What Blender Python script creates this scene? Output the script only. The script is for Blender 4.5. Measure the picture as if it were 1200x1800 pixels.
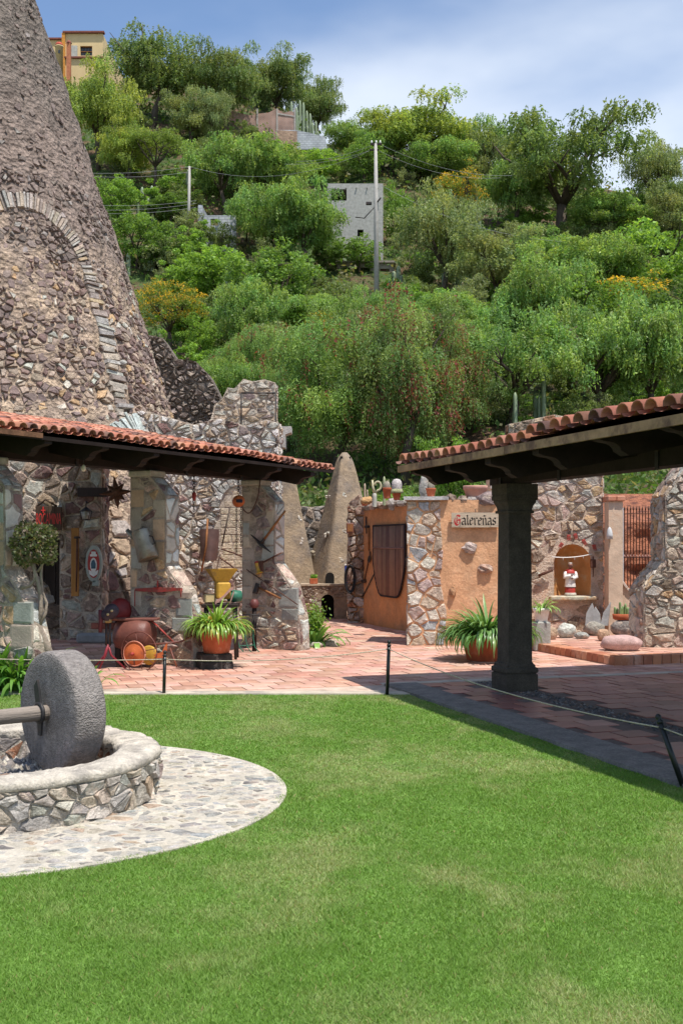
import bpy, math, random
import numpy as np
from mathutils import Vector, Matrix, noise as mnoise
PI = math.pi
random.seed(7)
scene = bpy.context.scene
COL = scene.collection
for o in list(bpy.data.objects):
    bpy.data.objects.remove(o)

# ------------------------------------------------------------------ camera
FPX, CH, HY = 2000.0, 1.6, 957.0          # focal length in photo pixels, eye height, horizon row
cam_d = bpy.data.cameras.new('camera')
cam = bpy.data.objects.new('camera', cam_d)
COL.objects.link(cam)
cam.location = (0, 0, CH)
cam.rotation_euler = (PI / 2, 0, 0)
cam_d.sensor_fit = 'HORIZONTAL'
cam_d.sensor_width = 24.0
cam_d.lens = 40.0
cam_d.shift_y = (HY - 900) / 1200.0
cam_d.clip_start = 0.1
cam_d.clip_end = 3000
scene.camera = cam

# ------------------------------------------------------------------ sky and sun
SUN = Vector((0.25, -0.32, 1.0)).normalized()
elev = math.asin(SUN.z)
azim = math.atan2(SUN.x, SUN.y)
world = bpy.data.worlds.new('World')
scene.world = world
world.use_nodes = True
wn, wl = world.node_tree.nodes, world.node_tree.links
for n in list(wn):
    wn.remove(n)
w_out = wn.new('ShaderNodeOutputWorld')
w_bg = wn.new('ShaderNodeBackground')
w_bg.inputs['Strength'].default_value = 0.138
sky = wn.new('ShaderNodeTexSky')
sky.sky_type = 'NISHITA'
sky.sun_disc = False
sky.sun_elevation = elev
sky.sun_rotation = azim
sky.altitude = 1000
sky.air_density = 1.0
sky.dust_density = 0.3
sky.ozone_density = 2.0
# thin high cloud streaks, the same all over the sky dome
w_tc = wn.new('ShaderNodeTexCoord')
w_map = wn.new('ShaderNodeMapping')
w_map.inputs['Rotation'].default_value = (0.0, math.radians(-38), 0.0)
w_map.inputs['Location'].default_value = (2.2, 0.9, 0.6)
w_map.inputs['Scale'].default_value = (0.6, 1.0, 1.7)
w_no = wn.new('ShaderNodeTexNoise')
w_no.inputs['Scale'].default_value = 1.7
w_no.inputs['Detail'].default_value = 6
w_no.inputs['Roughness'].default_value = 0.45
w_no.inputs['Distortion'].default_value = 0.35
w_r = wn.new('ShaderNodeValToRGB')
w_r.color_ramp.interpolation = 'EASE'
w_r.color_ramp.elements[0].position = 0.455
w_r.color_ramp.elements[1].position = 0.66
w_r.color_ramp.elements[1].color = (0.70, 0.70, 0.70, 1)
w_mix = wn.new('ShaderNodeMix')
w_mix.data_type = 'RGBA'
w_mix.inputs['B'].default_value = (6.2, 6.5, 6.8, 1)
wl.new(w_tc.outputs['Generated'], w_map.inputs['Vector'])
wl.new(w_map.outputs['Vector'], w_no.inputs['Vector'])
wl.new(w_no.outputs['Fac'], w_r.inputs['Fac'])
wl.new(w_r.outputs['Color'], w_mix.inputs['Factor'])
wl.new(sky.outputs['Color'], w_mix.inputs['A'])
wl.new(w_mix.outputs['Result'], w_bg.inputs['Color'])
wl.new(w_bg.outputs['Background'], w_out.inputs['Surface'])

sun_d = bpy.data.lights.new('sun', 'SUN')
sun_d.energy = 4.3
sun_d.angle = math.radians(0.55)
sun_d.color = (1.0, 0.955, 0.89)
sun = bpy.data.objects.new('sun', sun_d)
COL.objects.link(sun)
sun.location = (10, -12, 45)
sun.rotation_euler = SUN.to_track_quat('Z', 'Y').to_euler()

vs = scene.view_settings
vs.view_transform = 'Standard'
vs.look = 'None'
vs.exposure = 0.48
vs.gamma = 1.0
vs.use_curve_mapping = False
scene.cycles.max_bounces = 8
scene.cycles.diffuse_bounces = 5
scene.cycles.transmission_bounces = 4
scene.cycles.transparent_max_bounces = 8
scene.cycles.use_denoising = True

# ------------------------------------------------------------------ helpers
def W(px, py, Y):
    """world point seen at photo pixel (px,py) at distance Y"""
    return Vector(((px - 600) * Y / FPX, Y, CH + (HY - py) * Y / FPX))

def GP(px, py, z=0.0):
    """point of the horizontal plane at height z seen at a photo pixel"""
    Y = (CH - z) * FPX / (py - HY)
    return Vector(((px - 600) * Y / FPX, Y, z))

def proj(p):
    Y = max(p[1], 0.1)
    return 600 + p[0] * FPX / Y, HY - (p[2] - CH) * FPX / Y

def in_frame(p, m=30):
    x, y = proj(p)
    return p[1] > 0.5 and -m < x < 1200 + m and -m < y < 1800 + m

def rnd(a, b):
    return random.uniform(a, b)

def jit(c, a=0.15, h=0.02):
    f = 1 + rnd(-a, a)
    return tuple(max(0.004, min(0.95, x * f * (1 + rnd(-h, h)))) for x in c)

def nz(x, y, z=0.0):
    return mnoise.noise(Vector((x, y, z)))

MATS = {}
def M(name, col=(0.5, 0.5, 0.5), src='const', var=0.25, vscale=5.0, rough=0.9, bump=0.35, bscale=35.0, bdist=0.02,
      spec=0.25, trans=0.0, col2=None, c2scale=1.5, c2lo=0.5, c2hi=0.62, metal=0.0, pits=0.0, pscale=60.0,
      stretch=None, coat=0.0, grain=0.0):
    """procedural material: src const | attr (colour attribute of the pieces) | obj (object colour)"""
    if name in MATS:
        return MATS[name]
    m = bpy.data.materials.new(name)
    m.use_nodes = True
    N, L = m.node_tree.nodes, m.node_tree.links
    b = N['Principled BSDF']
    b.inputs['Roughness'].default_value = rough
    b.inputs['Metallic'].default_value = metal
    b.inputs['Specular IOR Level'].default_value = spec
    b.inputs['Coat Weight'].default_value = coat
    tc = N.new('ShaderNodeTexCoord')
    vec = tc.outputs['Object']
    if stretch:
        mp = N.new('ShaderNodeMapping')
        mp.inputs['Scale'].default_value = stretch
        L.new(vec, mp.inputs['Vector'])
        vec = mp.outputs['Vector']
    if src == 'attr':
        a = N.new('ShaderNodeAttribute')
        a.attribute_name = 'Col'
        base = a.outputs['Color']
    elif src == 'obj':
        a = N.new('ShaderNodeObjectInfo')
        base = a.outputs['Color']
    else:
        a = N.new('ShaderNodeRGB')
        a.outputs[0].default_value = (*col, 1)
        base = a.outputs[0]
    def noise_tex(scale, detail=5, rgh=0.6):
        t = N.new('ShaderNodeTexNoise')
        t.inputs['Scale'].default_value = scale
        t.inputs['Detail'].default_value = detail
        t.inputs['Roughness'].default_value = rgh
        L.new(vec, t.inputs['Vector'])
        return t.outputs['Fac']
    if col2:
        r = N.new('ShaderNodeMapRange')
        r.inputs['From Min'].default_value = c2lo
        r.inputs['From Max'].default_value = c2hi
        L.new(noise_tex(c2scale, 6, 0.65), r.inputs['Value'])
        mx = N.new('ShaderNodeMix')
        mx.data_type = 'RGBA'
        L.new(r.outputs['Result'], mx.inputs['Factor'])
        L.new(base, mx.inputs['A'])
        mx.inputs['B'].default_value = (*col2, 1)
        base = mx.outputs['Result']
    if var > 0:
        r = N.new('ShaderNodeMapRange')
        r.inputs['From Min'].default_value = 0.3
        r.inputs['From Max'].default_value = 0.7
        r.inputs['To Min'].default_value = 1 - var
        r.inputs['To Max'].default_value = 1 + var
        L.new(noise_tex(vscale, 7, 0.65), r.inputs['Value'])
        sc = N.new('ShaderNodeVectorMath')
        sc.operation = 'SCALE'
        L.new(base, sc.inputs[0])
        L.new(r.outputs['Result'], sc.inputs['Scale'])
        base = sc.outputs['Vector']
    if grain > 0:
        r = N.new('ShaderNodeMapRange')
        r.inputs['From Min'].default_value = 0.3
        r.inputs['From Max'].default_value = 0.7
        r.inputs['To Min'].default_value = 1 - grain
        r.inputs['To Max'].default_value = 1 + grain
        L.new(noise_tex(vscale * 9, 3, 0.6), r.inputs['Value'])
        sc = N.new('ShaderNodeVectorMath')
        sc.operation = 'SCALE'
        L.new(base, sc.inputs[0])
        L.new(r.outputs['Result'], sc.inputs['Scale'])
        base = sc.outputs['Vector']
    L.new(base, b.inputs['Base Color'])
    h = None
    if bump > 0:
        h = noise_tex(bscale, 8, 0.65)
        if pits > 0:
            v = N.new('ShaderNodeTexVoronoi')
            v.inputs['Scale'].default_value = pscale
            L.new(vec, v.inputs['Vector'])
            ma = N.new('ShaderNodeMath')
            ma.operation = 'MULTIPLY_ADD'
            L.new(v.outputs['Distance'], ma.inputs[0])
            ma.inputs[1].default_value = pits
            L.new(h, ma.inputs[2])
            h = ma.outputs[0]
        bp = N.new('ShaderNodeBump')
        bp.inputs['Strength'].default_value = bump
        bp.inputs['Distance'].default_value = bdist
        L.new(h, bp.inputs['Height'])
        L.new(bp.outputs['Normal'], b.inputs['Normal'])
    if trans > 0:
        t = N.new('ShaderNodeBsdfTranslucent')
        g = N.new('ShaderNodeVectorMath')
        g.operation = 'MULTIPLY'
        g.inputs[1].default_value = (1.25, 1.2, 0.6)
        L.new(base, g.inputs[0])
        L.new(g.outputs['Vector'], t.inputs['Color'])
        ms = N.new('ShaderNodeMixShader')
        ms.inputs['Fac'].default_value = trans
        L.new(b.outputs['BSDF'], ms.inputs[1])
        L.new(t.outputs['BSDF'], ms.inputs[2])
        L.new(ms.outputs['Shader'], N['Material Output'].inputs['Surface'])
    MATS[name] = m
    return m

def origin_of(p):
    while p.parent is not None:
        p = p.parent
    return p.location.copy()

def link(o, parent=None):
    COL.objects.link(o)
    if parent is not None:
        o.parent = parent
    return o

class MB:
    """collects verts / faces / colours in world coordinates, builds one mesh object"""
    def __init__(s):
        s.v, s.f, s.c, s.sm = [], [], [], []
        s.col = (0.5, 0.5, 0.5)
        s.smooth = False
    def add(s, vs, fs, col=None, smooth=None):
        k = len(s.v)
        s.v += [tuple(p) for p in vs]
        s.f += [tuple(i + k for i in f) for f in fs]
        s.c += [col or s.col] * len(vs)
        s.sm += [s.smooth if smooth is None else smooth] * len(fs)
        return s
    def box(s, c, size, rot=None, taper=1.0, col=None):
        """box centred at c; taper scales the top face"""
        x, y, z = (d / 2 for d in size)
        P = [Vector((a * x * (taper if cz > 0 else 1), b * y * (taper if cz > 0 else 1), cz * z))
             for cz in (-1, 1) for a, b in ((-1, -1), (1, -1), (1, 1), (-1, 1))]
        if rot is not None:
            P = [rot @ p for p in P]
        c = Vector(c)
        return s.add([p + c for p in P], [(3, 2, 1, 0), (4, 5, 6, 7), (0, 1, 5, 4), (1, 2, 6, 5), (2, 3, 7, 6), (3, 0, 4, 7)], col, False)
    def bevbox(s, c, size, rot=None, b=0.01, col=None):
        """box with chamfered edges (48 triangles or fewer)"""
        hx, hy, hz = (d / 2 for d in size)
        b = min(b, hx * 0.45, hy * 0.45, hz * 0.45)
        P, idx = [], {}
        for sx in (-1, 1):
            for sy in (-1, 1):
                for sz in (-1, 1):
                    for ax in range(3):
                        q = [sx * (hx - b), sy * (hy - b), sz * (hz - b)]
                        q[ax] += (sx, sy, sz)[ax] * b
                        idx[(sx, sy, sz, ax)] = len(P)
                        P.append(Vector(q))
        F = []
        for ax in range(3):
            o = [i for i in range(3) if i != ax]
            for sg in (-1, 1):
                r = []
                for a, bb in ((-1, -1), (1, -1), (1, 1), (-1, 1)):
                    k = [0, 0, 0]
                    k[ax], k[o[0]], k[o[1]] = sg, a, bb
                    r.append(idx[(*k, ax)])
                flip = (sg > 0) == (ax == 1)
                F.append(tuple(reversed(r)) if flip else tuple(r))
            for a in (-1, 1):
                for bb in (-1, 1):
                    k1, k2 = [0, 0, 0], [0, 0, 0]
                    k1[o[0]] = k2[o[0]] = a
                    k1[o[1]] = k2[o[1]] = bb
                    k1[ax], k2[ax] = -1, 1
                    F.append((idx[(*k1, o[0])], idx[(*k2, o[0])], idx[(*k2, o[1])], idx[(*k1, o[1])]))
        for sx in (-1, 1):
            for sy in (-1, 1):
                for sz in (-1, 1):
                    F.append(tuple(idx[(sx, sy, sz, a)] for a in range(3)))
        if rot is not None:
            P = [rot @ p for p in P]
        c = Vector(c)
        return s.add([p + c for p in P], F, col, False)
    def prism(s, poly, off, col=None):
        """closed prism: polygon of 3D points extruded by off"""
        n = len(poly)
        off = Vector(off)
        P = [Vector(p) for p in poly]
        F = [tuple(range(n)), tuple(range(2 * n - 1, n - 1, -1))]
        F += [(i, i + n, (i + 1) % n + n, (i + 1) % n) for i in range(n)]
        return s.add(P + [p + off for p in P], F, col, False)
    def tube(s, pts, rad, n=7, col=None, caps=True, smooth=True):
        pts = [Vector(p) for p in pts]
        if not hasattr(rad, '__len__'):
            rad = [rad] * len(pts)
        V, F = [], []
        up = Vector((0, 0, 1))
        t0 = (pts[1] - pts[0]).normalized()
        a = t0.cross(up)
        if a.length < 1e-3:
            a = t0.cross(Vector((1, 0, 0)))
        a.normalize()
        for i, p in enumerate(pts):
            t = (pts[min(i + 1, len(pts) - 1)] - pts[max(i - 1, 0)]).normalized()
            a = a - t * a.dot(t)
            a.normalize()
            b = t.cross(a)
            for k in range(n):
                an = 2 * PI * k / n
                V.append(p + (a * math.cos(an) + b * math.sin(an)) * rad[i])
        for i in range(len(pts) - 1):
            for k in range(n):
                F.append((i * n + k, i * n + (k + 1) % n, (i + 1) * n + (k + 1) % n, (i + 1) * n + k))
        s.add(V, F, col, smooth)
        if caps:
            k = len(s.v) - len(V)
            s.f += [tuple(k + i for i in reversed(range(n))), tuple(k + len(V) - n + i for i in range(n))]
            s.sm += [False, False]
        return s
    def lathe(s, prof, c, axis=(0, 0, 1), n=16, col=None, smooth=True, ell=None, wob=0.0, close=True):
        """profile [(r,h)...] turned about axis through c"""
        ax = Vector(axis).normalized()
        a = ax.orthogonal().normalized() if abs(ax.z) < 0.99 else Vector((1, 0, 0))
        b = ax.cross(a)
        ea, eb = ell or (1, 1)
        c = Vector(c)
        V, F = [], []
        for j, (r, h) in enumerate(prof):
            for k in range(n):
                an = 2 * PI * k / n
                w = 1 + (wob * nz(3 * math.cos(an) + c.x * 3, 3 * math.sin(an) + c.y, h * 6) if wob else 0)
                V.append(c + ax * h + (a * math.cos(an) * ea + b * math.sin(an) * eb) * r * w)
        m = len(prof)
        for j in range(m - 1):
            for k in range(n):
                F.append((j * n + k, j * n + (k + 1) % n, (j + 1) * n + (k + 1) % n, (j + 1) * n + k))
        if close:
            F.append(tuple(reversed(range(n))))
            F.append(tuple((m - 1) * n + k for k in range(n)))
        return s.add(V, F, col, smooth)
    def rock(s, c, size, seed=0, n=10, m=7, amp=0.22, col=None, freq=1.6):
        V, F = [], []
        c = Vector(c)
        for j in range(m + 1):
            th = PI * j / m
            for k in range(n):
                ph = 2 * PI * k / n
                d = Vector((math.sin(th) * math.cos(ph), math.sin(th) * math.sin(ph), math.cos(th)))
                r = 1 + amp * mnoise.noise(d * freq + Vector((seed * 7.3, seed * 3.1, seed))) * 2
                sq = max(abs(d.x), abs(d.y), abs(d.z))
                r *= 0.82 + 0.18 / sq * 0.8
                V.append(c + Vector((d.x * size[0], d.y * size[1], d.z * size[2])) * r)
        for j in range(m):
            for k in range(n):
                F.append((j * n + k, (j + 1) * n + k, (j + 1) * n + (k + 1) % n, j * n + (k + 1) % n))
        return s.add(V, F, col, True)
    def build(s, name, mat, parent=None, loc=None):
        me = bpy.data.meshes.new(name)
        o0 = Vector(loc) if loc is not None and parent is None else (origin_of(parent) if parent is not None else Vector((0, 0, 0)))
        me.from_pydata([(p[0] - o0.x, p[1] - o0.y, p[2] - o0.z) for p in s.v], [], s.f)
        at = me.color_attributes.new('Col', 'FLOAT_COLOR', 'POINT')
        at.data.foreach_set('color', np.array([(*c, 1.0) for c in s.c], dtype=np.float32).ravel())
        me.polygons.foreach_set('use_smooth', s.sm)
        me.materials.append(mat)
        me.update()
        ob = bpy.data.objects.new(name, me)
        if parent is None and loc is not None:
            ob.location = o0
        return link(ob, parent)

def tag(o, label=None, cat=None, group=None, kind=None):
    if label: o['label'] = label
    if cat: o['category'] = cat
    if group: o['group'] = group
    if kind: o['kind'] = kind
    return o

def thing(name, label, cat, loc=(0, 0, 0), group=None):
    o = bpy.data.objects.new(name, None)
    o.empty_display_size = 0.2
    link(o)
    o.location = loc
    return tag(o, label, cat, group)

def np_mesh(name, V, nv, col, mat, parent=None, loc=(0, 0, 0)):
    """V (N*nv,3) verts of N separate nv-gons; col (N*nv,3)"""
    me = bpy.data.meshes.new(name)
    n = len(V) // nv
    me.vertices.add(len(V))
    me.vertices.foreach_set('co', np.ascontiguousarray(V, dtype=np.float32).ravel())
    me.loops.add(len(V))
    me.loops.foreach_set('vertex_index', np.arange(len(V), dtype=np.int32))
    me.polygons.add(n)
    me.polygons.foreach_set('loop_start', np.arange(0, n * nv, nv, dtype=np.int32))
    me.polygons.foreach_set('loop_total', np.full(n, nv, dtype=np.int32))
    at = me.color_attributes.new('Col', 'FLOAT_COLOR', 'POINT')
    at.data.foreach_set('color', np.concatenate([col, np.ones((len(col), 1))], axis=1).astype(np.float32).ravel())
    me.materials.append(mat)
    me.update(calc_edges=True)
    return me

# ------------------------------------------------------------------ masonry: Voronoi cells -> stones
def clip_half(poly, nx, ny, d):
    out = []
    n = len(poly)
    for i in range(n):
        a, b = poly[i], poly[(i + 1) % n]
        da, db = a[0] * nx + a[1] * ny - d, b[0] * nx + b[1] * ny - d
        if da <= 0:
            out.append(a)
        if (da < 0 < db) or (db < 0 < da):
            t = da / (da - db)
            out.append((a[0] + (b[0] - a[0]) * t, a[1] + (b[1] - a[1]) * t))
    return out

def area_c(p):
    A = cx = cy = 0
    for i in range(len(p)):
        a, b = p[i], p[(i + 1) % len(p)]
        k = a[0] * b[1] - b[0] * a[1]
        A += k
        cx += (a[0] + b[0]) * k
        cy += (a[1] + b[1]) * k
    if abs(A) < 1e-9:
        return 0, 0, 0
    return A / 2, cx / (3 * A), cy / (3 * A)

def cells(region, su, sv, jitter=0.42, drop=0.12, keep=None):
    jitter, drop = max(jitter, 0.5), max(drop, 0.17)
    """irregular convex cells filling a polygon region in (u,v)"""
    us, vs_ = [p[0] for p in region], [p[1] for p in region]
    u0, u1, v0, v1 = min(us), max(us), min(vs_), max(vs_)
    nu, nv = max(1, round((u1 - u0) / su)), max(1, round((v1 - v0) / sv))
    du, dv = (u1 - u0) / nu, (v1 - v0) / nv
    grid = {}
    for j in range(-1, nv + 1):
        for i in range(-1, nu + 2):
            if random.random() < drop:
                continue
            grid[(i, j)] = (u0 + (i + (0.5 if j % 2 else 0.0) + rnd(-jitter, jitter)) * du, v0 + (j + 0.5 + rnd(-jitter, jitter)) * dv)
    res = []
    asp = du / dv
    for (i, j), (su_, sv_) in grid.items():
        poly = list(region)
        for dj in range(-2, 3):
            for di in range(-2, 3):
                o = grid.get((i + di, j + dj))
                if o is None or (di == 0 and dj == 0):
                    continue
                # anisotropic metric keeps cells about su x sv
                nx, ny = (o[0] - su_), (o[1] - sv_) * asp * asp
                mx, my = (o[0] + su_) / 2, (o[1] + sv_) / 2
                poly = clip_half(poly, nx, ny, mx * nx + my * ny)
                if len(poly) < 3:
                    break
            if len(poly) < 3:
                break
        if len(poly) < 3:
            continue
        A, cx, cy = area_c(poly)
        if abs(A) < 0.12 * du * dv:
            continue
        if A < 0:
            poly.reverse()
        if keep is not None and not keep(cx, cy, poly):
            continue
        if random.random() < 0.34 and abs(A) > 0.5 * du * dv:
            # some cells are two smaller stones
            an = rnd(0, PI)
            nx, ny = math.cos(an), math.sin(an) * 1.4
            for sg in (1, -1):
                h = clip_half(poly, nx * sg, ny * sg, (cx * nx + cy * ny) * sg)
                if len(h) >= 3:
                    A2, hx, hy = area_c(h)
                    if abs(A2) > 0.1 * du * dv:
                        res.append((h, hx, hy, abs(A2)))
            continue
        res.append((poly, cx, cy, abs(A)))
    return res

def chaikin(p):
    q = []
    for i in range(len(p)):
        a, b = p[i], p[(i + 1) % len(p)]
        q.append((a[0] * 0.72 + b[0] * 0.28, a[1] * 0.72 + b[1] * 0.28))
        q.append((a[0] * 0.28 + b[0] * 0.72, a[1] * 0.28 + b[1] * 0.72))
    return q

def stone_geo(poly, cx, cy, mapf, gap, H, rough=0.25, rounded=True):
    """one stone: an embedded foot ring, a shoulder ring and an uneven crown"""
    L = max(0.02, math.sqrt(abs(area_c(poly)[0])))
    k = max(0.5, 1 - gap / L)
    p = [(cx + (x - cx) * k, cy + (y - cy) * k) for x, y in poly]
    # drop near-duplicate corners
    q = []
    for a in p:
        if not q or math.hypot(a[0] - q[-1][0], a[1] - q[-1][1]) > 0.12 * L:
            q.append(a)
    if len(q) < 3:
        q = p
    # broken edges: every long edge gets an off-line middle point
    if rounded and len(q) <= 6:
        z = []
        for i in range(len(q)):
            a, b = q[i], q[(i + 1) % len(q)]
            z.append(a)
            e = rnd(-0.13, 0.07)
            z.append(((a[0] + b[0]) / 2 + ((a[0] + b[0]) / 2 - cx) * e, (a[1] + b[1]) / 2 + ((a[1] + b[1]) / 2 - cy) * e))
        q = z
    elif rounded and random.random() < (rounded if rounded is not True else 0.6):
        q = chaikin(q)
    if len(q) > 10:
        q = q[:: 2] if len(q) > 14 else q
    n = len(q)
    V = []
    H *= 0.46
    tx, ty = rnd(-rough, rough) * 0.6, rnd(-rough, rough) * 0.6
    for x, y in q:
        V.append(mapf(cx + (x - cx) * 1.04, cy + (y - cy) * 1.04, -0.02))
    for x, y in q:
        e = rnd(0.90, 1.04)
        V.append(mapf(cx + (x - cx) * e, cy + (y - cy) * e, H * rnd(0.08, 0.5)))
    for x, y in q:
        e = rnd(0.72, 0.9)
        X, Y = (x - cx) * e, (y - cy) * e
        V.append(mapf(cx + X, cy + Y, H * rnd(0.7, 1.25) + (X * tx + Y * ty)))
    V.append(mapf(cx, cy, H * rnd(0.85, 1.2)))
    F = []
    for r in (0, n):
        for i in range(n):
            F.append((r + i, r + (i + 1) % n, r + n + (i + 1) % n, r + n + i))
    F += [(2 * n + i, 2 * n + (i + 1) % n, 3 * n) for i in range(n)]
    return V, F

class Stones:
    """gathers stones of one thing; the 300 that show largest become parts, the rest one joined part"""
    def __init__(s):
        s.items = []
    def lay(s, region, su, sv, mapf, colf, gap=0.03, H=0.04, hv=0.5, rough=0.2, jitter=0.42, drop=0.12, keep=None, prob=1.0, rounded=True, faces_cam=True):
        for poly, cx, cy, A in cells(region, su, sv, jitter, drop, keep):
            if random.random() > prob:
                continue
            h = H * (1 + rnd(-hv, hv))
            V, F = stone_geo(poly, cx, cy, mapf, gap * rnd(0.7, 1.5), h, rough, rounded)
            c = V[-1]
            pr = A * 4e6 / max(c[1], 1) ** 2 if in_frame(c) and faces_cam else A * 0.01
            s.items.append((pr, V, F, colf(cx, cy)))
    def add(s, V, F, col, pri=None):
        c = V[0]
        s.items.append((pri if pri is not None else (1000.0 if in_frame(c) else 0.01), V, F, col))
    def commit(s, root, mat, name='stone', rest='stone_infill', limit=300, smooth=False):
        s.items.sort(key=lambda t: -t[0])
        for pr, V, F, col in s.items[:limit]:
            MB().add(V, F, col, smooth).build(name, mat, root)
        if len(s.items) > limit:
            mb = MB()
            for pr, V, F, col in s.items[limit:]:
                mb.add(V, F, col, smooth)
            o = mb.build(rest, mat, root)
            o['kind'] = 'stuff'

# colours of stone (albedo)
C_MAROON, C_PURPLE, C_TAN, C_PALE = (0.21, 0.125, 0.11), (0.235, 0.18, 0.165), (0.44, 0.33, 0.23), (0.55, 0.49, 0.41)
C_GREEN, C_OCHRE, C_PINK, C_GREY = (0.43, 0.42, 0.36), (0.48, 0.32, 0.18), (0.46, 0.335, 0.275), (0.38, 0.335, 0.295)
C_RUST, C_BROWN = (0.33, 0.16, 0.09), (0.22, 0.16, 0.12)
def pal(*wc):
    tot = sum(w for w, c in wc)
    def f(u=0, v=0):
        r = rnd(0, tot)
        for w, c in wc:
            r -= w
            if r <= 0:
                return jit(c, 0.20, 0.025)
        return jit(wc[-1][1])
    return f

MAT_STONE = M('rough_stone', src='attr', var=0.45, vscale=12, bump=1.0, bscale=26, bdist=0.04, rough=0.93, grain=0.25, col2=(0.54, 0.43, 0.34), c2scale=8, c2lo=0.54, c2hi=0.67)
MAT_STONE_T = M('tower_stone', src='attr', var=0.4, vscale=12, bump=1.0, bscale=26, bdist=0.035, rough=0.95, grain=0.28)
MAT_BLOCK = M('dressed_stone', src='attr', var=0.18, vscale=6, bump=0.6, bscale=40, bdist=0.012, rough=0.9, grain=0.1)
MAT_MORTAR = M('lime_mortar', (0.52, 0.43, 0.34), var=0.4, vscale=5, bump=1.0, bscale=26, bdist=0.05, col2=(0.30, 0.23, 0.18), c2scale=4, grain=0.2)
MAT_WOOD_D = M('dark_stained_wood', (0.022, 0.014, 0.011), var=0.4, vscale=4, bump=0.4, bscale=14, stretch=(1, 1, 1), rough=0.75)
MAT_WOOD = M('brown_wood', (0.24, 0.10, 0.035), var=0.4, vscale=8, bump=0.4, bscale=30, rough=0.65)
MAT_IRON = M('dark_iron', (0.022, 0.02, 0.02), var=0.4, vscale=20, bump=0.2, rough=0.55, spec=0.4, col2=(0.07, 0.035, 0.02), c2scale=9)
MAT_RUST = M('rusted_iron', (0.10, 0.045, 0.03), var=0.4, vscale=12, bump=0.4, rough=0.8)
MAT_DARK = M('painted_dark', (0.012, 0.011, 0.010), var=0.2, bump=0)  # near black: paints the shade inside holes, and colours the statue's eyes
MAT_ATTR = M('painted', src='attr', var=0.16, vscale=9, bump=0.12, bscale=40, rough=0.6, spec=0.35, grain=0.08)
MAT_LEAF = M('leaf', src='attr', var=0.0, bump=0, rough=0.5, spec=0.3, trans=0.48)
MAT_STRAP = M('strap_leaf', src='obj', var=0.12, vscale=6, bump=0, rough=0.35, spec=0.5, trans=0.22)
MAT_BARK = M('bark', (0.085, 0.065, 0.05), var=0.4, vscale=5, bump=0.8, bscale=18, bdist=0.05, stretch=(1, 1, 0.35))
MAT_POT = M('terracotta_pot', (0.40, 0.105, 0.045), var=0.22, vscale=7, bump=0.2, bscale=40, rough=0.8, col2=(0.48, 0.22, 0.14), c2scale=6, c2lo=0.56, c2hi=0.75)
# ------------------------------------------------------------------ frames of the two porticos
LO, La, Ln = Vector((-1.81, 14.9, 0)), Vector((0.5, 0.866, 0)), Vector((0.866, -0.5, 0))
def LP(s, t, z):
    return LO + La * s + Ln * t + Vector((0, 0, z))
RO, Re, Rt = Vector((1.9, 12.5, 0)), Vector((-0.309, 0.951, 0)), Vector((-0.951, -0.309, 0))
def RP(s, t, z):
    return RO + Re * s + Rt * t + Vector((0, 0, z))

# ------------------------------------------------------------------ terrain: flat court, then the hillside
PY = [-60, 24.6, 27, 31, 36, 45, 58, 75, 90, 105, 125, 160, 240]
PZ = [-0.03, -0.03, 0.5, 1.8, 3.6, 7.0, 11.8, 18.5, 29.0, 40.5, 53.0, 60.0, 64.0]
def sstep(a, b, x):
    t = max(0.0, min(1.0, (x - a) / (b - a)))
    return t * t * (3 - 2 * t)
def HT(x, y):
    # the bank comes closer on the right, behind the railing
    yy = y + 4.6 * sstep(3.4, 5.5, x) * sstep(19.2, 20.4, y) * (1 - sstep(24, 44, y))
    z = float(np.interp(yy, PY, PZ))
    z *= 1 - (0.14 * sstep(-11, 0, x) + 0.10 * sstep(0, 36, x)) * sstep(55, 100, y)
    if yy > 26:
        z += (nz(x * 0.12, y * 0.12) * 1.3 + nz(x * 0.5, y * 0.5, 3) * 0.35) * sstep(26, 40, yy)
    return z
def hill_hit(px, py):
    """first terrain point seen through a photo pixel"""
    y = 24.7
    while y < 230:
        p = W(px, py, y)
        if HT(p.x, y) >= p.z:
            return Vector((p.x, y, HT(p.x, y)))
        y += 0.4
    return None

def terrain():
    V, F = [], []
    xs = list(np.concatenate([np.arange(-120, -16, 4.0), np.arange(-16, 16, 0.8), np.arange(16, 121, 4.0)]))
    ys = list(np.concatenate([np.arange(-60, 18, 6.0), np.arange(18, 34, 0.8), np.arange(34, 130, 2.0), np.arange(130, 241, 10.0)]))
    for y in ys:
        for x in xs:
            V.append((x, y, HT(x, y)))
    n = len(xs)
    for j in range(len(ys) - 1):
        for i in range(n - 1):
            F.append((j * n + i, j * n + i + 1, (j + 1) * n + i + 1, (j + 1) * n + i))
    m = M('hillside_soil', (0.14, 0.085, 0.05), var=0.45, vscale=1.2, bump=1.0, bscale=5, bdist=0.25,
          col2=(0.06, 0.10, 0.025), c2scale=0.35, c2lo=0.42, c2hi=0.55, grain=0.3)
    o = MB().add(V, F, None, True).build('terrain', m)
    o['kind'] = 'structure'
terrain()

# ------------------------------------------------------------------ lawn
APC, AP_R, RING_R, RING_I = Vector((-2.27, 7.25, 0)), 1.92, 1.10, 0.83
def kerb_x(y):          # lawn edge along the right portico
    return 0.72 + (12.08 - y) * 0.327
MAT_LAWN = M('lawn_soil', (0.13, 0.23, 0.045), var=0.35, vscale=3, bump=0.6, bscale=60, bdist=0.02, grain=0.3)
lawn_poly = [(-9, -8), (kerb_x(-8), -8), (kerb_x(12.09), 12.09), (-9, 12.09)]
tag(MB().add([(x, y, 0.0) for x, y in lawn_poly], [(0, 1, 2, 3)]).build('lawn', MAT_LAWN), kind='structure')

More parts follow.
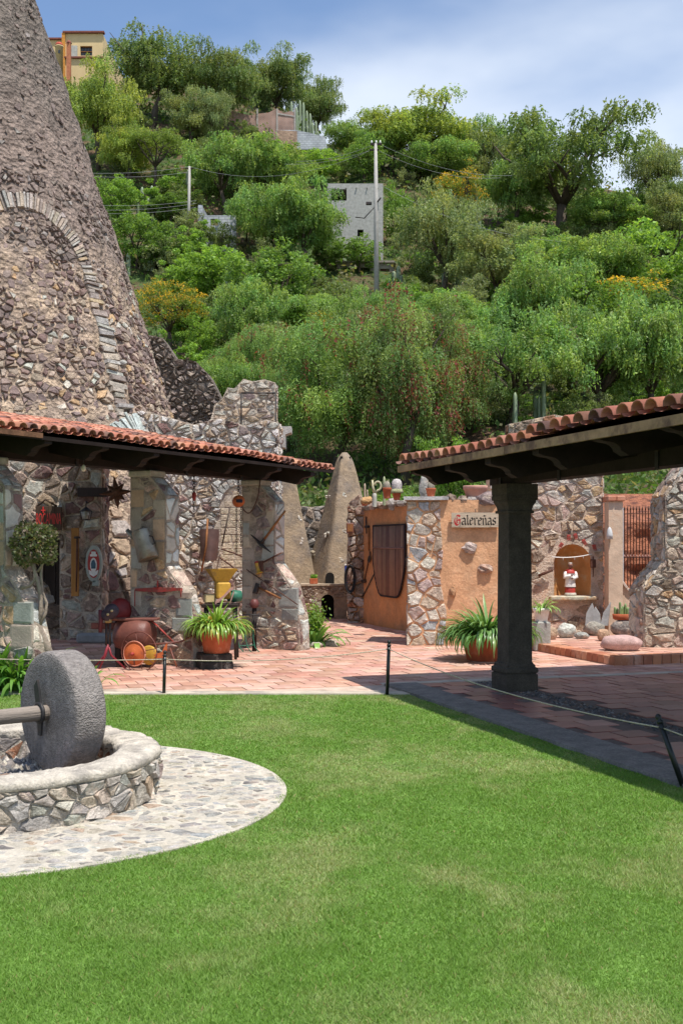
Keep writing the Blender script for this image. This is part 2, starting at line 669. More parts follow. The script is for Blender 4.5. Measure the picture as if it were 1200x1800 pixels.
def grass():
    rs = np.random.RandomState(3)
    def field(x, y, s, k):
        # smooth value noise from a few sines, cheap and vectorised
        r = np.random.RandomState(k)
        v = np.zeros_like(x)
        for i in range(7):
            a, ph = r.uniform(0, 2 * PI), r.uniform(0, 6)
            f = s * r.uniform(0.6, 1.9)
            v += np.sin((x * math.cos(a) + y * math.sin(a)) * f + ph + 1.3 * np.sin((x * math.sin(a * 1.7) + y * math.cos(a * 1.7)) * f * 0.7))
        return v / 7
    VV, CC = [], []
    for (ya, yb, dens, wid, hgt) in ((1.2, 2.6, 14000, 0.0036, 0.021), (2.6, 4.6, 34000, 0.0023, 0.021), (4.6, 6.0, 25000, 0.0029, 0.020), (6.0, 8.0, 15000, 0.0039, 0.019), (8.0, 10.0, 9500, 0.0052, 0.018), (10.0, 12.06, 6500, 0.0064, 0.018)):
        xm = (yb * 0.31 + 0.5)
        n = int(dens * (yb - ya) * 2 * xm)
        x = rs.uniform(-xm, xm, n)
        y = rs.uniform(ya, yb, n)
        # beyond the frame the turf goes on a little thinner with broader blades
        n2 = int(dens * 0.3 * (yb - ya) * 2 * 2.2)
        x2 = rs.uniform(xm, xm + 2.2, n2) * np.where(rs.uniform(0, 1, n2) < 0.5, -1, 1)
        x, y = np.concatenate([x, x2]), np.concatenate([y, rs.uniform(ya, yb, n2)])
        outer = np.concatenate([np.zeros(n), np.ones(n2)])
        ok = (x < 0.72 + (12.08 - y) * 0.327 - 0.015 + 0.02 * np.sin(y * 9)) & ((x - APC.x) ** 2 + (y - APC.y) ** 2 > (AP_R - 0.02 + 0.025 * np.sin(np.arctan2(y - APC.y, x - APC.x) * 23)) ** 2)
        x, y, outer = x[ok], y[ok], outer[ok]
        n = len(x)
        f1, f2, f3 = field(x, y, 1.6, 5), field(x, y, 5.0, 6), field(x, y, 17.0, 7)
        dry = np.clip(0.27 + 1.2 * f1 + 1.0 * f2 + 0.6 * f3 + rs.normal(0, 0.22, n) - 0.10 * np.clip(5.5 - y, 0, 2) - 0.12, 0, 1)
        dry = dry * np.clip(0.55 + 0.45 * np.clip((x + 1.5) / 2.0, 0, 1), 0, 1)
        h = hgt * (0.75 + 0.4 * f2) * rs.uniform(0.55, 1.35, n) * (1 - 0.25 * dry)
        a = rs.uniform(0, 2 * PI, n)
        lean = rs.uniform(0.35, 1.7, n) * h
        la = rs.uniform(0, 2 * PI, n)
        w = wid * rs.uniform(0.7, 1.4, n) * (1 + outer)
        dx, dy = np.cos(a) * w, np.sin(a) * w
        V = np.zeros((n, 3, 3))
        V[:, 0, 0], V[:, 0, 1], V[:, 0, 2] = x - dx, y - dy, -0.002
        V[:, 1, 0], V[:, 1, 1], V[:, 1, 2] = x + dx, y + dy, -0.002
        V[:, 2, 0], V[:, 2, 1], V[:, 2, 2] = x + np.cos(la) * lean, y + np.sin(la) * lean, h
        g1, g2, g3 = np.array((0.148, 0.295, 0.042)), np.array((0.25, 0.405, 0.082)), np.array((0.50, 0.50, 0.25))
        mixv = rs.uniform(0, 1, n)[:, None]
        c = g1 * (1 - mixv) + g2 * mixv
        d = np.clip(dry, 0, 1)[:, None]
        c = c * (1 - d * 0.75) + g3 * d * 0.75
        brown = (rs.uniform(0, 1, n) < 0.015 + 0.06 * np.clip(dry - 0.45, 0, 1))[:, None]
        c = np.where(brown, np.array((0.42, 0.33, 0.16)), c)
        c = c * rs.uniform(0.72, 1.07, n)[:, None]
        VV.append(V.reshape(-1, 3))
        CC.append(np.repeat(c, 3, axis=0))
    me = np_mesh('grass', np.concatenate(VV), 3, np.concatenate(CC), M('grass_blade', src='attr', var=0, bump=0, rough=0.55, spec=0.25, trans=0.4))
    o = link(bpy.data.objects.new('grass', me))
    tag(o, 'short mown lawn grass, bright green with dry straw-coloured patches', 'grass', kind='stuff')
grass()

# ------------------------------------------------------------------ kerbs, court paving, portico floor
MAT_CONC = M('pale_concrete', (0.50, 0.43, 0.34), var=0.25, vscale=3, bump=0.5, bscale=40, bdist=0.01, col2=(0.34, 0.30, 0.25), c2scale=2.5)
MAT_CONCG = M('grey_concrete', (0.20, 0.18, 0.16), var=0.3, vscale=6, bump=0.8, bscale=55, bdist=0.012, pits=0.5, pscale=70, grain=0.25)
MAT_TILE = M('terracotta_floor', src='obj', var=0.22, vscale=3.0, bump=0.25, bscale=30, bdist=0.006, rough=0.7, col2=(0.60, 0.42, 0.33), c2scale=2.2, c2lo=0.56, c2hi=0.78)
MAT_TILE_A = M('terracotta_floor_far', src='attr', var=0.22, vscale=3.0, bump=0.25, bscale=30, bdist=0.006, rough=0.7, col2=(0.60, 0.42, 0.33), c2scale=2.2, c2lo=0.56, c2hi=0.78)
MAT_JOINT = M('tile_joint', (0.50, 0.38, 0.30), var=0.3, vscale=6, bump=0.4, bscale=60)
C_TERRA = [(0.50, 0.285, 0.21), (0.47, 0.26, 0.19), (0.54, 0.32, 0.245), (0.44, 0.23, 0.165), (0.53, 0.34, 0.265)]

kb = MB().prism([(-9, 12.085, -0.03), (0.80, 12.085, -0.03), (0.86, 12.30, -0.03), (-9, 12.30, -0.03)], (0, 0, 0.045)).build('court_kerb', MAT_CONC)
tag(kb, kind='structure')
pv = MB()
pv.prism([(-12, 12.302, -0.028), (0.90, 12.302, -0.028), (0.62, 13.15, -0.028), (12, 16.85, -0.028), (12, 27, -0.028), (-12, 27, -0.028)], (0, 0, 0.032))
patio = tag(pv.build('court_paving', MAT_JOINT), kind='structure')

def unit_box(name, sx, sy, sz, mat, b=0.0):
    mb = MB()
    if b:
        mb.bevbox((0, 0, 0), (sx, sy, sz), b=b)
    else:
        mb.box((0, 0, 0), (sx, sy, sz))
    o = mb.build(name, mat)
    me = o.data
    bpy.data.objects.remove(o)
    return me

def lay_tiles(parent, org, ax, ay, size, inside, zt, mat_o, mat_a, cols, name, rest, n0, n1, m0, m1, thick=0.024):
    me = unit_box(name, size - 0.014, size - 0.014, thick, mat_o)
    L = []
    ang = math.atan2(ax.y, ax.x)
    for i in range(n0, n1):
        for j in range(m0, m1):
            p = org + ax * (i + (0.5 if j % 2 else 0)) * size + ay * j * size
            if inside(p):
                q = in_frame((p.x, p.y, zt), 0)
                L.append((-(1e5 if q else 1) / p.y ** 3, p))
    L.sort(key=lambda t: t[0])
    rest_mb = MB()
    for k, (_, p) in enumerate(L):
        z = zt - thick / 2 + rnd(-0.003, 0.003)
        c = jit(random.choice(cols), 0.14, 0.05)
        if k < 300:
            o = bpy.data.objects.new(name, me)
            o.location = Vector((p.x, p.y, z)) - parent.location
            o.rotation_euler = (rnd(-0.006, 0.006), rnd(-0.006, 0.006), ang + rnd(-0.012, 0.012))
            o.color = (*c, 1)
            link(o, parent)
        else:
            rest_mb.box((p.x, p.y, z), (size - 0.014, size - 0.014, thick), Matrix.Rotation(ang, 3, 'Z'), col=c)
    if rest_mb.v:
        tag(rest_mb.build(rest, mat_a, parent), kind='stuff')

def court_in(p):
    t = (p - RO).dot(Rt)
    s = (p - RO).dot(Re)
    return p.y > 12.50 and s > 0.95 and -7 < p.x < 8.5 and p.y < 25.5
lay_tiles(patio, Vector((0, 17, 0)), Vector((0.951, 0.309, 0)), Vector((-0.309, 0.951, 0)), 0.30, court_in, 0.013, MAT_TILE, MAT_TILE_A, C_TERRA, 'floor_tile', 'far_floor_tiles', -40, 40, -40, 40)

# portico floor on the right: kerb strip, waxed tiles, pebble band
kp = [RP(s, t, -0.03) for s, t in ((0.75, 1.25), (0.75, 0.86), (-12, 0.86), (-12, 1.25))]
tag(MB().prism(kp, (0, 0, 0.06)).build('portico_kerb', MAT_CONCG), kind='structure')
band = [RP(s, t, -0.03) for s, t in ((0.92, 1.25), (0.92, -9), (0.752, -9), (0.752, 1.25))]
tag(MB().prism(band, (0, 0, 0.048)).build('pale_threshold', MAT_CONC), kind='structure')
pf = [RP(s, t, -0.03) for s, t in ((0.75, 0.858), (0.75, -9), (-12, -9), (-12, 0.858))]
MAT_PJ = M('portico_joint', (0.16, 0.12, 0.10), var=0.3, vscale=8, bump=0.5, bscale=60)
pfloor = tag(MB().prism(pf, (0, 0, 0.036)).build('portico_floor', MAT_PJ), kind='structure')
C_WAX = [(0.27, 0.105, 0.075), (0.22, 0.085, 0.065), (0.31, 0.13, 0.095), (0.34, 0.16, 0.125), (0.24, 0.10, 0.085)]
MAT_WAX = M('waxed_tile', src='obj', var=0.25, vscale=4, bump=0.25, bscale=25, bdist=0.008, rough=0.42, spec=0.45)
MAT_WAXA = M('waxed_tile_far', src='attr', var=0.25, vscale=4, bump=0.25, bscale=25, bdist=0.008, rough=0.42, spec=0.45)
def port_in(p):
    t, s = (p - RO).dot(Rt), (p - RO).dot(Re)
    return -10 < s < 0.62 and -7 < t < 0.72 and not (-0.30 < t < 0.26)
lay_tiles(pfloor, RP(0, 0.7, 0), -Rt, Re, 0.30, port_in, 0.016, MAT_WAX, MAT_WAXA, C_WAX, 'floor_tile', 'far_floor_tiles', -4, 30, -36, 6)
def pebbles():
    mb = MB()
    for i in range(1500):
        s, t = rnd(-7, 0.7), rnd(-0.15, 0.13)
        if abs(s) < 0.24 and abs(t) < 0.24:
            continue
        p = RP(s, t, 0.008)
        r = rnd(0.012, 0.024)
        n = 5
        a0 = rnd(0, 6)
        V = [p + Vector((math.cos(a0 + k * 2 * PI / n) * r * rnd(0.8, 1.3), math.sin(a0 + k * 2 * PI / n) * r, 0)) for k in range(n)] + [p + Vector((0, 0, r * 0.8))]
        mb.add(V, [(k, (k + 1) % n, n) for k in range(n)], jit(random.choice([(0.16, 0.15, 0.14), C_BROWN, (0.11, 0.105, 0.10), (0.24, 0.22, 0.2)]), 0.3), True)
    tag(mb.build('pebble_band', MAT_STONE_T, pfloor), kind='stuff')
pebbles()

# ------------------------------------------------------------------ cobbled apron round the mill
def apron():
    mb = MB()
    n = 72
    V = [APC + Vector((math.cos(2 * PI * k / n) * AP_R, math.sin(2 * PI * k / n) * AP_R, 0.004)) for k in range(n)]
    root = MB().prism([v + Vector((0, 0, -0.03)) for v in V], (0, 0, 0.036)).build('cobbled_apron', M('apron_mortar', (0.56, 0.505, 0.415), var=0.3, vscale=5, bump=1.0, bscale=30, bdist=0.03, grain=0.15))
    tag(root, kind='structure')
    st = Stones()
    reg = [(APC.x + math.cos(2 * PI * k / 40) * (AP_R - 0.02), APC.y + math.sin(2 * PI * k / 40) * (AP_R - 0.02)) for k in range(40)]
    cf = pal((3, (0.47, 0.44, 0.39)), (3, (0.40, 0.38, 0.34)), (2, (0.52, 0.46, 0.36)), (1, (0.36, 0.36, 0.34)), (0.5, (0.44, 0.33, 0.24)), (0.4, (0.26, 0.24, 0.22)))
    st.lay(reg, 0.105, 0.085, lambda u, v, h: Vector((u, v, 0.006 + h)), cf, gap=0.018, H=0.013, hv=0.6, rough=0.08, keep=lambda u, v, p: math.hypot(u - APC.x, v - APC.y) > RING_R - 0.05 and u > -4.3)
    st.commit(root, MAT_STONE, 'cobble', 'far_cobbles')
apron()
# ------------------------------------------------------------------ mill trough and millstone
def mill():
    c = APC
    root = thing('mill_trough', 'low round stone trough wall with pale coping on the lawn', 'trough', c)
    n = 60
    mb = MB()
    prof = [(RING_R - 0.012, 0.0), (RING_R - 0.02, 0.24), (RING_I + 0.012, 0.25), (RING_I + 0.012, -0.02)]
    V, F = [], []
    for k in range(n):
        a = 2 * PI * k / n
        for r, z in prof:
            V.append(c + Vector((math.cos(a) * r, math.sin(a) * r, z)))
    for k in range(n):
        for j in range(3):
            F.append((k * 4 + j, ((k + 1) % n) * 4 + j, ((k + 1) % n) * 4 + j + 1, k * 4 + j + 1))
    mb.add(V, F)
    mb.build('mortar_core', M('trough_mortar', (0.52, 0.46, 0.38), var=0.4, vscale=9, bump=1.0, bscale=30, bdist=0.05, grain=0.2), root)
    # coping: worn lime render
    mb = MB()
    V, F = [], []
    n = 200
    prof = [(RING_R - 0.03, 0.225), (RING_R - 0.004, 0.24), (RING_R - 0.002, 0.272), (RING_R - 0.018, 0.288), (RING_R - 0.05, 0.294), (RING_R - 0.10, 0.30), (RING_R - 0.15, 0.298), (RING_I + 0.05, 0.292), (RING_I + 0.012, 0.284), (RING_I - 0.004, 0.268), (RING_I + 0.002, 0.225)]
    m = len(prof)
    for k in range(n):
        a = 2 * PI * k / n
        for r, z in prof:
            w = nz(math.cos(a) * 7, math.sin(a) * 7, z * 9 + r * 3) * 0.022 + nz(math.cos(a) * 26, math.sin(a) * 26, z * 29 + r * 9) * 0.016
            V.append(c + Vector((math.cos(a) * (r + w), math.sin(a) * (r + w), z + w * 0.7)))
    for k in range(n):
        for j in range(m - 1):
            F.append((k * m + j, ((k + 1) % n) * m + j, ((k + 1) % n) * m + j + 1, k * m + j + 1))
    mb.add(V, F, None, True)
    mb.build('coping', M('lime_coping', (0.56, 0.50, 0.415), var=0.35, vscale=7, bump=1.0, bscale=22, bdist=0.035, col2=(0.38, 0.34, 0.29), c2scale=6, grain=0.18), root)
    st = Stones()
    def cyl(u, v, h):
        a = u / RING_R
        r = RING_R - 0.012 + h
        return c + Vector((math.cos(a) * r, math.sin(a) * r, v))
    cf = pal((2.5, (0.47, 0.42, 0.36)), (2, (0.40, 0.37, 0.33)), (1, (0.34, 0.27, 0.24)), (2, (0.50, 0.42, 0.33)), (0.8, C_GREEN), (0.7, C_TAN))
    for a0, a1 in ((-PI * 0.98, -PI * 0.5), (-PI * 0.5, 0.0), (0.0, PI * 0.5), (PI * 0.5, PI * 0.98)):
        st.lay([(a0 * RING_R, 0.0), (a1 * RING_R, 0.0), (a1 * RING_R, 0.235), (a0 * RING_R, 0.235)], 0.12, 0.075, cyl, cf, gap=0.008, H=0.03, hv=0.9, rough=0.5)
    def cyli(u, v, h):
        a = -u / RING_I
        r = RING_I + 0.012 - h
        return c + Vector((math.cos(a) * r, math.sin(a) * r, v))
    st.lay([(-PI * 0.6 * RING_I, 0.02), (PI * 0.6 * RING_I, 0.02), (PI * 0.6 * RING_I, 0.23), (-PI * 0.6 * RING_I, 0.23)], 0.14, 0.10, cyli, pal((1, C_BROWN), (1, C_GREY), (1, C_RUST)), gap=0.02, H=0.03)
    st.commit(root, MAT_STONE)
    # gravel bed inside
    mb = MB()
    for i in range(900):
        a, r = rnd(0, 2 * PI), math.sqrt(rnd(0, 1)) * (RING_I - 0.02)
        q = rnd(0.012, 0.035)
        p = c + Vector((math.cos(a) * r, math.sin(a) * r, 0.08 + q * 0.3))
        V = [p + Vector((math.cos(k * 1.2566 + i) * q * rnd(0.7, 1.3), math.sin(k * 1.2566 + i) * q * rnd(0.7, 1.3), -q * 0.4)) for k in range(5)] + [p + Vector((rnd(-0.3, 0.3) * q, 0, q * 0.7))]
        mb.add(V, [(k, (k + 1) % 5, 5) for k in range(5)], jit(random.choice([C_GREY, (0.36, 0.37, 0.38), C_PALE, (0.2, 0.19, 0.19)]), 0.3), False)
    bed = [c + Vector((math.cos(2 * PI * k / 40) * RING_I, math.sin(2 * PI * k / 40) * RING_I, 0.078)) for k in range(40)]
    mb.add(bed, [tuple(range(40))], (0.17, 0.16, 0.155))
    tag(mb.build('gravel', MAT_STONE), 'loose grey gravel filling the bottom of the round trough', 'gravel', kind='stuff')
    # rocks lying in the trough, by the front of the wheel
    spots = [(118, 1352, 6.72, (0.115, 0.085, 0.07), (0.50, 0.42, 0.33), 'pale buff rock lying in the trough below the millstone'),
             (62, 1358, 6.66, (0.13, 0.10, 0.055), (0.36, 0.19, 0.14), 'flat reddish rock in the trough beside the pale buff rock'),
             (152, 1343, 6.85, (0.075, 0.06, 0.06), (0.44, 0.27, 0.14), 'small ochre rock in the trough against the millstone foot'),
             (12, 1335, 6.95, (0.12, 0.09, 0.07), (0.36, 0.25, 0.19), 'brown rock in the trough under the wooden axle')]
    for i, (px, py, Y, sz, col, lab) in enumerate(spots):
        p = W(px, py, Y)
        p.z = 0.075 + sz[2] * 0.7
        o = MB().rock((p.x, p.y, p.z), sz, seed=i + 2, col=col).build('loose_rock', MAT_STONE, loc=(p.x, p.y, 0.08))
        tag(o, lab, 'rock')
    # the wheel
    wc = Vector((-1.865, 7.60, 0.49))
    nrm = Vector((-0.745, -0.667, 0.0)).normalized()
    R_, T = 0.402, 0.225
    ms = thing('millstone', 'upright grey volcanic millstone wheel with wooden axle standing in the trough', 'millstone', (wc.x, wc.y, 0.08))
    prof = [(0.001, T / 2), (R_ * 0.25, T / 2), (R_ * 0.5, T / 2), (R_ * 0.75, T / 2), (R_ * 0.93, T / 2 - 0.002), (R_ - 0.014, T / 2 - 0.006), (R_ - 0.006, T / 2 - 0.013), (R_ - 0.002, T / 2 - 0.026), (R_, T / 2 - 0.05), (R_ + 0.002, 0.0),
            (R_, -T / 2 + 0.05), (R_ - 0.002, -T / 2 + 0.026), (R_ - 0.014, -T / 2 + 0.006), (R_ * 0.93, -T / 2 + 0.002), (0.001, -T / 2)]
    prof = [(r, -h) for r, h in prof]
    mb = MB().lathe(prof, wc, axis=-nrm, n=64, wob=0.012, close=False)
    mb.build('stone_wheel', M('volcanic_stone', (0.245, 0.218, 0.20), var=0.28, vscale=4, bump=0.9, bscale=75, bdist=0.013, pits=0.9, pscale=85, col2=(0.29, 0.235, 0.21), c2scale=2.2, c2lo=0.52, c2hi=0.7, grain=0.28), ms)
    fc = wc + nrm * (T / 2)
    ax_e = c + Vector((0, 0, 0.49))
    d = (ax_e - fc)
    pts = [fc - nrm * 0.03 + Vector((0, 0, 0)), fc + nrm * 0.08, fc + nrm * 0.28, ax_e + nrm * 0.12, ax_e + nrm * 0.55]
    pts = [p + Vector((0, 0, rnd(-0.006, 0.006))) for p in pts]
    mb = MB().tube(pts, [0.050, 0.052, 0.050, 0.048, 0.045], n=12)
    mb.build('axle_pole', M('weathered_pole', (0.22, 0.185, 0.155), var=0.45, vscale=6, bump=0.9, bscale=20, bdist=0.02, stretch=(0.25, 0.25, 3.0)), ms)
    up, sd = Vector((0, 0, 1)), nrm.cross(Vector((0, 0, 1)))
    mb = MB()
    ring = [fc + nrm * 0.055 + (up * math.cos(a) + sd * math.sin(a)) * 0.062 for a in [2 * PI * k / 12 for k in range(13)]]
    mb.tube(ring, 0.014, n=6)
    b0 = fc + nrm * 0.04 + sd * 0.0
    mb.prism([b0 + up * 0.05 - sd * 0.02, b0 + up * 0.05 + sd * 0.045, b0 + up * 0.17 + sd * 0.075, b0 + up * 0.215 + sd * 0.03, b0 + up * 0.15 + sd * 0.005], nrm * 0.016)
    mb.prism([b0 - up * 0.06 - sd * 0.03, b0 - up * 0.06 + sd * 0.03, b0 - up * 0.15 + sd * 0.02, b0 - up * 0.15 - sd * 0.02], nrm * 0.014)
    mb.build('iron_bracket', MAT_IRON, ms)
    post = thing('pivot_post', 'short upright wooden pivot post at the centre of the trough', 'post', (c.x - 0.05, c.y - 0.05, 0.07))
    MB().tube([c + Vector((-0.10, -0.10, 0.06)), c + Vector((-0.10, -0.10, 0.4)), c + Vector((-0.10, -0.10, 0.78))], [0.075, 0.07, 0.065], n=10).build('shaft', MAT_BARK, post)
    MB().lathe([(0.068, 0), (0.08, 0.01), (0.08, 0.05), (0.05, 0.07)], c + Vector((-0.10, -0.10, 0.77)), n=10).build('cap', MAT_IRON, post)
mill()
# ------------------------------------------------------------------ great conical furnace tower
TC, TR0, TK = Vector((-8.0, 24.0, 0)), 5.85, 0.328
def t_rad(z):
    return TR0 - TK * z
def tower_hit(px, py):
    y = 14.0
    while y < 30:
        p = W(px, py, y)
        if math.hypot(p.x - TC.x, p.y - TC.y) <= t_rad(p.z):
            return math.atan2(p.y - TC.y, p.x - TC.x), p.z
        y += 0.02
    return None
def tower():
    root = thing('furnace_tower', 'huge grey conical stone furnace tower with a walled-up arch behind the tiled porch', 'tower', TC)
    V, F, C = [], [], []
    na, nzv = 150, 90
    zs = [15.6 * j / nzv for j in range(nzv + 1)]
    def colz(z, a):
        k = sstep(6.2, 8.4, z + 1.1 * nz(a * 7, z * 1.1) + 0.5 * nz(a * 23, z * 4))
        k2 = sstep(9.2, 11.5, z + 0.8 * nz(a * 5, z * 0.8, 4))
        tan, lil, grey = Vector((0.50, 0.375, 0.26)), Vector((0.28, 0.215, 0.178)), Vector((0.19, 0.158, 0.132))
        q = 0.5 + 0.9 * nz(a * 16, z * 3.2, 9)
        low = tan.lerp(Vector((0.33, 0.25, 0.20)), max(0, min(1, q)))
        return low.lerp(lil.lerp(grey, k2), k)
    for z in zs:
        for k in range(na):
            a = 2 * PI * k / na - PI
            r = t_rad(z) - 0.02 + 0.07 * nz(a * 9, z * 1.7) + 0.045 * nz(a * 31, z * 6.0, 2) + 0.06 * nz(a * 3, z * 0.5, 5)
            V.append(TC + Vector((math.cos(a) * r, math.sin(a) * r, z)))
            C.append(tuple(colz(z, a)))
    for j in range(nzv):
        for k in range(na):
            F.append((j * na + k, j * na + (k + 1) % na, (j + 1) * na + (k + 1) % na, (j + 1) * na + k))
    mb = MB().add(V, F, None, True)
    mb.c = C
    mb.build('masonry_core', M('tower_face', src='attr', var=0.5, vscale=4.5, bump=1.0, bscale=8, bdist=0.16, pits=0.55, pscale=11, grain=0.32, rough=0.97), root)
    def cone(u, v, h):
        a = u / 4.0
        r = t_rad(v) + h - 0.01
        return TC + Vector((math.cos(a) * r, math.sin(a) * r, v + h * TK))
    # walled-up arch, read off the face of the cone
    ac, zc = tower_hit(61, 478)
    ar, zr = tower_hit(145, 478)
    rc = t_rad(zc)
    Rin = abs(ar - ac) * rc
    ztop = tower_hit(61, 370)[1]
    ky = (ztop - zc) / Rin
    # band geometry in metres about the arch centre; (x along the face, z)
    def band_pt(x, z, h):
        a = ac + x / rc
        zz = zc + z
        r = t_rad(zz) + h
        return TC + Vector((math.cos(a) * r, math.sin(a) * r, zz + h * TK))
    vs_ = Stones()
    def slab(x0, z0, dx, dz, ln, wd, hh, col):
        # slab of length ln along (dx,dz), width wd across it
        q = Vector((dx, dz)); q.normalize()
        n = Vector((-q.y, q.x))
        P = []
        for lvl, e in ((-0.05, 1.0), (hh, 0.93)):
            for a_, b_ in ((0, -1), (1, -1), (1, 1), (0, 1)):
                x = x0 + q.x * ln * (0.5 + (a_ - 0.5) * e) + n.x * wd * 0.5 * b_ * e
                z = z0 + q.y * ln * (0.5 + (a_ - 0.5) * e) + n.y * wd * 0.5 * b_ * e
                P.append(band_pt(x, z, lvl + (rnd(-0.01, 0.01) if lvl > 0 else 0)))
        vs_.add(P, [(3, 2, 1, 0), (4, 5, 6, 7), (0, 1, 5, 4), (1, 2, 6, 5), (2, 3, 7, 6), (3, 0, 4, 7)], col)
    cslate = pal((2, (0.37, 0.325, 0.275)), (1.0, (0.35, 0.33, 0.295)), (1.5, (0.40, 0.33, 0.255)), (1.2, (0.28, 0.235, 0.20)), (0.3, (0.42, 0.32, 0.20)))
    th = 0.0
    while th < PI:
        w = rnd(0.035, 0.075)
        x, z = math.cos(th) * Rin, math.sin(th) * Rin * ky
        slab(x, z, math.cos(th) + 0.12, math.sin(th) * 1.1, rnd(0.27, 0.39), w * 0.86, rnd(0.015, 0.06), cslate())
        th += w / Rin
    for sx in (1, -1):
        z = -0.02
        while zc + z > 2.6:
            hgt = rnd(0.07, 0.16)
            slab(sx * Rin * rnd(0.97, 1.05), z - hgt / 2, sx, rnd(-0.1, 0.1), rnd(0.18, 0.46), hgt * 0.84, rnd(0.01, 0.06), cslate())
            z -= hgt
    # spur of slates along the right edge of the cone, high up
    for (px, py) in [(126 + 0.33 * k * 9 + rnd(-3, 2), 150 + k * 9) for k in range(20)]:
        h_ = tower_hit(px - 6, py)
        if h_:
            x, z = (h_[0] - ac) * rc, h_[1] - zc
            k_ = t_rad(zc + z) / rc
            slab(x, z, 1, rnd(-0.05, 0.25), rnd(0.35, 0.6) / k_, rnd(0.06, 0.09), rnd(0.03, 0.07), cslate())
    # relieving arch just above the porch roof
    a2, z2 = tower_hit(255, 800)
    for k in range(26):
        th = PI * (0.08 + 0.84 * k / 25)
        x, z = (a2 - ac) * rc + math.cos(th) * 0.32, z2 - zc + math.sin(th) * 0.35
        slab(x, z, math.cos(th), math.sin(th), rnd(0.34, 0.5), 0.055, rnd(0.03, 0.08), jit((0.50, 0.54, 0.50), 0.15))
    vs_.commit(root, MAT_STONE_T, 'slate_slab', 'slate_rest', 300)
    # field stones
    st = Stones()
    cf_low = pal((3.5, (0.215, 0.16, 0.142)), (2, (0.19, 0.128, 0.11)), (3, (0.285, 0.215, 0.18)), (2.6, (0.38, 0.295, 0.225)), (0.4, C_GREEN), (0.35, C_OCHRE), (0.5, C_PALE))
    cf_up = pal((4, (0.24, 0.185, 0.158)), (3, (0.20, 0.158, 0.136)), (0.6, (0.32, 0.28, 0.25)))
    def in_band(x, z):
        r = math.hypot(x / Rin, z / (Rin * ky)) if z > 0 else abs(x) / Rin
        return 0.98 < r < 1.34
    def keep(lo):
        def f(u, v, p):
            x = (u / 4.0 - ac) * rc
            return not in_band(x, v - zc)
        return f
    aL, aR = -2.05, 0.15
    st.lay([(aL * 4, 2.3), (aR * 4, 2.3), (aR * 4, 7.0), (aL * 4, 7.0)], 0.15, 0.125, cone, cf_low, gap=0.03, H=0.045, hv=0.8, rough=0.3, keep=keep(0), prob=0.82)
    st.lay([(aL * 4, 0.1), (aR * 4, 0.1), (aR * 4, 2.3), (aL * 4, 2.3)], 0.26, 0.22, cone, pal((2, C_BROWN), (2, C_TAN), (1, C_GREY), (1, C_MAROON)), gap=0.04, H=0.07, rough=0.3)
    st.lay([(aL * 4, 7.0), (aR * 4, 7.0), (aR * 4, 8.7), (aL * 4, 8.7)], 0.15, 0.115, cone, cf_up, gap=0.03, H=0.045, hv=0.6, rough=0.3, prob=0.7)
    st.lay([(aL * 4, 8.7), (aR * 4, 8.7), (aR * 4, 13.5), (aL * 4, 13.5)], 0.20, 0.12, cone, cf_up, gap=0.05, H=0.018, hv=0.7, rough=0.2, prob=0.25)
    st.commit(root, MAT_STONE_T)
tower()

# ------------------------------------------------------------------ walls made of rubble in a vertical plane
def vwall(name, label, cat, A, B, outline, thick, stones, cf, mat_core=None, H=0.05, gap=0.03, su=0.26, sv=0.19, keep=None, rough=0.25, sides=True, root=None, prob=1.0, rounded=True):
    """wall whose front face runs from ground point A to B (seen from the camera side); outline in (u,z)"""
    A, B = Vector((*A, 0)), Vector((*B, 0))
    ud = (B - A).normalized()
    n = Vector((ud.y, -ud.x, 0))
    if n.y > 0:
        n = -n
    if root is None:
        root = thing(name, label, cat, (A + B) / 2)
    P = lambda u, z, h=0.0: A + ud * u + n * h + Vector((0, 0, z))
    MB().prism([P(u, z) for u, z in outline], -n * thick).build('core', mat_core or MAT_MORTAR, root)
    st = Stones()
    st.lay(outline, su, sv, lambda u, v, h: P(u, v, h), cf, gap=gap, H=H, rough=rough, keep=keep, prob=prob, rounded=rounded)
    if sides:
        umax = max(p[0] for p in outline)
        umin = min(p[0] for p in outline)
        for u0, sg in ((umin, -1), (umax, 1)):
            zz = [p[1] for p in outline if abs(p[0] - u0) < 0.02]
            if len(zz) > 1 and max(zz) - min(zz) > 0.3:
                st.lay([(0.02, min(zz)), (thick, min(zz)), (thick, max(zz)), (0.02, max(zz))], su, sv, lambda u, v, h, u0=u0, sg=sg: A + ud * (u0 + sg * h) - n * u + Vector((0, 0, v)), cf, gap=gap, H=H * 0.7)
    st.commit(root, MAT_STONE)
    return root, P, n, ud

CF_MIX = pal((2.5, C_MAROON), (2, C_PURPLE), (1.5, C_TAN), (1.5, C_PALE), (1, C_GREEN), (0.5, C_OCHRE), (1, C_PINK))
CF_WARM = pal((2.4, C_TAN), (2, C_PALE), (2.0, C_PINK), (0.8, (0.42, 0.39, 0.36)), (0.9, C_OCHRE), (0.8, C_GREEN), (0.8, C_BROWN))
CF_GREYS = pal((3, (0.56, 0.53, 0.48)), (2, (0.46, 0.42, 0.38)), (0.6, C_PURPLE), (1, C_GREEN), (0.6, C_TAN), (0.5, C_MAROON))

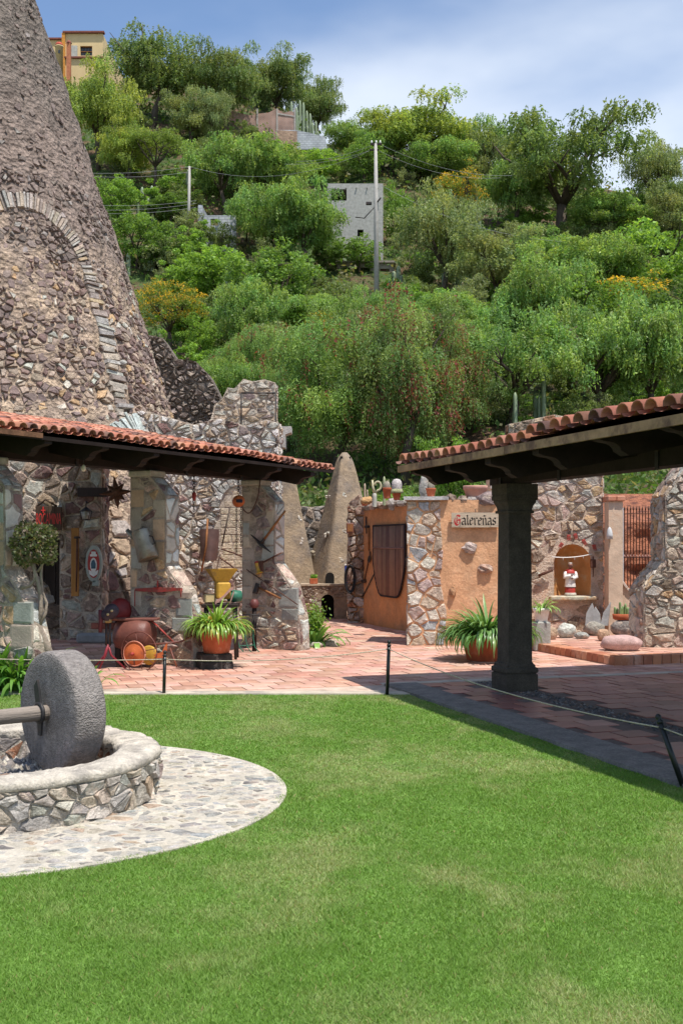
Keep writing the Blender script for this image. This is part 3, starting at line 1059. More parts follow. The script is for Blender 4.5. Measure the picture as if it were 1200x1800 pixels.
# shaded back wall of the porch, with the doorway at its left end
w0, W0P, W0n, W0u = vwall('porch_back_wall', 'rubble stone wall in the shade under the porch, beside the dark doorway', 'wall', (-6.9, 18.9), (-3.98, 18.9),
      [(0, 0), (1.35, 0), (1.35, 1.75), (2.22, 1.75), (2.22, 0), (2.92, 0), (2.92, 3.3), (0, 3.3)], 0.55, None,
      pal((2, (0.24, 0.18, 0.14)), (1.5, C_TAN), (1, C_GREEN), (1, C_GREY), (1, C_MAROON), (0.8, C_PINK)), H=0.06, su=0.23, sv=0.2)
def doorway():
    d = thing('porch_door', 'dark plank door standing in the shaded doorway under the porch', 'door', W0P(1.5, 0, -0.3))
    for k in range(5):
        p = W0P(1.30 + 0.19 * k + 0.095, 0.905, -0.42)
        MB().bevbox(p, (0.182, 0.04, 1.8), b=0.008).build('plank', M('door_plank', (0.03, 0.022, 0.018), var=0.4, vscale=6, bump=0.4, stretch=(1, 1, 0.2)), d)  # near-black planks stand for the dark inside of the doorway
    MB().box(W0P(1.78, 1.4, -0.39), (0.9, 0.025, 0.10)).build('ledge', MAT_WOOD_D, d)
    MB().tube([W0P(1.16, 0.95, -0.385), W0P(1.16, 1.0, -0.35), W0P(1.16, 1.08, -0.385)], 0.008, n=5).build('handle', MAT_IRON, d)
doorway()

# sunlit ruined wall behind, with the walled-up arch
def ruin():
    A, B = (-4.75, 22.0), (-1.2, 22.0)
    ua = -1.93 + 4.75
    def in_arch(u, z, m=0.0):
        if z < 1.15:
            return False
        hw = 0.42 + m
        if z < 2.32:
            return abs(u - ua) < hw
        return math.hypot(u - ua, z - 2.32) < hw
    out = [(0, 0), (3.55, 0), (3.55, 3.95), (3.3, 4.02), (2.9, 3.9), (2.4, 4.05), (1.9, 3.92), (1.4, 4.06), (0.9, 4.2), (0.5, 4.1), (0, 4.15)]
    root, P, n, ud = vwall('ruined_wall', 'sunlit ruined grey stone wall with a walled-up arch behind the porch pillars', 'wall', A, B, out, 0.6, None, CF_GREYS, H=0.085, su=0.17, sv=0.125, keep=lambda u, v, p: not in_arch(u, v, 0.05))
    st = Stones()
    z = 1.15
    while z < 2.72:
        h = rnd(0.10, 0.15)
        u = ua - 0.5 + rnd(0, 0.15)
        while u < ua + 0.5:
            w = rnd(0.16, 0.34)
            cu, cz = u + w / 2, z + h / 2
            if in_arch(cu, cz, -0.03):
                u0_, u1_ = max(u, ua - 0.41), min(u + w, ua + 0.41)
                poly = [(u0_, z), (u1_, z), (u1_, z + h), (u0_, z + h)]
                V, F = stone_geo(poly, (u0_ + u1_) / 2, cz, lambda a, b, c: P(a, b, c - 0.0), 0.014, 0.022, 0.05, False)
                st.add(V, F, jit((0.50, 0.41, 0.29), 0.15))
            u += w
        z += h
    # voussoirs
    for k in range(15):
        th = PI * (k + 0.5) / 15
        c0 = Vector((ua + math.cos(th) * 0.50, 2.32 + math.sin(th) * 0.50))
        t_ = Vector((-math.sin(th), math.cos(th))) * 0.052
        r_ = Vector((math.cos(th), math.sin(th))) * 0.09
        poly = [tuple(c0 - t_ - r_), tuple(c0 - t_ + r_), tuple(c0 + t_ * 1.15 + r_), tuple(c0 + t_ - r_)]
        if area_c(poly)[0] < 0:
            poly.reverse()
        V, F = stone_geo(poly, c0.x, c0.y, lambda a, b, c: P(a, b, c), 0.01, 0.11, 0.05, False)
        st.add(V, F, jit((0.40, 0.38, 0.34), 0.15))
    st.commit(root, MAT_STONE, 'arch_block', 'arch_block_rest')
    # upper ruin: sloping gable wall and dark rubble against the tower
    g, GPt, gn, gu = vwall('gable_ruin', 'pale sloping gable fragment of ruin standing above the porch roof', 'ruin', (-2.75, 22.9), (-1.33, 22.9),
        [(0, 3.6), (1.42, 3.6), (1.42, 4.86), (1.2, 4.93), (0.98, 4.88), (0.78, 4.94), (0.6, 4.74), (0.46, 4.76), (0.33, 4.5), (0.2, 4.42), (0.12, 4.12), (0, 4.05)], 0.7, None, pal((2, (0.46, 0.42, 0.35)), (2, (0.40, 0.37, 0.32)), (1, C_PURPLE), (1, C_TAN)), H=0.06, su=0.2, sv=0.10)
    MB().prism([GPt(u, z, 0.0) for u, z in [(1.2, 3.55), (1.62, 3.55), (1.62, 3.82), (1.74, 3.86), (1.74, 3.98), (1.2, 3.98)]], -gn * 0.45).build('cornice', M('cornice_stone', (0.42, 0.39, 0.36), var=0.3, bump=0.8), g)
    MB().prism([GPt(u, z, 0.0) for u, z in [(0.0, 0.0), (1.4, 0.0), (1.4, 3.59), (0.0, 3.59)]], -gn * 0.6).build('lower_core', MAT_MORTAR, g)
    d, DP, dn, du = vwall('dark_rubble_ruin', 'dark overgrown rubble wall between the furnace tower and the gable fragment', 'ruin', (-4.3, 24.2), (-2.5, 24.2),
        [(0, 0.0), (1.8, 0.0), (1.8, 4.6), (1.5, 5.2), (1.2, 5.5), (0.8, 5.55), (0.5, 6.0), (0, 6.1)], 0.8, None, pal((3, (0.19, 0.155, 0.13)), (2, (0.25, 0.205, 0.175)), (1, (0.32, 0.27, 0.23))), mat_core=M('dark_mortar', (0.20, 0.165, 0.135), var=0.4, bump=1.0, bscale=14, bdist=0.08), H=0.17, su=0.15, sv=0.11, rough=0.9)
    # iron railing along the ruin
    r = thing('iron_railing', 'thin dark iron railing on top of the ruined wall', 'railing', (-1.5, 22.05, 3.9))
    for x in (-1.95, -1.28):
        MB().tube([(x, 22.15, 3.85), (x, 22.15, 4.55)], 0.016, n=5).build('post', MAT_IRON, r)
    MB().tube([(-1.95, 22.15, 4.55), (-1.28, 22.15, 4.55)], 0.016, n=5).build('top_rail', MAT_IRON, r)
    MB().tube([(-1.28, 22.15, 4.55), (-1.25, 21.9, 3.0)], 0.012, n=5).build('stay_rod', MAT_IRON, r)
ruin()

# ------------------------------------------------------------------ buttressed porch pillars
PROF = [(0.0, 0.0), (-0.03, 0.5), (-0.17, 0.98), (-0.46, 1.33), (-0.46, 2.24), (-0.72, 2.50), (-0.72, 2.58), (-1.06, 2.58), (-1.06, 0.0)]
def pillar(s0, thick, label, seed):
    random.seed(seed)
    root = thing('stone_pillar', label, 'pillar', LP(s0 + thick / 2, -0.6, 0))
    MB().prism([LP(s0, t, z) for t, z in PROF], La * thick).build('core', M('pillar_mortar', (0.44, 0.36, 0.28), var=0.4, vscale=6, bump=1.0, bscale=28, bdist=0.05, col2=(0.36, 0.29, 0.24), c2scale=4, grain=0.2), root)
    st = Stones()
    big = pal((3, C_MAROON), (2, C_PURPLE), (1.0, C_PINK), (0.8, C_OCHRE), (0.6, C_TAN), (0.6, C_GREEN))
    blk = pal((1.6, (0.40, 0.405, 0.36)), (2.4, (0.45, 0.37, 0.285)), (0.9, (0.46, 0.32, 0.21)))
    low = pal((2, C_TAN), (2, C_PINK), (1, C_GREEN), (1, C_MAROON), (1, C_BROWN))
    fl = lambda u, v, h: LP(s0 - h, u, v)
    # dressed corner blocks up the front and back edges of the shaded side
    def blocks(t0, t1, z0, z1, edge):
        z = z0
        while z < z1 - 0.08:
            h = min(rnd(0.16, 0.36), z1 - z)
            w = rnd(0.4, 1.0) * (t1 - t0)
            a, b = (t0, t0 + w) if edge < 0 else (t1 - w, t1)
            poly = [(a, z), (b, z), (b, z + h), (a, z + h)]
            V, F = stone_geo(poly, (a + b) / 2, z + h / 2, fl, 0.016, 0.016, 0.02, False)
            bs.add(V, F, blk(), 3000)
            if edge > 0:
                pass
            taken.append((a, b, z, z + h))
            z += h
    taken = []
    bs = Stones()
    blocks(-1.05, -0.82, 0.75, 2.5, -1)
    blocks(-0.74, -0.47, 1.36, 2.2, 1)
    blk = pal((2, (0.33, 0.335, 0.295)), (1, (0.36, 0.29, 0.23)))
    blocks(-0.40, -0.04, 0.45, 0.98, 1)
    free = lambda u, v, p: not any(a - 0.03 < u < b + 0.03 and c < v < d for a, b, c, d in taken)
    st.lay([(-1.05, 0.62), (-0.06, 0.62), (-0.17, 0.98), (-0.47, 1.32), (-0.47, 2.24), (-0.73, 2.49), (-1.05, 2.49)], 0.215, 0.155, fl, big, gap=0.034, H=0.034, hv=0.5, rough=0.12, keep=free, rounded=0.9)
    st.lay([(-1.06, 0.0), (0.0, 0.0), (-0.03, 0.6), (-1.06, 0.6)], 0.2, 0.13, fl, low, gap=0.03, H=0.05, hv=0.6, rough=0.35, keep=free)
    MB().bevbox(LP(s0 + thick / 2, -0.89, 2.545), (thick + 0.05, 0.38, 0.08), Matrix.Rotation(math.radians(-30), 3, 'Z') @ Matrix.Rotation(math.radians(90), 3, 'Z') if False else Matrix(((La.x, Ln.x, 0), (La.y, Ln.y, 0), (0, 0, 1))), b=0.012).build('cap_stone', M('cap_stone', (0.46, 0.41, 0.33), var=0.3, bump=0.7, bscale=25), root)
    # front: courses following the stepped buttress outline
    path = PROF[:6]
    def front(u, v, h):
        rem = v
        for (t0, z0), (t1, z1) in zip(path, path[1:]):
            L_ = math.hypot(t1 - t0, z1 - z0)
            if rem <= L_ or (t1, z1) == path[-1]:
                k = rem / L_
                nt, nz_ = (z1 - z0) / L_, -(t1 - t0) / L_
                return LP(s0 + u, t0 + (t1 - t0) * k + nt * h, z0 + (z1 - z0) * k + nz_ * h)
            rem -= L_
    tot = sum(math.hypot(b[0] - a[0], b[1] - a[1]) for a, b in zip(path, path[1:]))
    cuts = [0]
    for a, b in zip(path, path[1:]):
        cuts.append(cuts[-1] + math.hypot(b[0] - a[0], b[1] - a[1]))
    fr = pal((3, (0.50, 0.51, 0.47)), (2, (0.54, 0.48, 0.40)), (1.0, C_MAROON), (0.7, C_PINK))
    for a, b in zip(cuts, cuts[1:]):
        (bs if b - a > 0.7 else st).lay([(0.0, a + 0.01), (thick, a + 0.01), (thick, b - 0.01), (0.0, b - 0.01)], 0.2, 0.2, front, fr, gap=0.03, H=0.022, rough=0.08)
    st.commit(root, MAT_STONE)
    bs.commit(root, MAT_BLOCK, 'dressed_block', 'dressed_block_rest')
    return root
pillar(-3.00, 0.27, 'buttressed stone pillar of the porch behind the clipped ball tree', 11)
pillar(-0.20, 0.28, 'buttressed stone pillar with a metal jug and red yoke hung on it', 12)
pillar(2.40, 0.27, 'buttressed stone pillar at the porch end with pickaxe and axe hung on it', 13)
random.seed(99)

# ------------------------------------------------------------------ clay tile roofs
MAT_RT = M('roof_tile', src='obj', var=0.3, vscale=7, bump=0.3, bscale=25, bdist=0.008, rough=0.75, col2=(0.12, 0.07, 0.06), c2scale=3.5, c2lo=0.58, c2hi=0.72)
MAT_RTA = M('roof_tile_far', src='attr', var=0.3, vscale=7, bump=0.3, bscale=25, bdist=0.008, rough=0.75, col2=(0.12, 0.07, 0.06), c2scale=3.5, c2lo=0.58, c2hi=0.72)
C_ROOF = [(0.46, 0.185, 0.115), (0.42, 0.16, 0.10), (0.52, 0.25, 0.165), (0.38, 0.145, 0.09), (0.30, 0.13, 0.09), (0.17, 0.09, 0.07)]
def tile_geo(r, Lt, th=0.012, n=6):
    V, F = [], []
    for y, k in ((0.0, 1.0), (Lt, 0.86)):
        for rr in (r * k, r * k - th):
            for i in range(n + 1):
                a = PI * i / n
                V.append(Vector((math.cos(a) * rr, y, math.sin(a) * rr * 0.86)))
    m = n + 1
    for i in range(n):
        F.append((i, i + 1, 2 * m + i + 1, 2 * m + i))
        F.append((m + i + 1, m + i, 3 * m + i, 3 * m + i + 1))
        F.append((i + 1, i, m + i, m + i + 1))
    return V, F
def clay_roof(root, P, s0, s1, te, tb, ze, zb, pitch, r, Lt, expo, sdir, flip):
    ud = sdir.normalized()
    a0, a1 = P((s0 + s1) / 2, te, ze((s0 + s1) / 2)), P((s0 + s1) / 2, tb, zb)
    vd = (a1 - a0).normalized()
    if ud.cross(vd).z < 0:
        ud = -ud
    nd = ud.cross(vd)
    V, F = tile_geo(r, Lt)
    me_o = MB().add(V, F, None, True).build('roof_tile', MAT_RT)
    me = me_o.data
    bpy.data.objects.remove(me_o)
    slope_len = (a1 - a0).length
    nrow = int(slope_len / expo)
    items = []
    ns = int(abs(s1 - s0) / pitch)
    for i in range(ns):
        s = s0 + (i + 0.5) * (s1 - s0) / ns
        e = P(s, te, ze(s))
        b = P(s, tb, zb)
        v2 = (b - e).normalized()
        for j in range(nrow):
            p = e + v2 * (j * expo + rnd(-0.012, 0.012)) + nd * (0.022 + rnd(-0.003, 0.004)) + ud * rnd(-0.006, 0.006)
            items.append((p, v2, j, s))
    items.sort(key=lambda t: (not in_frame(t[0], 10), t[2], t[0].y))
    mb = MB()
    for k, (p, v2, j, s) in enumerate(items):
        n2 = ud.cross(v2).normalized()
        tilt = 0.045 + rnd(-0.01, 0.01)
        v3 = (v2 - n2 * tilt).normalized()
        n3 = ud.cross(v3).normalized()
        yaw = rnd(-0.03, 0.03)
        u3 = (ud + v3 * yaw).normalized()
        v3 = n3.cross(u3)
        mt = Matrix(((u3.x, v3.x, n3.x), (u3.y, v3.y, n3.y), (u3.z, v3.z, n3.z)))
        c = jit(random.choice(C_ROOF), 0.18, 0.06)
        p = p + n3 * 0.02
        if k < 300:
            o = bpy.data.objects.new('roof_tile', me)
            o.matrix_local = Matrix.Translation(p - root.location) @ mt.to_4x4()
            o.color = (*c, 1)
            link(o, root)
        else:
            mb.add([p + mt @ q for q in V], F, c, True)
    if mb.v:
        tag(mb.build('far_roof_tiles', MAT_RTA, root), kind='stuff')
    # channel tiles below, one gutter between each pair of covers
    mb = MB()
    for i in range(ns + 1):
        s = s0 + i * (s1 - s0) / ns
        e, b = P(s, te, ze(s)) - vd * 0.0, P(s, tb, zb)
        for q0, q1 in ((e, b),):
            vv = []
            for k in range(5):
                a = PI + PI * k / 4
                off = ud * math.cos(a) * pitch * 0.5 + nd * (0.042 + math.sin(a) * 0.035)
                vv += [q0 + off, q1 + off]
            mb.add(vv, [(2 * k, 2 * k + 2, 2 * k + 3, 2 * k + 1) for k in range(4)], jit(random.choice(C_ROOF), 0.2), True)
    mb.build('channel_tiles', MAT_RTA, root)
    # timber deck
    c4 = [P(s0, te, ze(s0)), P(s1, te, ze(s1)), P(s1, tb, zb), P(s0, tb, zb)]
    MB().prism([q - nd * 0.045 for q in c4], nd * 0.04).build('timber_deck', MAT_WOOD_D, root)
    return ud, vd, nd

def corbel_poly(P, s, te, t_in, z_out, z_in, dep):
    """rafter with a curved, carved lower end"""
    pts = [(te - 0.02, z_out), (te - 0.02, z_out - 0.055), (te - 0.07, z_out - 0.07)]
    for k in range(6):
        a = PI / 2 * k / 5
        pts.append((te - 0.10 - 0.13 * math.sin(a), z_out - 0.075 - dep * 0.55 * (1 - math.cos(a))))
    pts += [(te - 0.30, z_out - 0.06 - dep), (t_in, z_in - 0.13), (t_in, z_in)]
    return [P(s, t, z) for t, z in pts]

def left_roof():
    zl = lambda s: 2.80 - 0.055 * sstep(0.3, 3.15, s) + 0.012 * math.sin(s * 2.1)
    root = thing('porch_roof', 'red clay tile porch roof on dark beams over the old tools', 'roof', LP(-1, -1.5, 2.75))
    clay_roof(root, LP, -7.0, 3.16, 0.10, -4.0, zl, 3.52, 0.150, 0.066, 0.42, 0.345, La, False)
    # main beam on the pillars
    MB().prism([LP(-7.0, t, z) for t, z in ((-0.78, 2.585), (-1.05, 2.585), (-1.05, 2.83), (-0.78, 2.83))], La * 9.95).build('main_beam', MAT_WOOD_D, root)
    MB().prism([LP(-7.0, t, z) for t, z in ((-3.5, 3.05), (-3.75, 3.05), (-3.75, 3.33), (-3.5, 3.33))], La * 10.1).build('back_beam', MAT_WOOD_D, root)
    s = -6.6
    while s < 3.1:
        z_e = zl(s) - 0.05
        MB().prism(corbel_poly(LP, s, 0.08, -3.95, z_e, z_e + (3.52 - 2.8) * (4.03 / 4.1), 0.12), La * 0.11).build('rafter', MAT_WOOD_D, root)
        s += 0.92
    MB().prism([LP(-7.0, t, z) for t, z in ((0.115, 2.745), (0.085, 2.745), (0.085, 2.80), (0.115, 2.80))], La * 4.0).build('fascia_board', M('fascia_wood', (0.15, 0.075, 0.04), var=0.4, vscale=8, bump=0.4), root)
    for s in (-1.55, 0.62, 1.95):
        MB().prism([LP(s, t, z) for t, z in ((-0.766, 2.56), (-0.778, 2.56), (-0.778, 2.86), (-0.766, 2.86))], La * 0.05).build('iron_strap', MAT_IRON, root)
left_roof()

def right_roof():
    ze = lambda s: 2.475 + 0.02 * math.sin(s * 1.3) + (0.03 if s < -2.5 else 0)
    root = thing('portico_roof', 'red clay tile portico roof with pale fascia carried by the square column', 'roof', RP(-3, -1, 2.45))
    clay_roof(root, RP, -11.0, 0.58, 1.13, -5.0, ze, 3.55, 0.20, 0.088, 0.44, 0.36, Re, True)
    MB().prism([RP(-11, t, z) for t, z in ((0.12, 2.262), (-0.12, 2.262), (-0.12, 2.47), (0.12, 2.47))], Re * 11.38).build('main_beam', MAT_WOOD_D, root)
    MB().prism([RP(-11, t, z) for t, z in ((-4.4, 2.9), (-4.65, 2.9), (-4.65, 3.15), (-4.4, 3.15))], Re * 11.3).build('back_beam', MAT_WOOD_D, root)
    s = 0.36
    while s > -11:
        z_e = ze(s) - 0.05
        MB().prism(corbel_poly(RP, s, 1.10, -4.9, z_e, z_e + 1.075 * 6.0 / 6.13, 0.12), -Re * 0.12).build('rafter', MAT_WOOD_D, root)
        s -= 0.95
    mf = M('pale_fascia', (0.33, 0.20, 0.11), var=0.4, vscale=7, bump=0.5, bscale=18, col2=(0.16, 0.09, 0.06), c2scale=4)
    for a, b in ((0.575, -2.1), (-2.11, -5.2), (-5.21, -8.2), (-8.21, -11)):
        zz = (ze(a) + ze(b)) / 2
        MB().prism([RP(a, t, z) for t, z in ((1.155, zz - 0.075), (1.125, zz - 0.075), (1.125, zz - 0.004), (1.155, zz - 0.004))], Re * (b - a)).build('fascia_board', mf, root)
    MB().prism([RP(0.60, t, z) for t, z in ((1.12, ze(0.5) - 0.075), (1.12, ze(0.5) - 0.005), (-4.9, 3.5), (-4.9, 3.43))], -Re * 0.03).build('verge_board', mf, root)
    for s in (0.12, -1.2, -2.9):
        MB().prism([RP(s, t, z) for t, z in ((0.121, 2.24), (0.135, 2.24), (0.135, 2.47), (0.121, 2.47))], -Re * 0.05).build('iron_strap', MAT_IRON, root)
right_roof()

def column():
    root = thing('stone_column', 'square dark pitted volcanic stone column carrying the portico corner', 'column', RO)
    mt = M('tuff_column', (0.068, 0.057, 0.044), var=0.3, vscale=7, bump=0.5, bscale=45, bdist=0.005, pits=0.8, pscale=38, grain=0.28)
    rot = Matrix(((Re.x, Rt.x, 0), (Re.y, Rt.y, 0), (0, 0, 1)))
    def sq(prof, name):
        mb = MB()
        V = []
        for w, z in prof:
            for a, b in ((-1, -1), (1, -1), (1, 1), (-1, 1)):
                V.append(RO + rot @ Vector((a * w / 2, b * w / 2, z)))
        F = [(0, 1, 2, 3)]
        for j in range(len(prof) - 1):
            for k in range(4):
                F.append((j * 4 + k, (j + 1) * 4 + k, (j + 1) * 4 + (k + 1) % 4, j * 4 + (k + 1) % 4))
        m = len(prof) - 1
        F.append((m * 4 + 3, m * 4 + 2, m * 4 + 1, m * 4))
        mb.add(V, F).build(name, mt, root)
    sq([(0.375, 0.0), (0.375, 0.185), (0.350, 0.188), (0.350, 0.198), (0.378, 0.205), (0.384, 0.225), (0.378, 0.25), (0.345, 0.262), (0.335, 0.267), (0.335, 0.285), (0.302, 0.30), (0.300, 0.312)], 'base')
    sq([(0.286, 0.31), (0.282, 0.318), (0.280, 0.86), (0.274, 0.866)], 'shaft_block')
    sq([(0.272, 0.866), (0.278, 0.872), (0.272, 1.42), (0.267, 1.426)], 'shaft_block')
    sq([(0.266, 1.426), (0.271, 1.432), (0.262, 1.93), (0.27, 1.94)], 'shaft_block')
    sq([(0.31, 1.94), (0.315, 1.945), (0.315, 1.965), (0.285, 1.972), (0.285, 1.99), (0.30, 2.02), (0.34, 2.055), (0.345, 2.06), (0.345, 2.08), (0.372, 2.085), (0.378, 2.11), (0.372, 2.135), (0.362, 2.14), (0.374, 2.145), (0.374, 2.26)], 'capital')
column()
# ------------------------------------------------------------------ plastered house with the lettered board
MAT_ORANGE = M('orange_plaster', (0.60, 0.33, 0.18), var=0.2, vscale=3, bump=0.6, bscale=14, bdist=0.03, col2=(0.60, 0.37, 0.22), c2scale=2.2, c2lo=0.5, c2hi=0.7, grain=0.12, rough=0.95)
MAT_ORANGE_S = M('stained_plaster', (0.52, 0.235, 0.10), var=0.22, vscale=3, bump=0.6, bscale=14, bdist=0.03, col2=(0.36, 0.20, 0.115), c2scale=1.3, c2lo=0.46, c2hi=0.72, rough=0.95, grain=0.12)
HZ = 2.30
def sign_house():
    root = thing('plastered_house', 'low orange plastered house with rough stone corner and pots along its roof edge', 'house', (1.9, 20.5, 0))
    plan = [(1.04, 17.86), (2.9, 17.86), (2.9, 24.0), (0.16, 24.0), (0.16, 23.05), (0.46, 22.95), (1.85, 18.72), (1.2, 18.70)]
    MB().prism([(x, y, -0.02) for x, y in plan], (0, 0, HZ + 0.02)).build('wall', MAT_ORANGE, root)
    # stained plaster skin of the side with the tools
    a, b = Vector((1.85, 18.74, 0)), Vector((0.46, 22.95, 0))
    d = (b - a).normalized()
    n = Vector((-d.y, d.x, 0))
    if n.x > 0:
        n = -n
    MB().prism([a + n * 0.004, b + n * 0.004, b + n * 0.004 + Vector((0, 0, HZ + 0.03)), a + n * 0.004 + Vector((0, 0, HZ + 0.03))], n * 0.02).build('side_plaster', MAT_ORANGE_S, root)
    st = Stones()
    cf = pal((2.2, (0.50, 0.39, 0.29)), (2, (0.52, 0.47, 0.39)), (1.5, (0.46, 0.35, 0.31)), (1, (0.38, 0.39, 0.39)), (0.7, C_OCHRE), (0.5, C_BROWN))
    # corner: front and left faces
    st.lay([(1.02, 0), (1.62, 0), (1.66, 0.5), (1.57, 1.0), (1.60, 1.5), (1.55, 2.05), (1.58, HZ - 0.02), (1.02, HZ - 0.02)], 0.24, 0.17, lambda u, v, h: Vector((u, 17.86 - h, v)), cf, gap=0.018, H=0.05, rough=0.25, hv=0.6)
    qd = Vector((1.2 - 1.04, 18.70 - 17.86, 0)).normalized()
    st.lay([(0.02, 0), (0.84, 0), (0.84, HZ), (0.02, HZ)], 0.25, 0.22, lambda u, v, h: Vector((1.04, 17.86, 0)) + qd * u + Vector((-qd.y, qd.x, 0)) * h + Vector((0, 0, v)), cf, gap=0.018, H=0.05, rough=0.25)
    # far jamb
    jf = pal((2, C_BROWN), (2, (0.34, 0.22, 0.16)), (1, C_RUST), (1, C_GREY))
    st.lay([(0.10, 0), (0.48, 0), (0.48, 2.5), (0.36, 2.62), (0.12, 2.45)], 0.2, 0.2, lambda u, v, h: Vector((u, 22.93 - h, v)), jf, gap=0.025, H=0.06, rough=0.35)
    st.lay([(22.94, 0), (23.9, 0), (23.9, 2.4), (22.94, 2.4)], 0.22, 0.2, lambda u, v, h: Vector((0.16 - h, u, v)), jf, gap=0.025, H=0.05, rough=0.3)
    # ledge stones along the roof edge of the side wall and the front
    for k in range(17):
        p = a + d * (0.15 + k * 0.26)
        mbv = MB().rock((p.x + n.x * 0.0, p.y, HZ + 0.05), (rnd(0.10, 0.16), rnd(0.12, 0.18), rnd(0.05, 0.13)), seed=k + 30, n=7, m=4)
        st.add([Vector(v) for v in mbv.v], mbv.f, jit(random.choice([C_BROWN, C_GREY, C_PINK, (0.28, 0.24, 0.2)])), 500)
    for k in range(8):
        mbv = MB().rock((1.75 + k * 0.155, 17.95, HZ + 0.005), (rnd(0.08, 0.11), rnd(0.10, 0.14), rnd(0.05, 0.075)), seed=k + 60, n=7, m=4)
        st.add([Vector(v) for v in mbv.v], mbv.f, jit(random.choice([C_TAN, C_GREY, C_BROWN])), 500)
    # stones showing through the plaster
    for (x, z, sx, sz, c, sd) in ((2.005, 1.545, 0.115, 0.085, (0.44, 0.35, 0.31), 3), (2.26, 1.22, 0.14, 0.07, (0.38, 0.25, 0.19), 4), (1.74, 0.86, 0.06, 0.10, (0.40, 0.22, 0.12), 6)):
        mbv = MB().rock((x, 17.85, z), (sx, 0.07, sz), seed=sd, n=9, m=6)
        st.add([Vector(v) for v in mbv.v], mbv.f, c, 800)
    mbv = MB().rock((2.30, 17.95, HZ + 0.0), (0.27, 0.15, 0.13), seed=9, n=10, m=6)
    st.add([Vector(v) for v in mbv.v], mbv.f, (0.24, 0.18, 0.17), 900)
    st.commit(root, MAT_STONE)
    # flagstone coping at the corner
    fs = M('flagstone', (0.46, 0.44, 0.42), var=0.3, vscale=5, bump=0.8, bscale=18)
    MB().prism([(x, y, HZ - 0.005) for x, y in ((0.97, 17.78), (1.66, 17.77), (1.72, 18.1), (1.6, 18.8), (1.1, 18.8))], (0.0, 0.0, 0.055)).build('flagstone', fs, root)
    for (x, z, dx, L_) in ((1.70, 1.85, -0.02, 0.30), (1.83, 1.85, -0.02, 0.16), (2.33, 1.87, -0.06, 0.32)):
        pass
    for (x, z) in ((1.72, 1.93), (1.86, 1.93), (2.34, 1.93)):
        MB().tube([(x, 17.87, z), (x, 17.76, z + 0.01)], 0.006, n=5).build('spike', MAT_IRON, root)
    # sign board
    bx0, bx1, bz0, bz1 = 1.72, 2.47, 1.868, 2.098
    cx, cz = (bx0 + bx1) / 2, (bz0 + bz1) / 2
    sg = thing('lettered_board', 'weathered wooden board lettered Galereñas in blackletter on the orange wall', 'sign', (cx, 17.80, cz))
    pts = [(bx0, bz0), (bx0 + 0.25, bz0 - 0.004), (bx1, bz0 + 0.003), (bx1 + 0.004, bz1), (bx0 + 0.3, bz1 + 0.004), (bx0 - 0.004, bz1 - 0.003)]
    MB().prism([(x, 17.785, z) for x, z in pts], (0, 0.03, 0)).build('board', M('board_wood', (0.50, 0.40, 0.29), var=0.3, vscale=6, bump=0.5, bscale=20, stretch=(0.3, 1, 2), col2=(0.36, 0.28, 0.20), c2scale=3), sg)
    MB().tube([(2.10, 17.80, bz1), (2.095, 17.83, bz1 + 0.06)], 0.006, n=5).build('nail', MAT_IRON, sg)
    # broad-nib lettering: every stroke swept with a slanted nib
    black, red = M('sign_black', (0.015, 0.013, 0.012), var=0, bump=0), M('sign_red', (0.42, 0.03, 0.03), var=0.2, bump=0)
    GL = {'a': [[(0.05, .62), (0.3, .72), (0.5, .6), (0.5, .1), (0.62, 0)], [(0.5, .42), (0.1, .3), (0.1, .08), (0.26, 0), (0.5, .16)]],
          'l': [[(0.1, 1.0), (0.18, .92), (0.18, .1), (0.32, 0)]],
          'e': [[(0.1, .38), (0.5, .5), (0.42, .68), (0.28, .72), (0.1, .56), (0.1, .1), (0.26, 0), (0.5, .12)]],
          'r': [[(0.02, .66), (0.16, .6), (0.16, .06), (0.26, 0)], [(0.16, .54), (0.36, .72), (0.5, .62)]],
          'n': [[(0.02, .66), (0.14, .6), (0.14, .06), (0.22, 0)], [(0.14, .54), (0.36, .72), (0.5, .58), (0.5, .08), (0.62, 0)]],
          's': [[(0.5, .62), (0.3, .72), (0.1, .56), (0.14, .42), (0.46, .3), (0.48, .12), (0.28, 0), (0.06, .1)]],
          'G': [[(0.84, .84), (0.62, .98), (0.34, .94), (0.14, .70), (0.08, .42), (0.18, .12), (0.46, -.04), (0.72, .06), (0.80, .22), (0.80, .50)], [(0.52, .50), (0.92, .50)], [(0.42, .80), (0.38, .46), (0.44, .16)]]}
    GL['ñ'] = GL['n'] + [[(0.08, .88), (0.24, .96), (0.38, .88), (0.54, .96)]]
    ADV = {'a': .66, 'l': .40, 'e': .60, 'r': .56, 'n': .68, 'ñ': .68, 's': .60, 'G': 1.02}
    S = 0.150
    tot = sum(ADV[c] for c in 'Galereñas')
    kx = 0.665 / tot
    x = bx0 + 0.035
    for ch in 'Galereñas':
        mb = MB()
        nib = Vector((0.07, 0, 0.06)) if ch != 'G' else Vector((0.075, 0, 0.08))
        for st_ in GL[ch]:
            for (ax_, az), (bx_, bz) in zip(st_, st_[1:]):
                p0 = Vector((x + ax_ * kx, 17.7842, bz0 + 0.04 + az * S))
                p1 = Vector((x + bx_ * kx, 17.7842, bz0 + 0.04 + bz * S))
                nb = Vector((nib.x * kx, 0, nib.z * S))
                q = [p0 - nb, p1 - nb, p1 + nb, p0 + nb]
                yo = Vector((0, -rnd(0, 0.0009), 0))
                mb.add([v + yo for v in q], [(0, 1, 2, 3)])
        mb.build('letter', red if ch == 'G' else black, sg)
        x += ADV[ch] * kx
    return a, d, n
GA, GD, GN = sign_house()
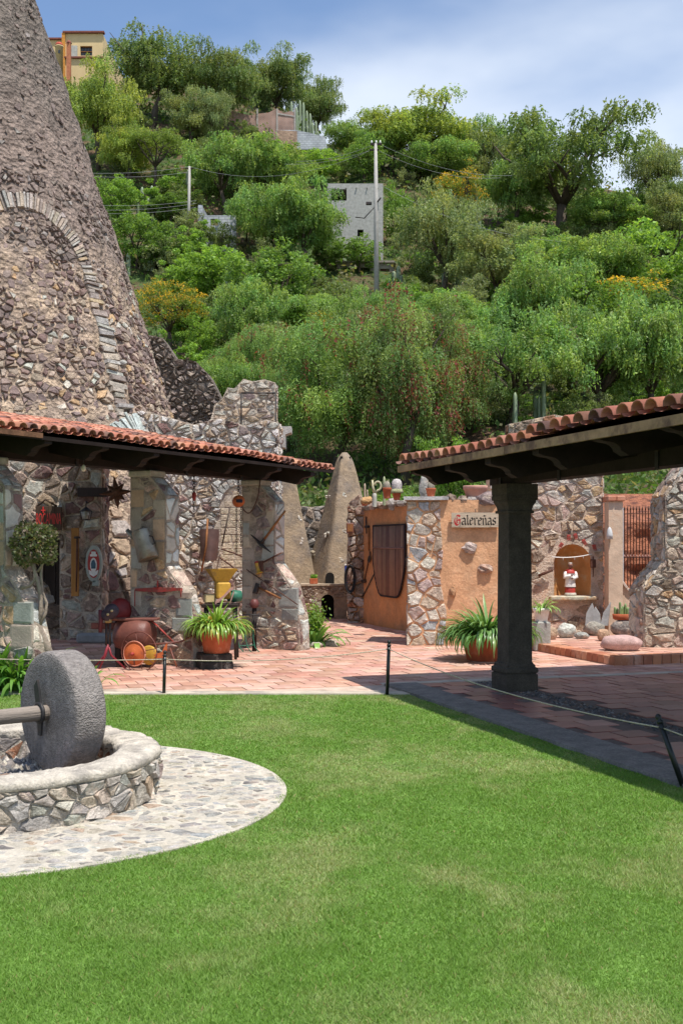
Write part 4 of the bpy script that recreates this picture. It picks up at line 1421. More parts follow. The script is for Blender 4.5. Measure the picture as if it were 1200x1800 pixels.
def gate_pt(px, py, off=0.03):
    """point on the shaded side wall seen through a pixel"""
    rx = (px - 600) / FPX
    # a + d*k : X = rx*Y
    k = (rx * GA.y - GA.x) / (GD.x - rx * GD.y)
    p = GA + GD * k
    return Vector((p.x, p.y, CH + (HY - py) * p.y / FPX)) + GN * off

# ------------------------------------------------------------------ small pyramid kilns on their bench
def kiln(c, z0, ztop, hw0, rotz, label, holes):
    root = thing('kiln', label, 'kiln', (c[0], c[1], z0))
    V, F = [], []
    n, m = 48, 26
    H = ztop - z0
    for j in range(m + 1):
        f = j / m
        z = z0 + H * f
        w = hw0 * (1 - 0.80 * min(f / 0.95, 1) ** 0.95)
        if f > 0.90:
            w *= math.sqrt(max(0.0, 1 - ((f - 0.90) / 0.105) ** 2))
        for k in range(n):
            a = 2 * PI * k / n
            e = 0.2
            x = math.copysign(abs(math.cos(a)) ** e, math.cos(a)) * w
            y = math.copysign(abs(math.sin(a)) ** e, math.sin(a)) * w
            r = 1 + 0.03 * nz(x * 3 + c[0], y * 3, z * 2)
            q = Matrix.Rotation(rotz, 3, 'Z') @ Vector((x * r, y * r, 0))
            V.append((c[0] + q.x, c[1] + q.y, z))
    for j in range(m):
        for k in range(n):
            F.append((j * n + k, j * n + (k + 1) % n, (j + 1) * n + (k + 1) % n, (j + 1) * n + k))
    F.append(tuple(m * n + k for k in range(n)))
    MB().add(V, F, None, True).build('body', M('kiln_render', (0.30, 0.225, 0.15), var=0.3, vscale=3, bump=0.8, bscale=16, bdist=0.03, col2=(0.19, 0.155, 0.125), c2scale=1.6, c2lo=0.45, c2hi=0.62, grain=0.15), root)
    rot = Matrix.Rotation(-rotz, 3, 'Z')
    def hit(px, py):
        y = c[1] - 2.0
        while y < c[1] + 1:
            p = W(px, py, y)
            f = (p.z - z0) / H
            if 0 <= f < 1:
                w = hw0 * (1 - 0.80 * min(f / 0.95, 1) ** 0.95)
                if f > 0.90:
                    w *= math.sqrt(max(0.0001, 1 - ((f - 0.90) / 0.105) ** 2))
                q = rot @ Vector((p.x - c[0], p.y - c[1], 0))
                if abs(q.x / w) ** (2 / 0.2) + abs(q.y / w) ** (2 / 0.2) < 1:
                    return p
            y += 0.01
        return W(px, py, c[1])
    return root, hit
(k1, k1_hit) = kiln((0.07, 25.5), 0.70, 3.66, 0.76, math.radians(22), 'tall tapering earthen kiln with two vent holes behind the orange house', None)
(k2, k2_hit) = kiln((-1.28, 25.6), 0.0, 3.58, 0.74, math.radians(20), 'streaked earthen kiln half hidden behind the porch end pillar', None)
def kiln_extra():
    for (px, py, w, h, root, hit) in ((600, 806, 0.06, 0.10, k1, k1_hit), (615, 806, 0.04, 0.09, k1, k1_hit), (513, 808, 0.05, 0.08, k2, k2_hit)):
        MB().box(hit(px, py) + Vector((0, 0.035, 0)), (w, 0.08, h)).build('vent', MAT_DARK, root)  # black block in the face paints the vent's shaded hole
    # bared stone patches in the render
    for (px, py, sx, sz, c, root, hit) in ((577, 941, 0.12, 0.085, C_PALE, k1, k1_hit), (606, 872, 0.09, 0.09, C_GREEN, k1, k1_hit), (577, 874, 0.08, 0.06, C_PALE, k1, k1_hit), (604, 934, 0.09, 0.06, C_PALE, k1, k1_hit), (550, 975, 0.10, 0.12, (0.34, 0.28, 0.2), k1, k1_hit), (598, 985, 0.15, 0.12, (0.40, 0.34, 0.27), k1, k1_hit), (527, 912, 0.08, 0.10, C_PALE, k2, k2_hit), (528, 953, 0.08, 0.13, C_PALE, k2, k2_hit)):
        for i in range(5):
            p = hit(px + rnd(-sx, sx) * 45, py + rnd(-sz, sz) * 45)
            MB().rock((p.x, p.y + 0.022, p.z), (sx * rnd(0.35, 0.6), 0.035, sz * rnd(0.3, 0.5)), seed=px + i, n=8, m=5, col=jit(c, 0.15)).build('bared_stone', MAT_STONE, root)
    # firing mouth: a black block paints its shaded hollow
    p = k1_hit(579.5, 1022)
    arch = [(-0.095, -0.02), (0.095, -0.02), (0.095, 0.14)] + [(0.095 * math.cos(a), 0.14 + 0.095 * math.sin(a)) for a in [PI * k / 6 for k in range(1, 6)]] + [(-0.095, 0.14)]
    MB().prism([(p.x + x, p.y - 0.012, 0.76 + z) for x, z in arch], (0, 0.25, 0)).build('mouth_shade', MAT_DARK, k1)
    # bench
    b = thing('kiln_bench', 'stone bench with a dark arched fire opening under the small kiln', 'bench', (-0.3, 24.6, 0))
    x0, x1, zt = -0.86, 0.17, 0.715
    xa, hw, zs = -0.295, 0.135, 0.40
    out = [(x0, 0), (xa - hw, 0), (xa - hw, zs)] + [(xa - hw * math.cos(a), zs + hw * math.sin(a)) for a in [PI * k / 8 for k in range(1, 8)]] + [(xa + hw, zs), (xa + hw, 0), (x1, 0), (x1, zt), (x0, zt)]
    MB().prism([(x, 24.22, z) for x, z in out], (0, 0.5, 0)).build('core', M('bench_render', (0.27, 0.20, 0.14), var=0.35, bump=0.8, bscale=22), b)
    MB().box((xa, 24.68, 0.32), (0.32, 0.06, 0.62)).build('arch_shade', MAT_DARK, b)  # black backing paints the shade inside the arch
    MB().prism([(x0 - 0.02, 24.19, zt + 0.002), (x1, 24.19, zt + 0.002), (x1, 25.0, zt + 0.002), (x0 - 0.02, 25.0, zt + 0.002)], (0, 0, 0.035)).build('top_slab', M('bench_top', (0.36, 0.28, 0.2), var=0.3, bump=0.6), b)
    st = Stones()
    ok = lambda u, v, p: all(math.hypot(q[0] - xa, max(0, q[1] - zs)) > hw + 0.005 for q in p)
    st.lay([(x0, 0.45), (xa + hw + 0.02, 0.45), (x1, 0.48), (x1, zt - 0.01), (x0, zt - 0.01)], 0.13, 0.10, lambda u, v, h: Vector((u, 24.22 - h, v)), pal((2, C_BROWN), (1, C_TAN), (1, C_GREY)), gap=0.02, H=0.03, keep=ok)
    st.lay([(x0, 0.0), (xa - hw, 0.0), (xa - hw, 0.45), (x0, 0.45)], 0.15, 0.12, lambda u, v, h: Vector((u, 24.22 - h, v)), pal((2, C_BROWN), (1, C_TAN), (1, C_GREY)), gap=0.02, H=0.03)
    st.commit(b, MAT_STONE)
kiln_extra()
# low garden wall behind the kilns
vwall('garden_wall', 'dark rubble garden wall behind the two kilns', 'wall', (-1.9, 27.3), (2.0, 27.3), [(0, -0.1), (3.9, -0.1), (3.9, 2.4), (2.7, 2.65), (1.2, 2.5), (0, 2.6)], 0.4, None, pal((2, (0.16, 0.14, 0.13)), (1, C_GREY), (1, C_BROWN)), H=0.08, su=0.26, sv=0.2)

# ------------------------------------------------------------------ raised platform, niche wall, railing, buttress
PLZ = 0.13
def platform():
    plan = [(2.97, 16.7), (3.57, 14.9), (8.0, 16.35), (8.0, 20.2), (1.9, 20.2)]
    root = MB().prism([(x, y, -0.02) for x, y in plan], (0, 0, PLZ + 0.012)).build('raised_platform', MAT_JOINT)
    tag(root, kind='structure')
    def inside(p):
        for (a, b) in zip(plan, plan[1:] + plan[:1]):
            if (b[0] - a[0]) * (p.y - a[1]) - (b[1] - a[1]) * (p.x - a[0]) < 0.2 * math.hypot(b[0] - a[0], b[1] - a[1]):
                return False
        return p.x < 6.5
    lay_tiles(root, Vector((3.57, 14.9, 0)) + Vector((0.951, 0.309, 0)) * 0.27 + Vector((-0.309, 0.951, 0)) * 0.27, Vector((0.951, 0.309, 0)), Vector((-0.309, 0.951, 0)), 0.30, inside, PLZ, MAT_TILE, MAT_TILE_A, C_TERRA, 'floor_tile', 'far_floor_tiles', -4, 20, -2, 20)
    mb_c = [(0.42, 0.17, 0.09), (0.46, 0.20, 0.11), (0.38, 0.14, 0.08), (0.50, 0.26, 0.16)]
    for (a, b) in (((2.45, 18.25), (3.57, 14.9)), ((3.57, 14.9), (8.0, 16.35))):
        a, b = Vector((*a, 0)), Vector((*b, 0))
        d = (b - a).normalized()
        n = Vector((-d.y, d.x, 0))
        k = 0.0
        ln = (b - a).length
        while k < ln - 0.1:
            c = a + d * (k + 0.07) + n * 0.10
            rot = Matrix(((d.x, n.x, 0), (d.y, n.y, 0), (0, 0, 1)))
            MB().bevbox((c.x, c.y, PLZ / 2 - 0.003), (0.132, 0.235, PLZ + 0.012), rot, b=0.007, col=jit(random.choice(mb_c), 0.15)).build('edging_brick', MAT_TILE_A, root)
            k += 0.143
platform()

NY = 18.8
NX, NHW, NSILL, NSPR = 3.815, 0.305, 0.75, 1.30
def niche_wall():
    root = thing('niche_wall', 'tall sunlit rubble wall with an orange arched niche', 'wall', (3.6, NY, PLZ))
    x0, x1, z0, zt = 2.45, 4.32, 0.10, 3.05
    arc = [(NX + NHW * math.cos(a), NSPR + NHW * math.sin(a)) for a in [PI * k / 12 for k in range(13)]]   # right to left
    top = (NX, NSPR + NHW)
    L_ = [(x0, z0), (NX, z0), (NX, NSILL), (NX - NHW, NSILL)] + list(reversed(arc[6:])) + [(NX, zt), (x0, zt)]
    R_ = [(NX, z0), (x1, z0), (x1, zt), (NX, zt)] + list(reversed(arc[:7])) + [(NX + NHW, NSILL), (NX, NSILL)]
    mcore = M('warm_mortar', (0.60, 0.475, 0.375), var=0.35, vscale=6, bump=1.0, bscale=26, bdist=0.05, col2=(0.46, 0.28, 0.18), c2scale=3, c2lo=0.55, c2hi=0.7, grain=0.15)
    for poly in (L_, R_):
        MB().prism([(x, NY, z) for x, z in poly], (0, 0.5, 0)).build('core', mcore, root)
    st = Stones()
    def ok(u, v, p):
        for q in list(p) + [(u, v)]:
            if NSILL - 0.08 < q[1] and ((abs(q[0] - NX) < NHW + 0.015 and q[1] < NSPR) or math.hypot(q[0] - NX, q[1] - NSPR) < NHW + 0.015) :
                return False
        return True
    st.lay([(x0, z0), (x1, z0), (x1, zt), (x0, zt)], 0.215, 0.135, lambda u, v, h: Vector((u, NY - h, v)), CF_WARM, gap=0.018, H=0.045, hv=0.8, rough=0.3, keep=ok, jitter=0.48)
    st.lay([(0.0, z0), (0.45, z0), (0.45, zt), (0.0, zt)], 0.22, 0.17, lambda u, v, h: Vector((x1 + h, NY + u, v)), CF_WARM, gap=0.022, H=0.04)
    st.commit(root, MAT_STONE)
    # niche shell
    V, F = [], []
    n, dep = 14, 0.30
    rows = [NSILL, 0.9, 1.1, NSPR]
    prof = [(math.cos(PI * k / n), math.sin(PI * k / n)) for k in range(n + 1)]
    for z in rows:
        for c_, s_ in prof:
            V.append((NX + NHW * c_, NY + 0.01 + dep * s_, z))
    m = n + 1
    for j in range(1, 7):
        e = PI / 2 * j / 6
        for c_, s_ in prof:
            V.append((NX + NHW * c_ * math.cos(e), NY + 0.01 + dep * s_ * math.cos(e), NSPR + NHW * math.sin(e)))
    for j in range(len(rows) + 5):
        for k in range(n):
            F.append((j * m + k, j * m + k + 1, (j + 1) * m + k + 1, (j + 1) * m + k))
    MB().add(V, F, None, True).build('niche_shell', M('niche_plaster', (0.58, 0.28, 0.10), var=0.2, vscale=4, bump=0.6, bscale=25, col2=(0.50, 0.33, 0.18), c2scale=4), root)
    MB().bevbox((NX, NY + 0.10, NSILL - 0.035), (0.78, 0.50, 0.068), b=0.015).build('sill', M('sill_stone', (0.46, 0.44, 0.34), var=0.35, vscale=8, bump=0.8, bscale=25, col2=(0.50, 0.33, 0.19), c2scale=6), root)
niche_wall()

def railing():
    root = thing('plaster_pier', 'pale plastered gate pier with a brick cap beside the niche wall', 'pier', (4.55, 18.75, PLZ))
    mp = M('pale_plaster', (0.60, 0.45, 0.33), var=0.22, vscale=4, bump=0.4, bscale=18, col2=(0.52, 0.34, 0.23), c2scale=2)
    MB().prism([(x, 18.45, 0.10) for x in (0,)] and [(4.33, 18.45, 0.10), (4.56, 18.45, 0.10), (4.56, 18.45, 2.30), (4.33, 18.45, 2.30)], (0, 0.3, 0)).build('shaft', mp, root)
    for k in range(2):
        MB().bevbox((4.375 + 0.145 * k, 18.60, 2.345), (0.14, 0.40, 0.085), b=0.012, col=jit((0.48, 0.20, 0.12))).build('cap_brick', MAT_TILE_A, root)
    # swept low wall
    crv = [(4.561 + 0.60 * k / 8, 0.97 - 0.47 * (k / 8) ** 0.72) for k in range(9)]
    MB().prism([(4.562, 18.5, 0.10), (5.16, 18.5, 0.10)] + [(x, 18.5, z) for x, z in reversed(crv)], (0, 0.2, 0)).build('swept_wall', mp, root)
    for (x0, z0), (x1, z1) in zip(crv, crv[1:]):
        d = Vector((x1 - x0, 0, z1 - z0))
        a = math.atan2(d.z, d.x)
        MB().bevbox(((x0 + x1) / 2, 18.59, (z0 + z1) / 2 + 0.022), (d.length * 0.93, 0.26, 0.04), Matrix.Rotation(-a, 3, 'Y'), b=0.006, col=jit(random.choice([(0.56, 0.36, 0.26), (0.46, 0.2, 0.12), (0.6, 0.48, 0.4)]))).build('coping_brick', MAT_TILE_A, root)
    rl = thing('iron_fence', 'rusty iron bar fence with spear points above the swept wall', 'fence', (4.9, 18.62, 0.6))
    for k in range(14):
        x = 4.63 + 0.049 * k
        zb = 0.94 - 0.47 * (max(0.0, min(1, (x - 4.56) / 0.60))) ** 0.72
        MB().tube([(x, 18.62, zb), (x, 18.62, 2.16), (x, 18.62, 2.17), (x, 18.62, 2.24)], [0.008, 0.008, 0.016, 0.001], n=5).build('bar', MAT_RUST, rl)
        br_ = rl.children[-1]
        MB().lathe([(0.002, 0.0), (0.02, 0.012), (0.003, 0.05)], (x, 18.615, 1.385), n=5).build('spear_collar', M('pinkish_metal', (0.32, 0.18, 0.15), bump=0), br_)
    for z in (1.385, 2.10):
        MB().box((4.95, 18.62, z), (0.70, 0.022, 0.014)).build('rail', MAT_RUST, rl)
    MB().box((4.59, 18.60, 1.55), (0.03, 0.05, 1.3)).build('flat_post', M('galvanised_post', (0.40, 0.42, 0.45), var=0.2, bump=0.2, rough=0.5), rl)
railing()
def buttress():
    cf = pal((2.4, (0.46, 0.37, 0.285)), (2, (0.50, 0.46, 0.395)), (1.2, (0.42, 0.385, 0.325)), (1.4, C_PINK), (0.6, C_OCHRE), (0.6, C_BROWN))
    out = [(0, 0.05), (2.1, 0.05), (2.1, 2.85), (0.66, 2.8), (0.31, 2.27), (0.31, 1.36), (0.0, 0.97)]
    root, P, n, ud = vwall('stone_buttress', 'rough stone stepped buttress standing by the pink boulder', 'buttress', (4.30, 16.2), (6.4, 16.2), out, 0.75, None, cf, H=0.055, su=0.2, sv=0.135, gap=0.02, rough=0.3, sides=False)
    st = Stones()
    path = [(0, 0.05), (0.0, 0.97), (0.31, 1.36), (0.31, 2.27), (0.66, 2.8)]
    for (u0, z0), (u1, z1) in zip(path, path[1:]):
        L_ = math.hypot(u1 - u0, z1 - z0)
        nu, nz_ = -(z1 - z0) / L_, (u1 - u0) / L_
        st.lay([(0.01, 0.01), (0.74, 0.01), (0.74, L_ - 0.01), (0.01, L_ - 0.01)], 0.22, 0.18, lambda a, v, h: P(u0 + (u1 - u0) * v / L_ + nu * h, z0 + (z1 - z0) * v / L_ + nz_ * h, -a), cf, gap=0.02, H=0.05)
    st.commit(root, MAT_STONE)
buttress()
# red earth bank facing behind the fence
def bank():
    V, F = [], []
    nx, nzv = 30, 16
    for j in range(nzv + 1):
        for i in range(nx + 1):
            x = 4.2 + 4.0 * i / nx
            z = 2.0 * j / nzv
            V.append((x, 19.9 + z * 0.35 + 0.25 * nz(x * 2.1, z * 2.3) + 0.1 * nz(x * 7, z * 7, 1), z))
    for j in range(nzv):
        for i in range(nx):
            F.append((j * (nx + 1) + i, j * (nx + 1) + i + 1, (j + 1) * (nx + 1) + i + 1, (j + 1) * (nx + 1) + i))
    k = len(V)
    V += [(4.2, 22.5, 0), (8.2, 22.5, 0), (8.2, 22.5, 2.6), (4.2, 22.5, 2.6)]
    F.append(tuple([nzv * (nx + 1) + i for i in range(nx + 1)] + [k + 2, k + 3]))
    o = MB().add(V, F, None, False).build('earth_bank', M('red_earth', (0.34, 0.13, 0.07), var=0.5, vscale=9, bump=1.0, bscale=14, bdist=0.1, col2=(0.15, 0.06, 0.04), c2scale=6, grain=0.3))
    tag(o, kind='structure')
bank()
# ------------------------------------------------------------------ helpers for hung things
def flank(s0, px, py, off=0.03):
    """point on the camera-facing side of a porch pillar (plane s = s0) seen through a pixel"""
    rx = (px - 600) / FPX
    o = LO + La * (s0 - off)
    t = (rx * o.y - o.x) / (Ln.x - rx * Ln.y)
    p = o + Ln * t
    return Vector((p.x, p.y, CH + (HY - py) * p.y / FPX))
def on_t(px, py, t):
    """point on the plane t (parallel to the porch front) seen through a pixel"""
    rx = (px - 600) / FPX
    o = LO + Ln * t
    s = (rx * o.y - o.x) / (La.x - rx * La.y)
    p = o + La * s
    return Vector((p.x, p.y, CH + (HY - py) * p.y / FPX))
FN = -La            # outward normal of the pillar sides
FU = Ln             # horizontal direction along them
def mid(a, b, k=0.5):
    return a + (b - a) * k
def painted(name, c, **k):
    return M(name, c, **{**dict(var=0.25, vscale=8, bump=0.2, bscale=30, rough=0.5, spec=0.4), **k})
P_RED, P_YEL, P_ORA = painted('red_paint', (0.33, 0.04, 0.03), rough=0.7, col2=(0.17, 0.05, 0.035), c2scale=9), painted('yellow_paint', (0.54, 0.31, 0.04), rough=0.65, col2=(0.34, 0.2, 0.05), c2scale=8, c2lo=0.55), painted('orange_paint', (0.50, 0.12, 0.03), col2=(0.28, 0.07, 0.035), c2scale=5, rough=0.7)
P_GREEN, P_BROWNR = painted('green_paint', (0.03, 0.15, 0.09)), painted('oxide_brown', (0.15, 0.05, 0.035), col2=(0.38, 0.12, 0.04), c2scale=3, c2lo=0.55, c2hi=0.72)
MAT_WHITE = painted('white_paint', (0.72, 0.70, 0.66))
MAT_ZINC = M('dull_zinc', (0.26, 0.25, 0.22), var=0.3, vscale=7, bump=0.15, rough=0.45, metal=0.55, col2=(0.20, 0.15, 0.10), c2scale=4)

# ------------------------------------------------------------------ rope barrier
def rope_post(base, top, label):
    base, top = Vector(base), Vector(top)
    root = thing('rope_post', label, 'post', base)
    d = (top - base).normalized()
    blk = painted('black_post_paint', (0.012, 0.014, 0.013), rough=0.35)
    MB().tube([base - d * 0.01, top - d * 0.035], 0.019, n=10).build('shaft', blk, root)
    MB().lathe([(0.021, -0.055), (0.024, -0.05), (0.024, -0.038), (0.012, -0.033), (0.02, -0.02), (0.022, -0.008), (0.014, 0.006), (0.003, 0.011)], top, axis=d, n=10).build('finial', blk, root)
    MB().tube([top - d * 0.085 + Vector((0.022 * math.cos(a), 0.022 * math.sin(a), 0)) for a in [k * PI / 4 for k in range(9)]], 0.004, n=4).build('rope_ring', M('ring_metal', (0.05, 0.05, 0.05), bump=0), root)
    return top - d * 0.085
pa = rope_post(GP(288, 1221), Vector((-1.885, 12.16, 0.457)), 'black iron rope post on the lawn edge in front of the orange seed wheel')
pb = rope_post(GP(680, 1222), Vector((0.505, 12.07, 0.574)), 'black iron rope post at the lawn corner beside the portico kerb')
pc = rope_post((2.235, 7.46, 0.02), (2.105, 7.58, 0.46), 'leaning black iron rope post at the edge of the portico kerb')
pl = rope_post((-4.6, 12.16, 0), (-4.6, 12.16, 0.50), 'black iron rope post at the lawn edge beside the strap-leaved bed')
pr = rope_post((3.55, 3.45, 0.02), (3.55, 3.45, 0.48), 'black iron rope post beside the portico kerb far from the column')
MAT_ROPE = M('rope', (0.46, 0.40, 0.30), var=0.4, vscale=60, bump=0.6, bscale=200, bdist=0.003)
for a, b, sag, lab in ((pl, pa, 0.03, 'pale thin rope slung past the millstone along the lawn edge'), (pa, pb, 0.06, 'pale thin rope slung across the tiled court in front of the flowerpot'), (pb, pc, 0.085, 'pale thin rope slung past the square column'), (pc, pr, 0.08, 'pale thin rope leaving the leaning post along the portico')):
    pts = [a + (b - a) * (k / 16) - Vector((0, 0, sag * 4 * (k / 16) * (1 - k / 16))) for k in range(17)]
    o = MB().tube(pts, 0.0052, n=5).build('rope', MAT_ROPE, loc=a)
    tag(o, lab, 'rope')

# ------------------------------------------------------------------ strap-leaved plants
def leaf_mesh(k):
    rs = random.Random(k)
    L_, w = 1.0, 0.034
    V, F = [], []
    n = 7
    droop = 0.25 + 0.22 * k
    for i in range(n + 1):
        f = i / n
        a = math.radians(72 - 8 * k) - droop * 2.0 * f * f
        if i == 0:
            p = Vector((0, 0, 0))
        else:
            p = p + Vector((math.cos(a), 0, math.sin(a))) * (L_ / n)
        ww = w * (0.65 + 1.1 * f - 1.75 * f ** 3) if f < 0.98 else 0.002
        V += [p + Vector((0, -ww, ww * 0.25)), p + Vector((0, 0, 0)), p + Vector((0, ww, ww * 0.25))]
    for i in range(n):
        for j in range(2):
            F.append((i * 3 + j, i * 3 + j + 1, i * 3 + j + 4, i * 3 + j + 3))
    o = MB().add(V, F, None, True).build('leaf', MAT_STRAP)
    me = o.data
    bpy.data.objects.remove(o)
    return me
LEAVES = [leaf_mesh(k) for k in range(6)]
G_STRAP = [(0.12, 0.26, 0.045), (0.16, 0.32, 0.06), (0.09, 0.21, 0.04), (0.22, 0.37, 0.09)]
def strap_plant(root, c, n, L0, L1, spread, cols=G_STRAP, dead=0.0, wide=1.0, bend=5.0):
    for i in range(n):
        a, r = rnd(0, 2 * PI), math.sqrt(rnd(0, 1)) * spread
        inner = r / max(spread, 1e-3)
        k = min(5, max(0, int(inner * bend + rnd(-0.6, 1.5))))
        o = bpy.data.objects.new('leaf', LEAVES[k])
        L_ = rnd(L0, L1)
        o.scale = (L_, L_ * 1.1 * wide, L_)
        o.location = Vector(c) + Vector((math.cos(a) * r, math.sin(a) * r, 0)) - root.location
        o.rotation_euler = (rnd(-0.18, 0.18), rnd(-0.1, 0.12), a + rnd(-0.7, 0.7))
        col = random.choice(cols)
        if random.random() < dead:
            col = random.choice([(0.45, 0.30, 0.07), (0.40, 0.22, 0.08), (0.38, 0.36, 0.08)])
        o.color = (*jit(col, 0.2), 1)
        link(o, root)
def leaf_mass(root, c, n, L0, L1, spread, cols, bend=5.0, wide=1.0):
    mb = MB()
    for i in range(n):
        a, r = rnd(0, 2 * PI), math.sqrt(rnd(0, 1)) * spread
        me = LEAVES[min(5, max(0, int(r / spread * bend + rnd(-0.6, 1.5))))]
        L_ = rnd(L0, L1)
        mt = Matrix.Translation(Vector(c) + Vector((math.cos(a) * r, math.sin(a) * r, 0))) @ Matrix.Rotation(a + rnd(-0.7, 0.7), 4, 'Z') @ Matrix.Rotation(rnd(-0.15, 0.15), 4, 'X') @ Matrix.Diagonal((L_, L_ * wide, L_, 1))
        mb.add([mt @ v.co for v in me.vertices], [tuple(p.vertices) for p in me.polygons], jit(random.choice(cols), 0.2), True)
    tag(mb.build('inner_leaves', MAT_LEAF, root), kind='stuff')
def flower_pot(root, c, r0, r1, h, mat=MAT_POT, rim=0.03, name='pot'):
    MB().lathe([(r0 * 0.96, 0), (r0, 0.01), (mid(r0, r1) if False else r0 + (r1 - r0) * 0.9, h - rim * 1.6), (r1 * 1.04, h - rim * 1.5), (r1 * 1.06, h - rim * 0.3), (r1 * 1.03, h), (r1 * 0.93, h - 0.005), (r1 * 0.9, h - 0.05)], c, n=24).build(name, mat, root)
    MB().lathe([(r1 * 0.92, h - 0.055), (r1 * 0.5, h - 0.035), (0.01, h - 0.03)], c, n=16, wob=0.1).build('soil', M('potting_soil', (0.05, 0.035, 0.025), bump=0.8), root)

p = GP(374, 1178)
pd = thing('stone_plinth', 'black stone block under the red flowerpot in front of the pillar', 'plinth', (p.x, p.y + 0.16, 0))
MB().bevbox((p.x, p.y + 0.16, 0.052), (0.42, 0.40, 0.104), Matrix.Rotation(0.3, 3, 'Z'), b=0.012).build('lower_block', M('black_stone', (0.045, 0.04, 0.035), var=0.5, vscale=9, bump=0.8, bscale=30, col2=(0.14, 0.13, 0.11), c2scale=7, c2lo=0.58), pd)
MB().bevbox((p.x, p.y + 0.16, 0.155), (0.40, 0.38, 0.098), Matrix.Rotation(0.3, 3, 'Z'), b=0.012).build('upper_block', MATS['black_stone'], pd)
pt = thing('potted_agapanthus', 'bushy strap-leaved plant in a red clay pot on the black block', 'potted plant', (p.x + 0.03, p.y + 0.16, 0.205))
flower_pot(pt, (p.x + 0.03, p.y + 0.16, 0.205), 0.165, 0.225, 0.34)
strap_plant(pt, (p.x + 0.03, p.y + 0.16, 0.50), 270, 0.26, 0.48, 0.21, wide=0.95, cols=[(0.20, 0.34, 0.05), (0.26, 0.41, 0.07), (0.13, 0.27, 0.04), (0.32, 0.45, 0.11)], dead=0.10)
leaf_mass(pt, (p.x + 0.03, p.y + 0.16, 0.49), 200, 0.22, 0.42, 0.20, [(0.20, 0.34, 0.05), (0.26, 0.41, 0.07), (0.13, 0.27, 0.04)], bend=5.0)
p = GP(862, 1166)
pt = thing('potted_agapanthus', 'broad strap-leaved plant spilling over a clay tub behind the square column', 'potted plant', (p.x, p.y + 0.3, 0))
flower_pot(pt, (p.x, p.y + 0.3, 0.012), 0.29, 0.36, 0.33)
strap_plant(pt, (p.x, p.y + 0.3, 0.31), 290, 0.42, 0.70, 0.33, wide=0.85, bend=4.6, cols=[(0.12, 0.25, 0.06), (0.16, 0.30, 0.08), (0.09, 0.19, 0.05), (0.22, 0.36, 0.12)], dead=0.03)
leaf_mass(pt, (p.x, p.y + 0.3, 0.30), 330, 0.34, 0.62, 0.33, [(0.12, 0.25, 0.06), (0.16, 0.30, 0.08), (0.09, 0.19, 0.05)], bend=4.6, wide=0.85)
pt = thing('strap_leaf_bed', 'clump of strap-leaved plants round the foot of the clipped ball tree', 'plant', (-3.35, 12.42, 0))
for (x, y, n, l0, l1) in ((-3.75, 12.50, 85, 0.45, 0.72), (-3.48, 12.46, 85, 0.42, 0.70), (-3.25, 12.58, 45, 0.35, 0.55), (-2.86, 12.50, 35, 0.28, 0.46), (-4.2, 12.5, 45, 0.4, 0.7)):
    strap_plant(pt, (x, y, 0.0), n, l0, l1, 0.20, wide=1.3, bend=3.4, cols=[(0.12, 0.27, 0.045), (0.17, 0.34, 0.065), (0.09, 0.22, 0.035), (0.24, 0.40, 0.10)])

for (x, y) in ((-3.8, 12.55), (-3.5, 12.5), (-4.15, 12.5)):
    leaf_mass(pt, (x, y, 0.0), 70, 0.4, 0.72, 0.22, [(0.12, 0.27, 0.045), (0.17, 0.34, 0.065), (0.09, 0.22, 0.035)], bend=3.2, wide=1.2)

# ------------------------------------------------------------------ clipped ball tree
def ball_tree():
    b = Vector((-3.10, 12.62, 0))
    root = thing('ball_tree', 'clipped ball-shaped topiary tree with twisted bare stems', 'tree', b)
    c = W(60, 957, 12.5)
    mb = MB()
    q = lambda px, py, dy=0.0: W(px, py, 12.5 + dy)
    mb.tube([b, q(83, 1140), q(70, 1108), q(58, 1085), q(44, 1062), q(36, 1038), q(38, 1032, -.03), q(52, 1030, 0.02), q(62, 1018), q(60, 985)], [0.055, 0.05, 0.042, 0.034, 0.028, 0.026, 0.026, 0.022, 0.02, 0.014], n=8)
    mb.tube([q(66, 1100), q(72, 1075, .03), q(71, 1045), q(66, 1020), q(58, 995), q(55, 970)], [0.03, 0.026, 0.024, 0.022, 0.018, 0.012], n=7)
    mb.tube([q(70, 1098), q(80, 1078, .04), q(82, 1060, .04), q(74, 1040, .03), q(72, 1010, .02), q(74, 985), q(70, 965)], [0.02, 0.018, 0.017, 0.017, 0.016, 0.013, 0.01], n=7)
    mb.tube([q(63, 1000), q(50, 980), q(42, 960)], [0.014, 0.01, 0.007], n=6)
    mb.tube([q(66, 1005), q(80, 985, -.05), q(90, 962)], [0.013, 0.01, 0.006], n=6)
    mb.build('trunk', M('pale_bark', (0.27, 0.215, 0.17), var=0.35, vscale=14, bump=0.7, bscale=40), root)
    rs = np.random.RandomState(5)
    n = 2500
    d = rs.normal(0, 1, (n, 3))
    d /= np.linalg.norm(d, axis=1)[:, None]
    lump = 1 + 0.16 * np.sin(d[:, 0] * 5 + 1) * np.cos(d[:, 2] * 4) + 0.08 * np.sin(d[:, 1] * 7)
    r = (0.255 * lump * rs.uniform(0.45, 1.0, n) ** 0.35)[:, None]
    ctr = np.array(c) + d * r * np.array((1.0, 1.0, 0.98))
    leafy_quads(root, 'crown', ctr, d, 0.021, 0.012, rs, [(0.10, 0.13, 0.05), (0.13, 0.16, 0.06), (0.19, 0.20, 0.11), (0.07, 0.10, 0.04), (0.24, 0.19, 0.14)], up=0.3)
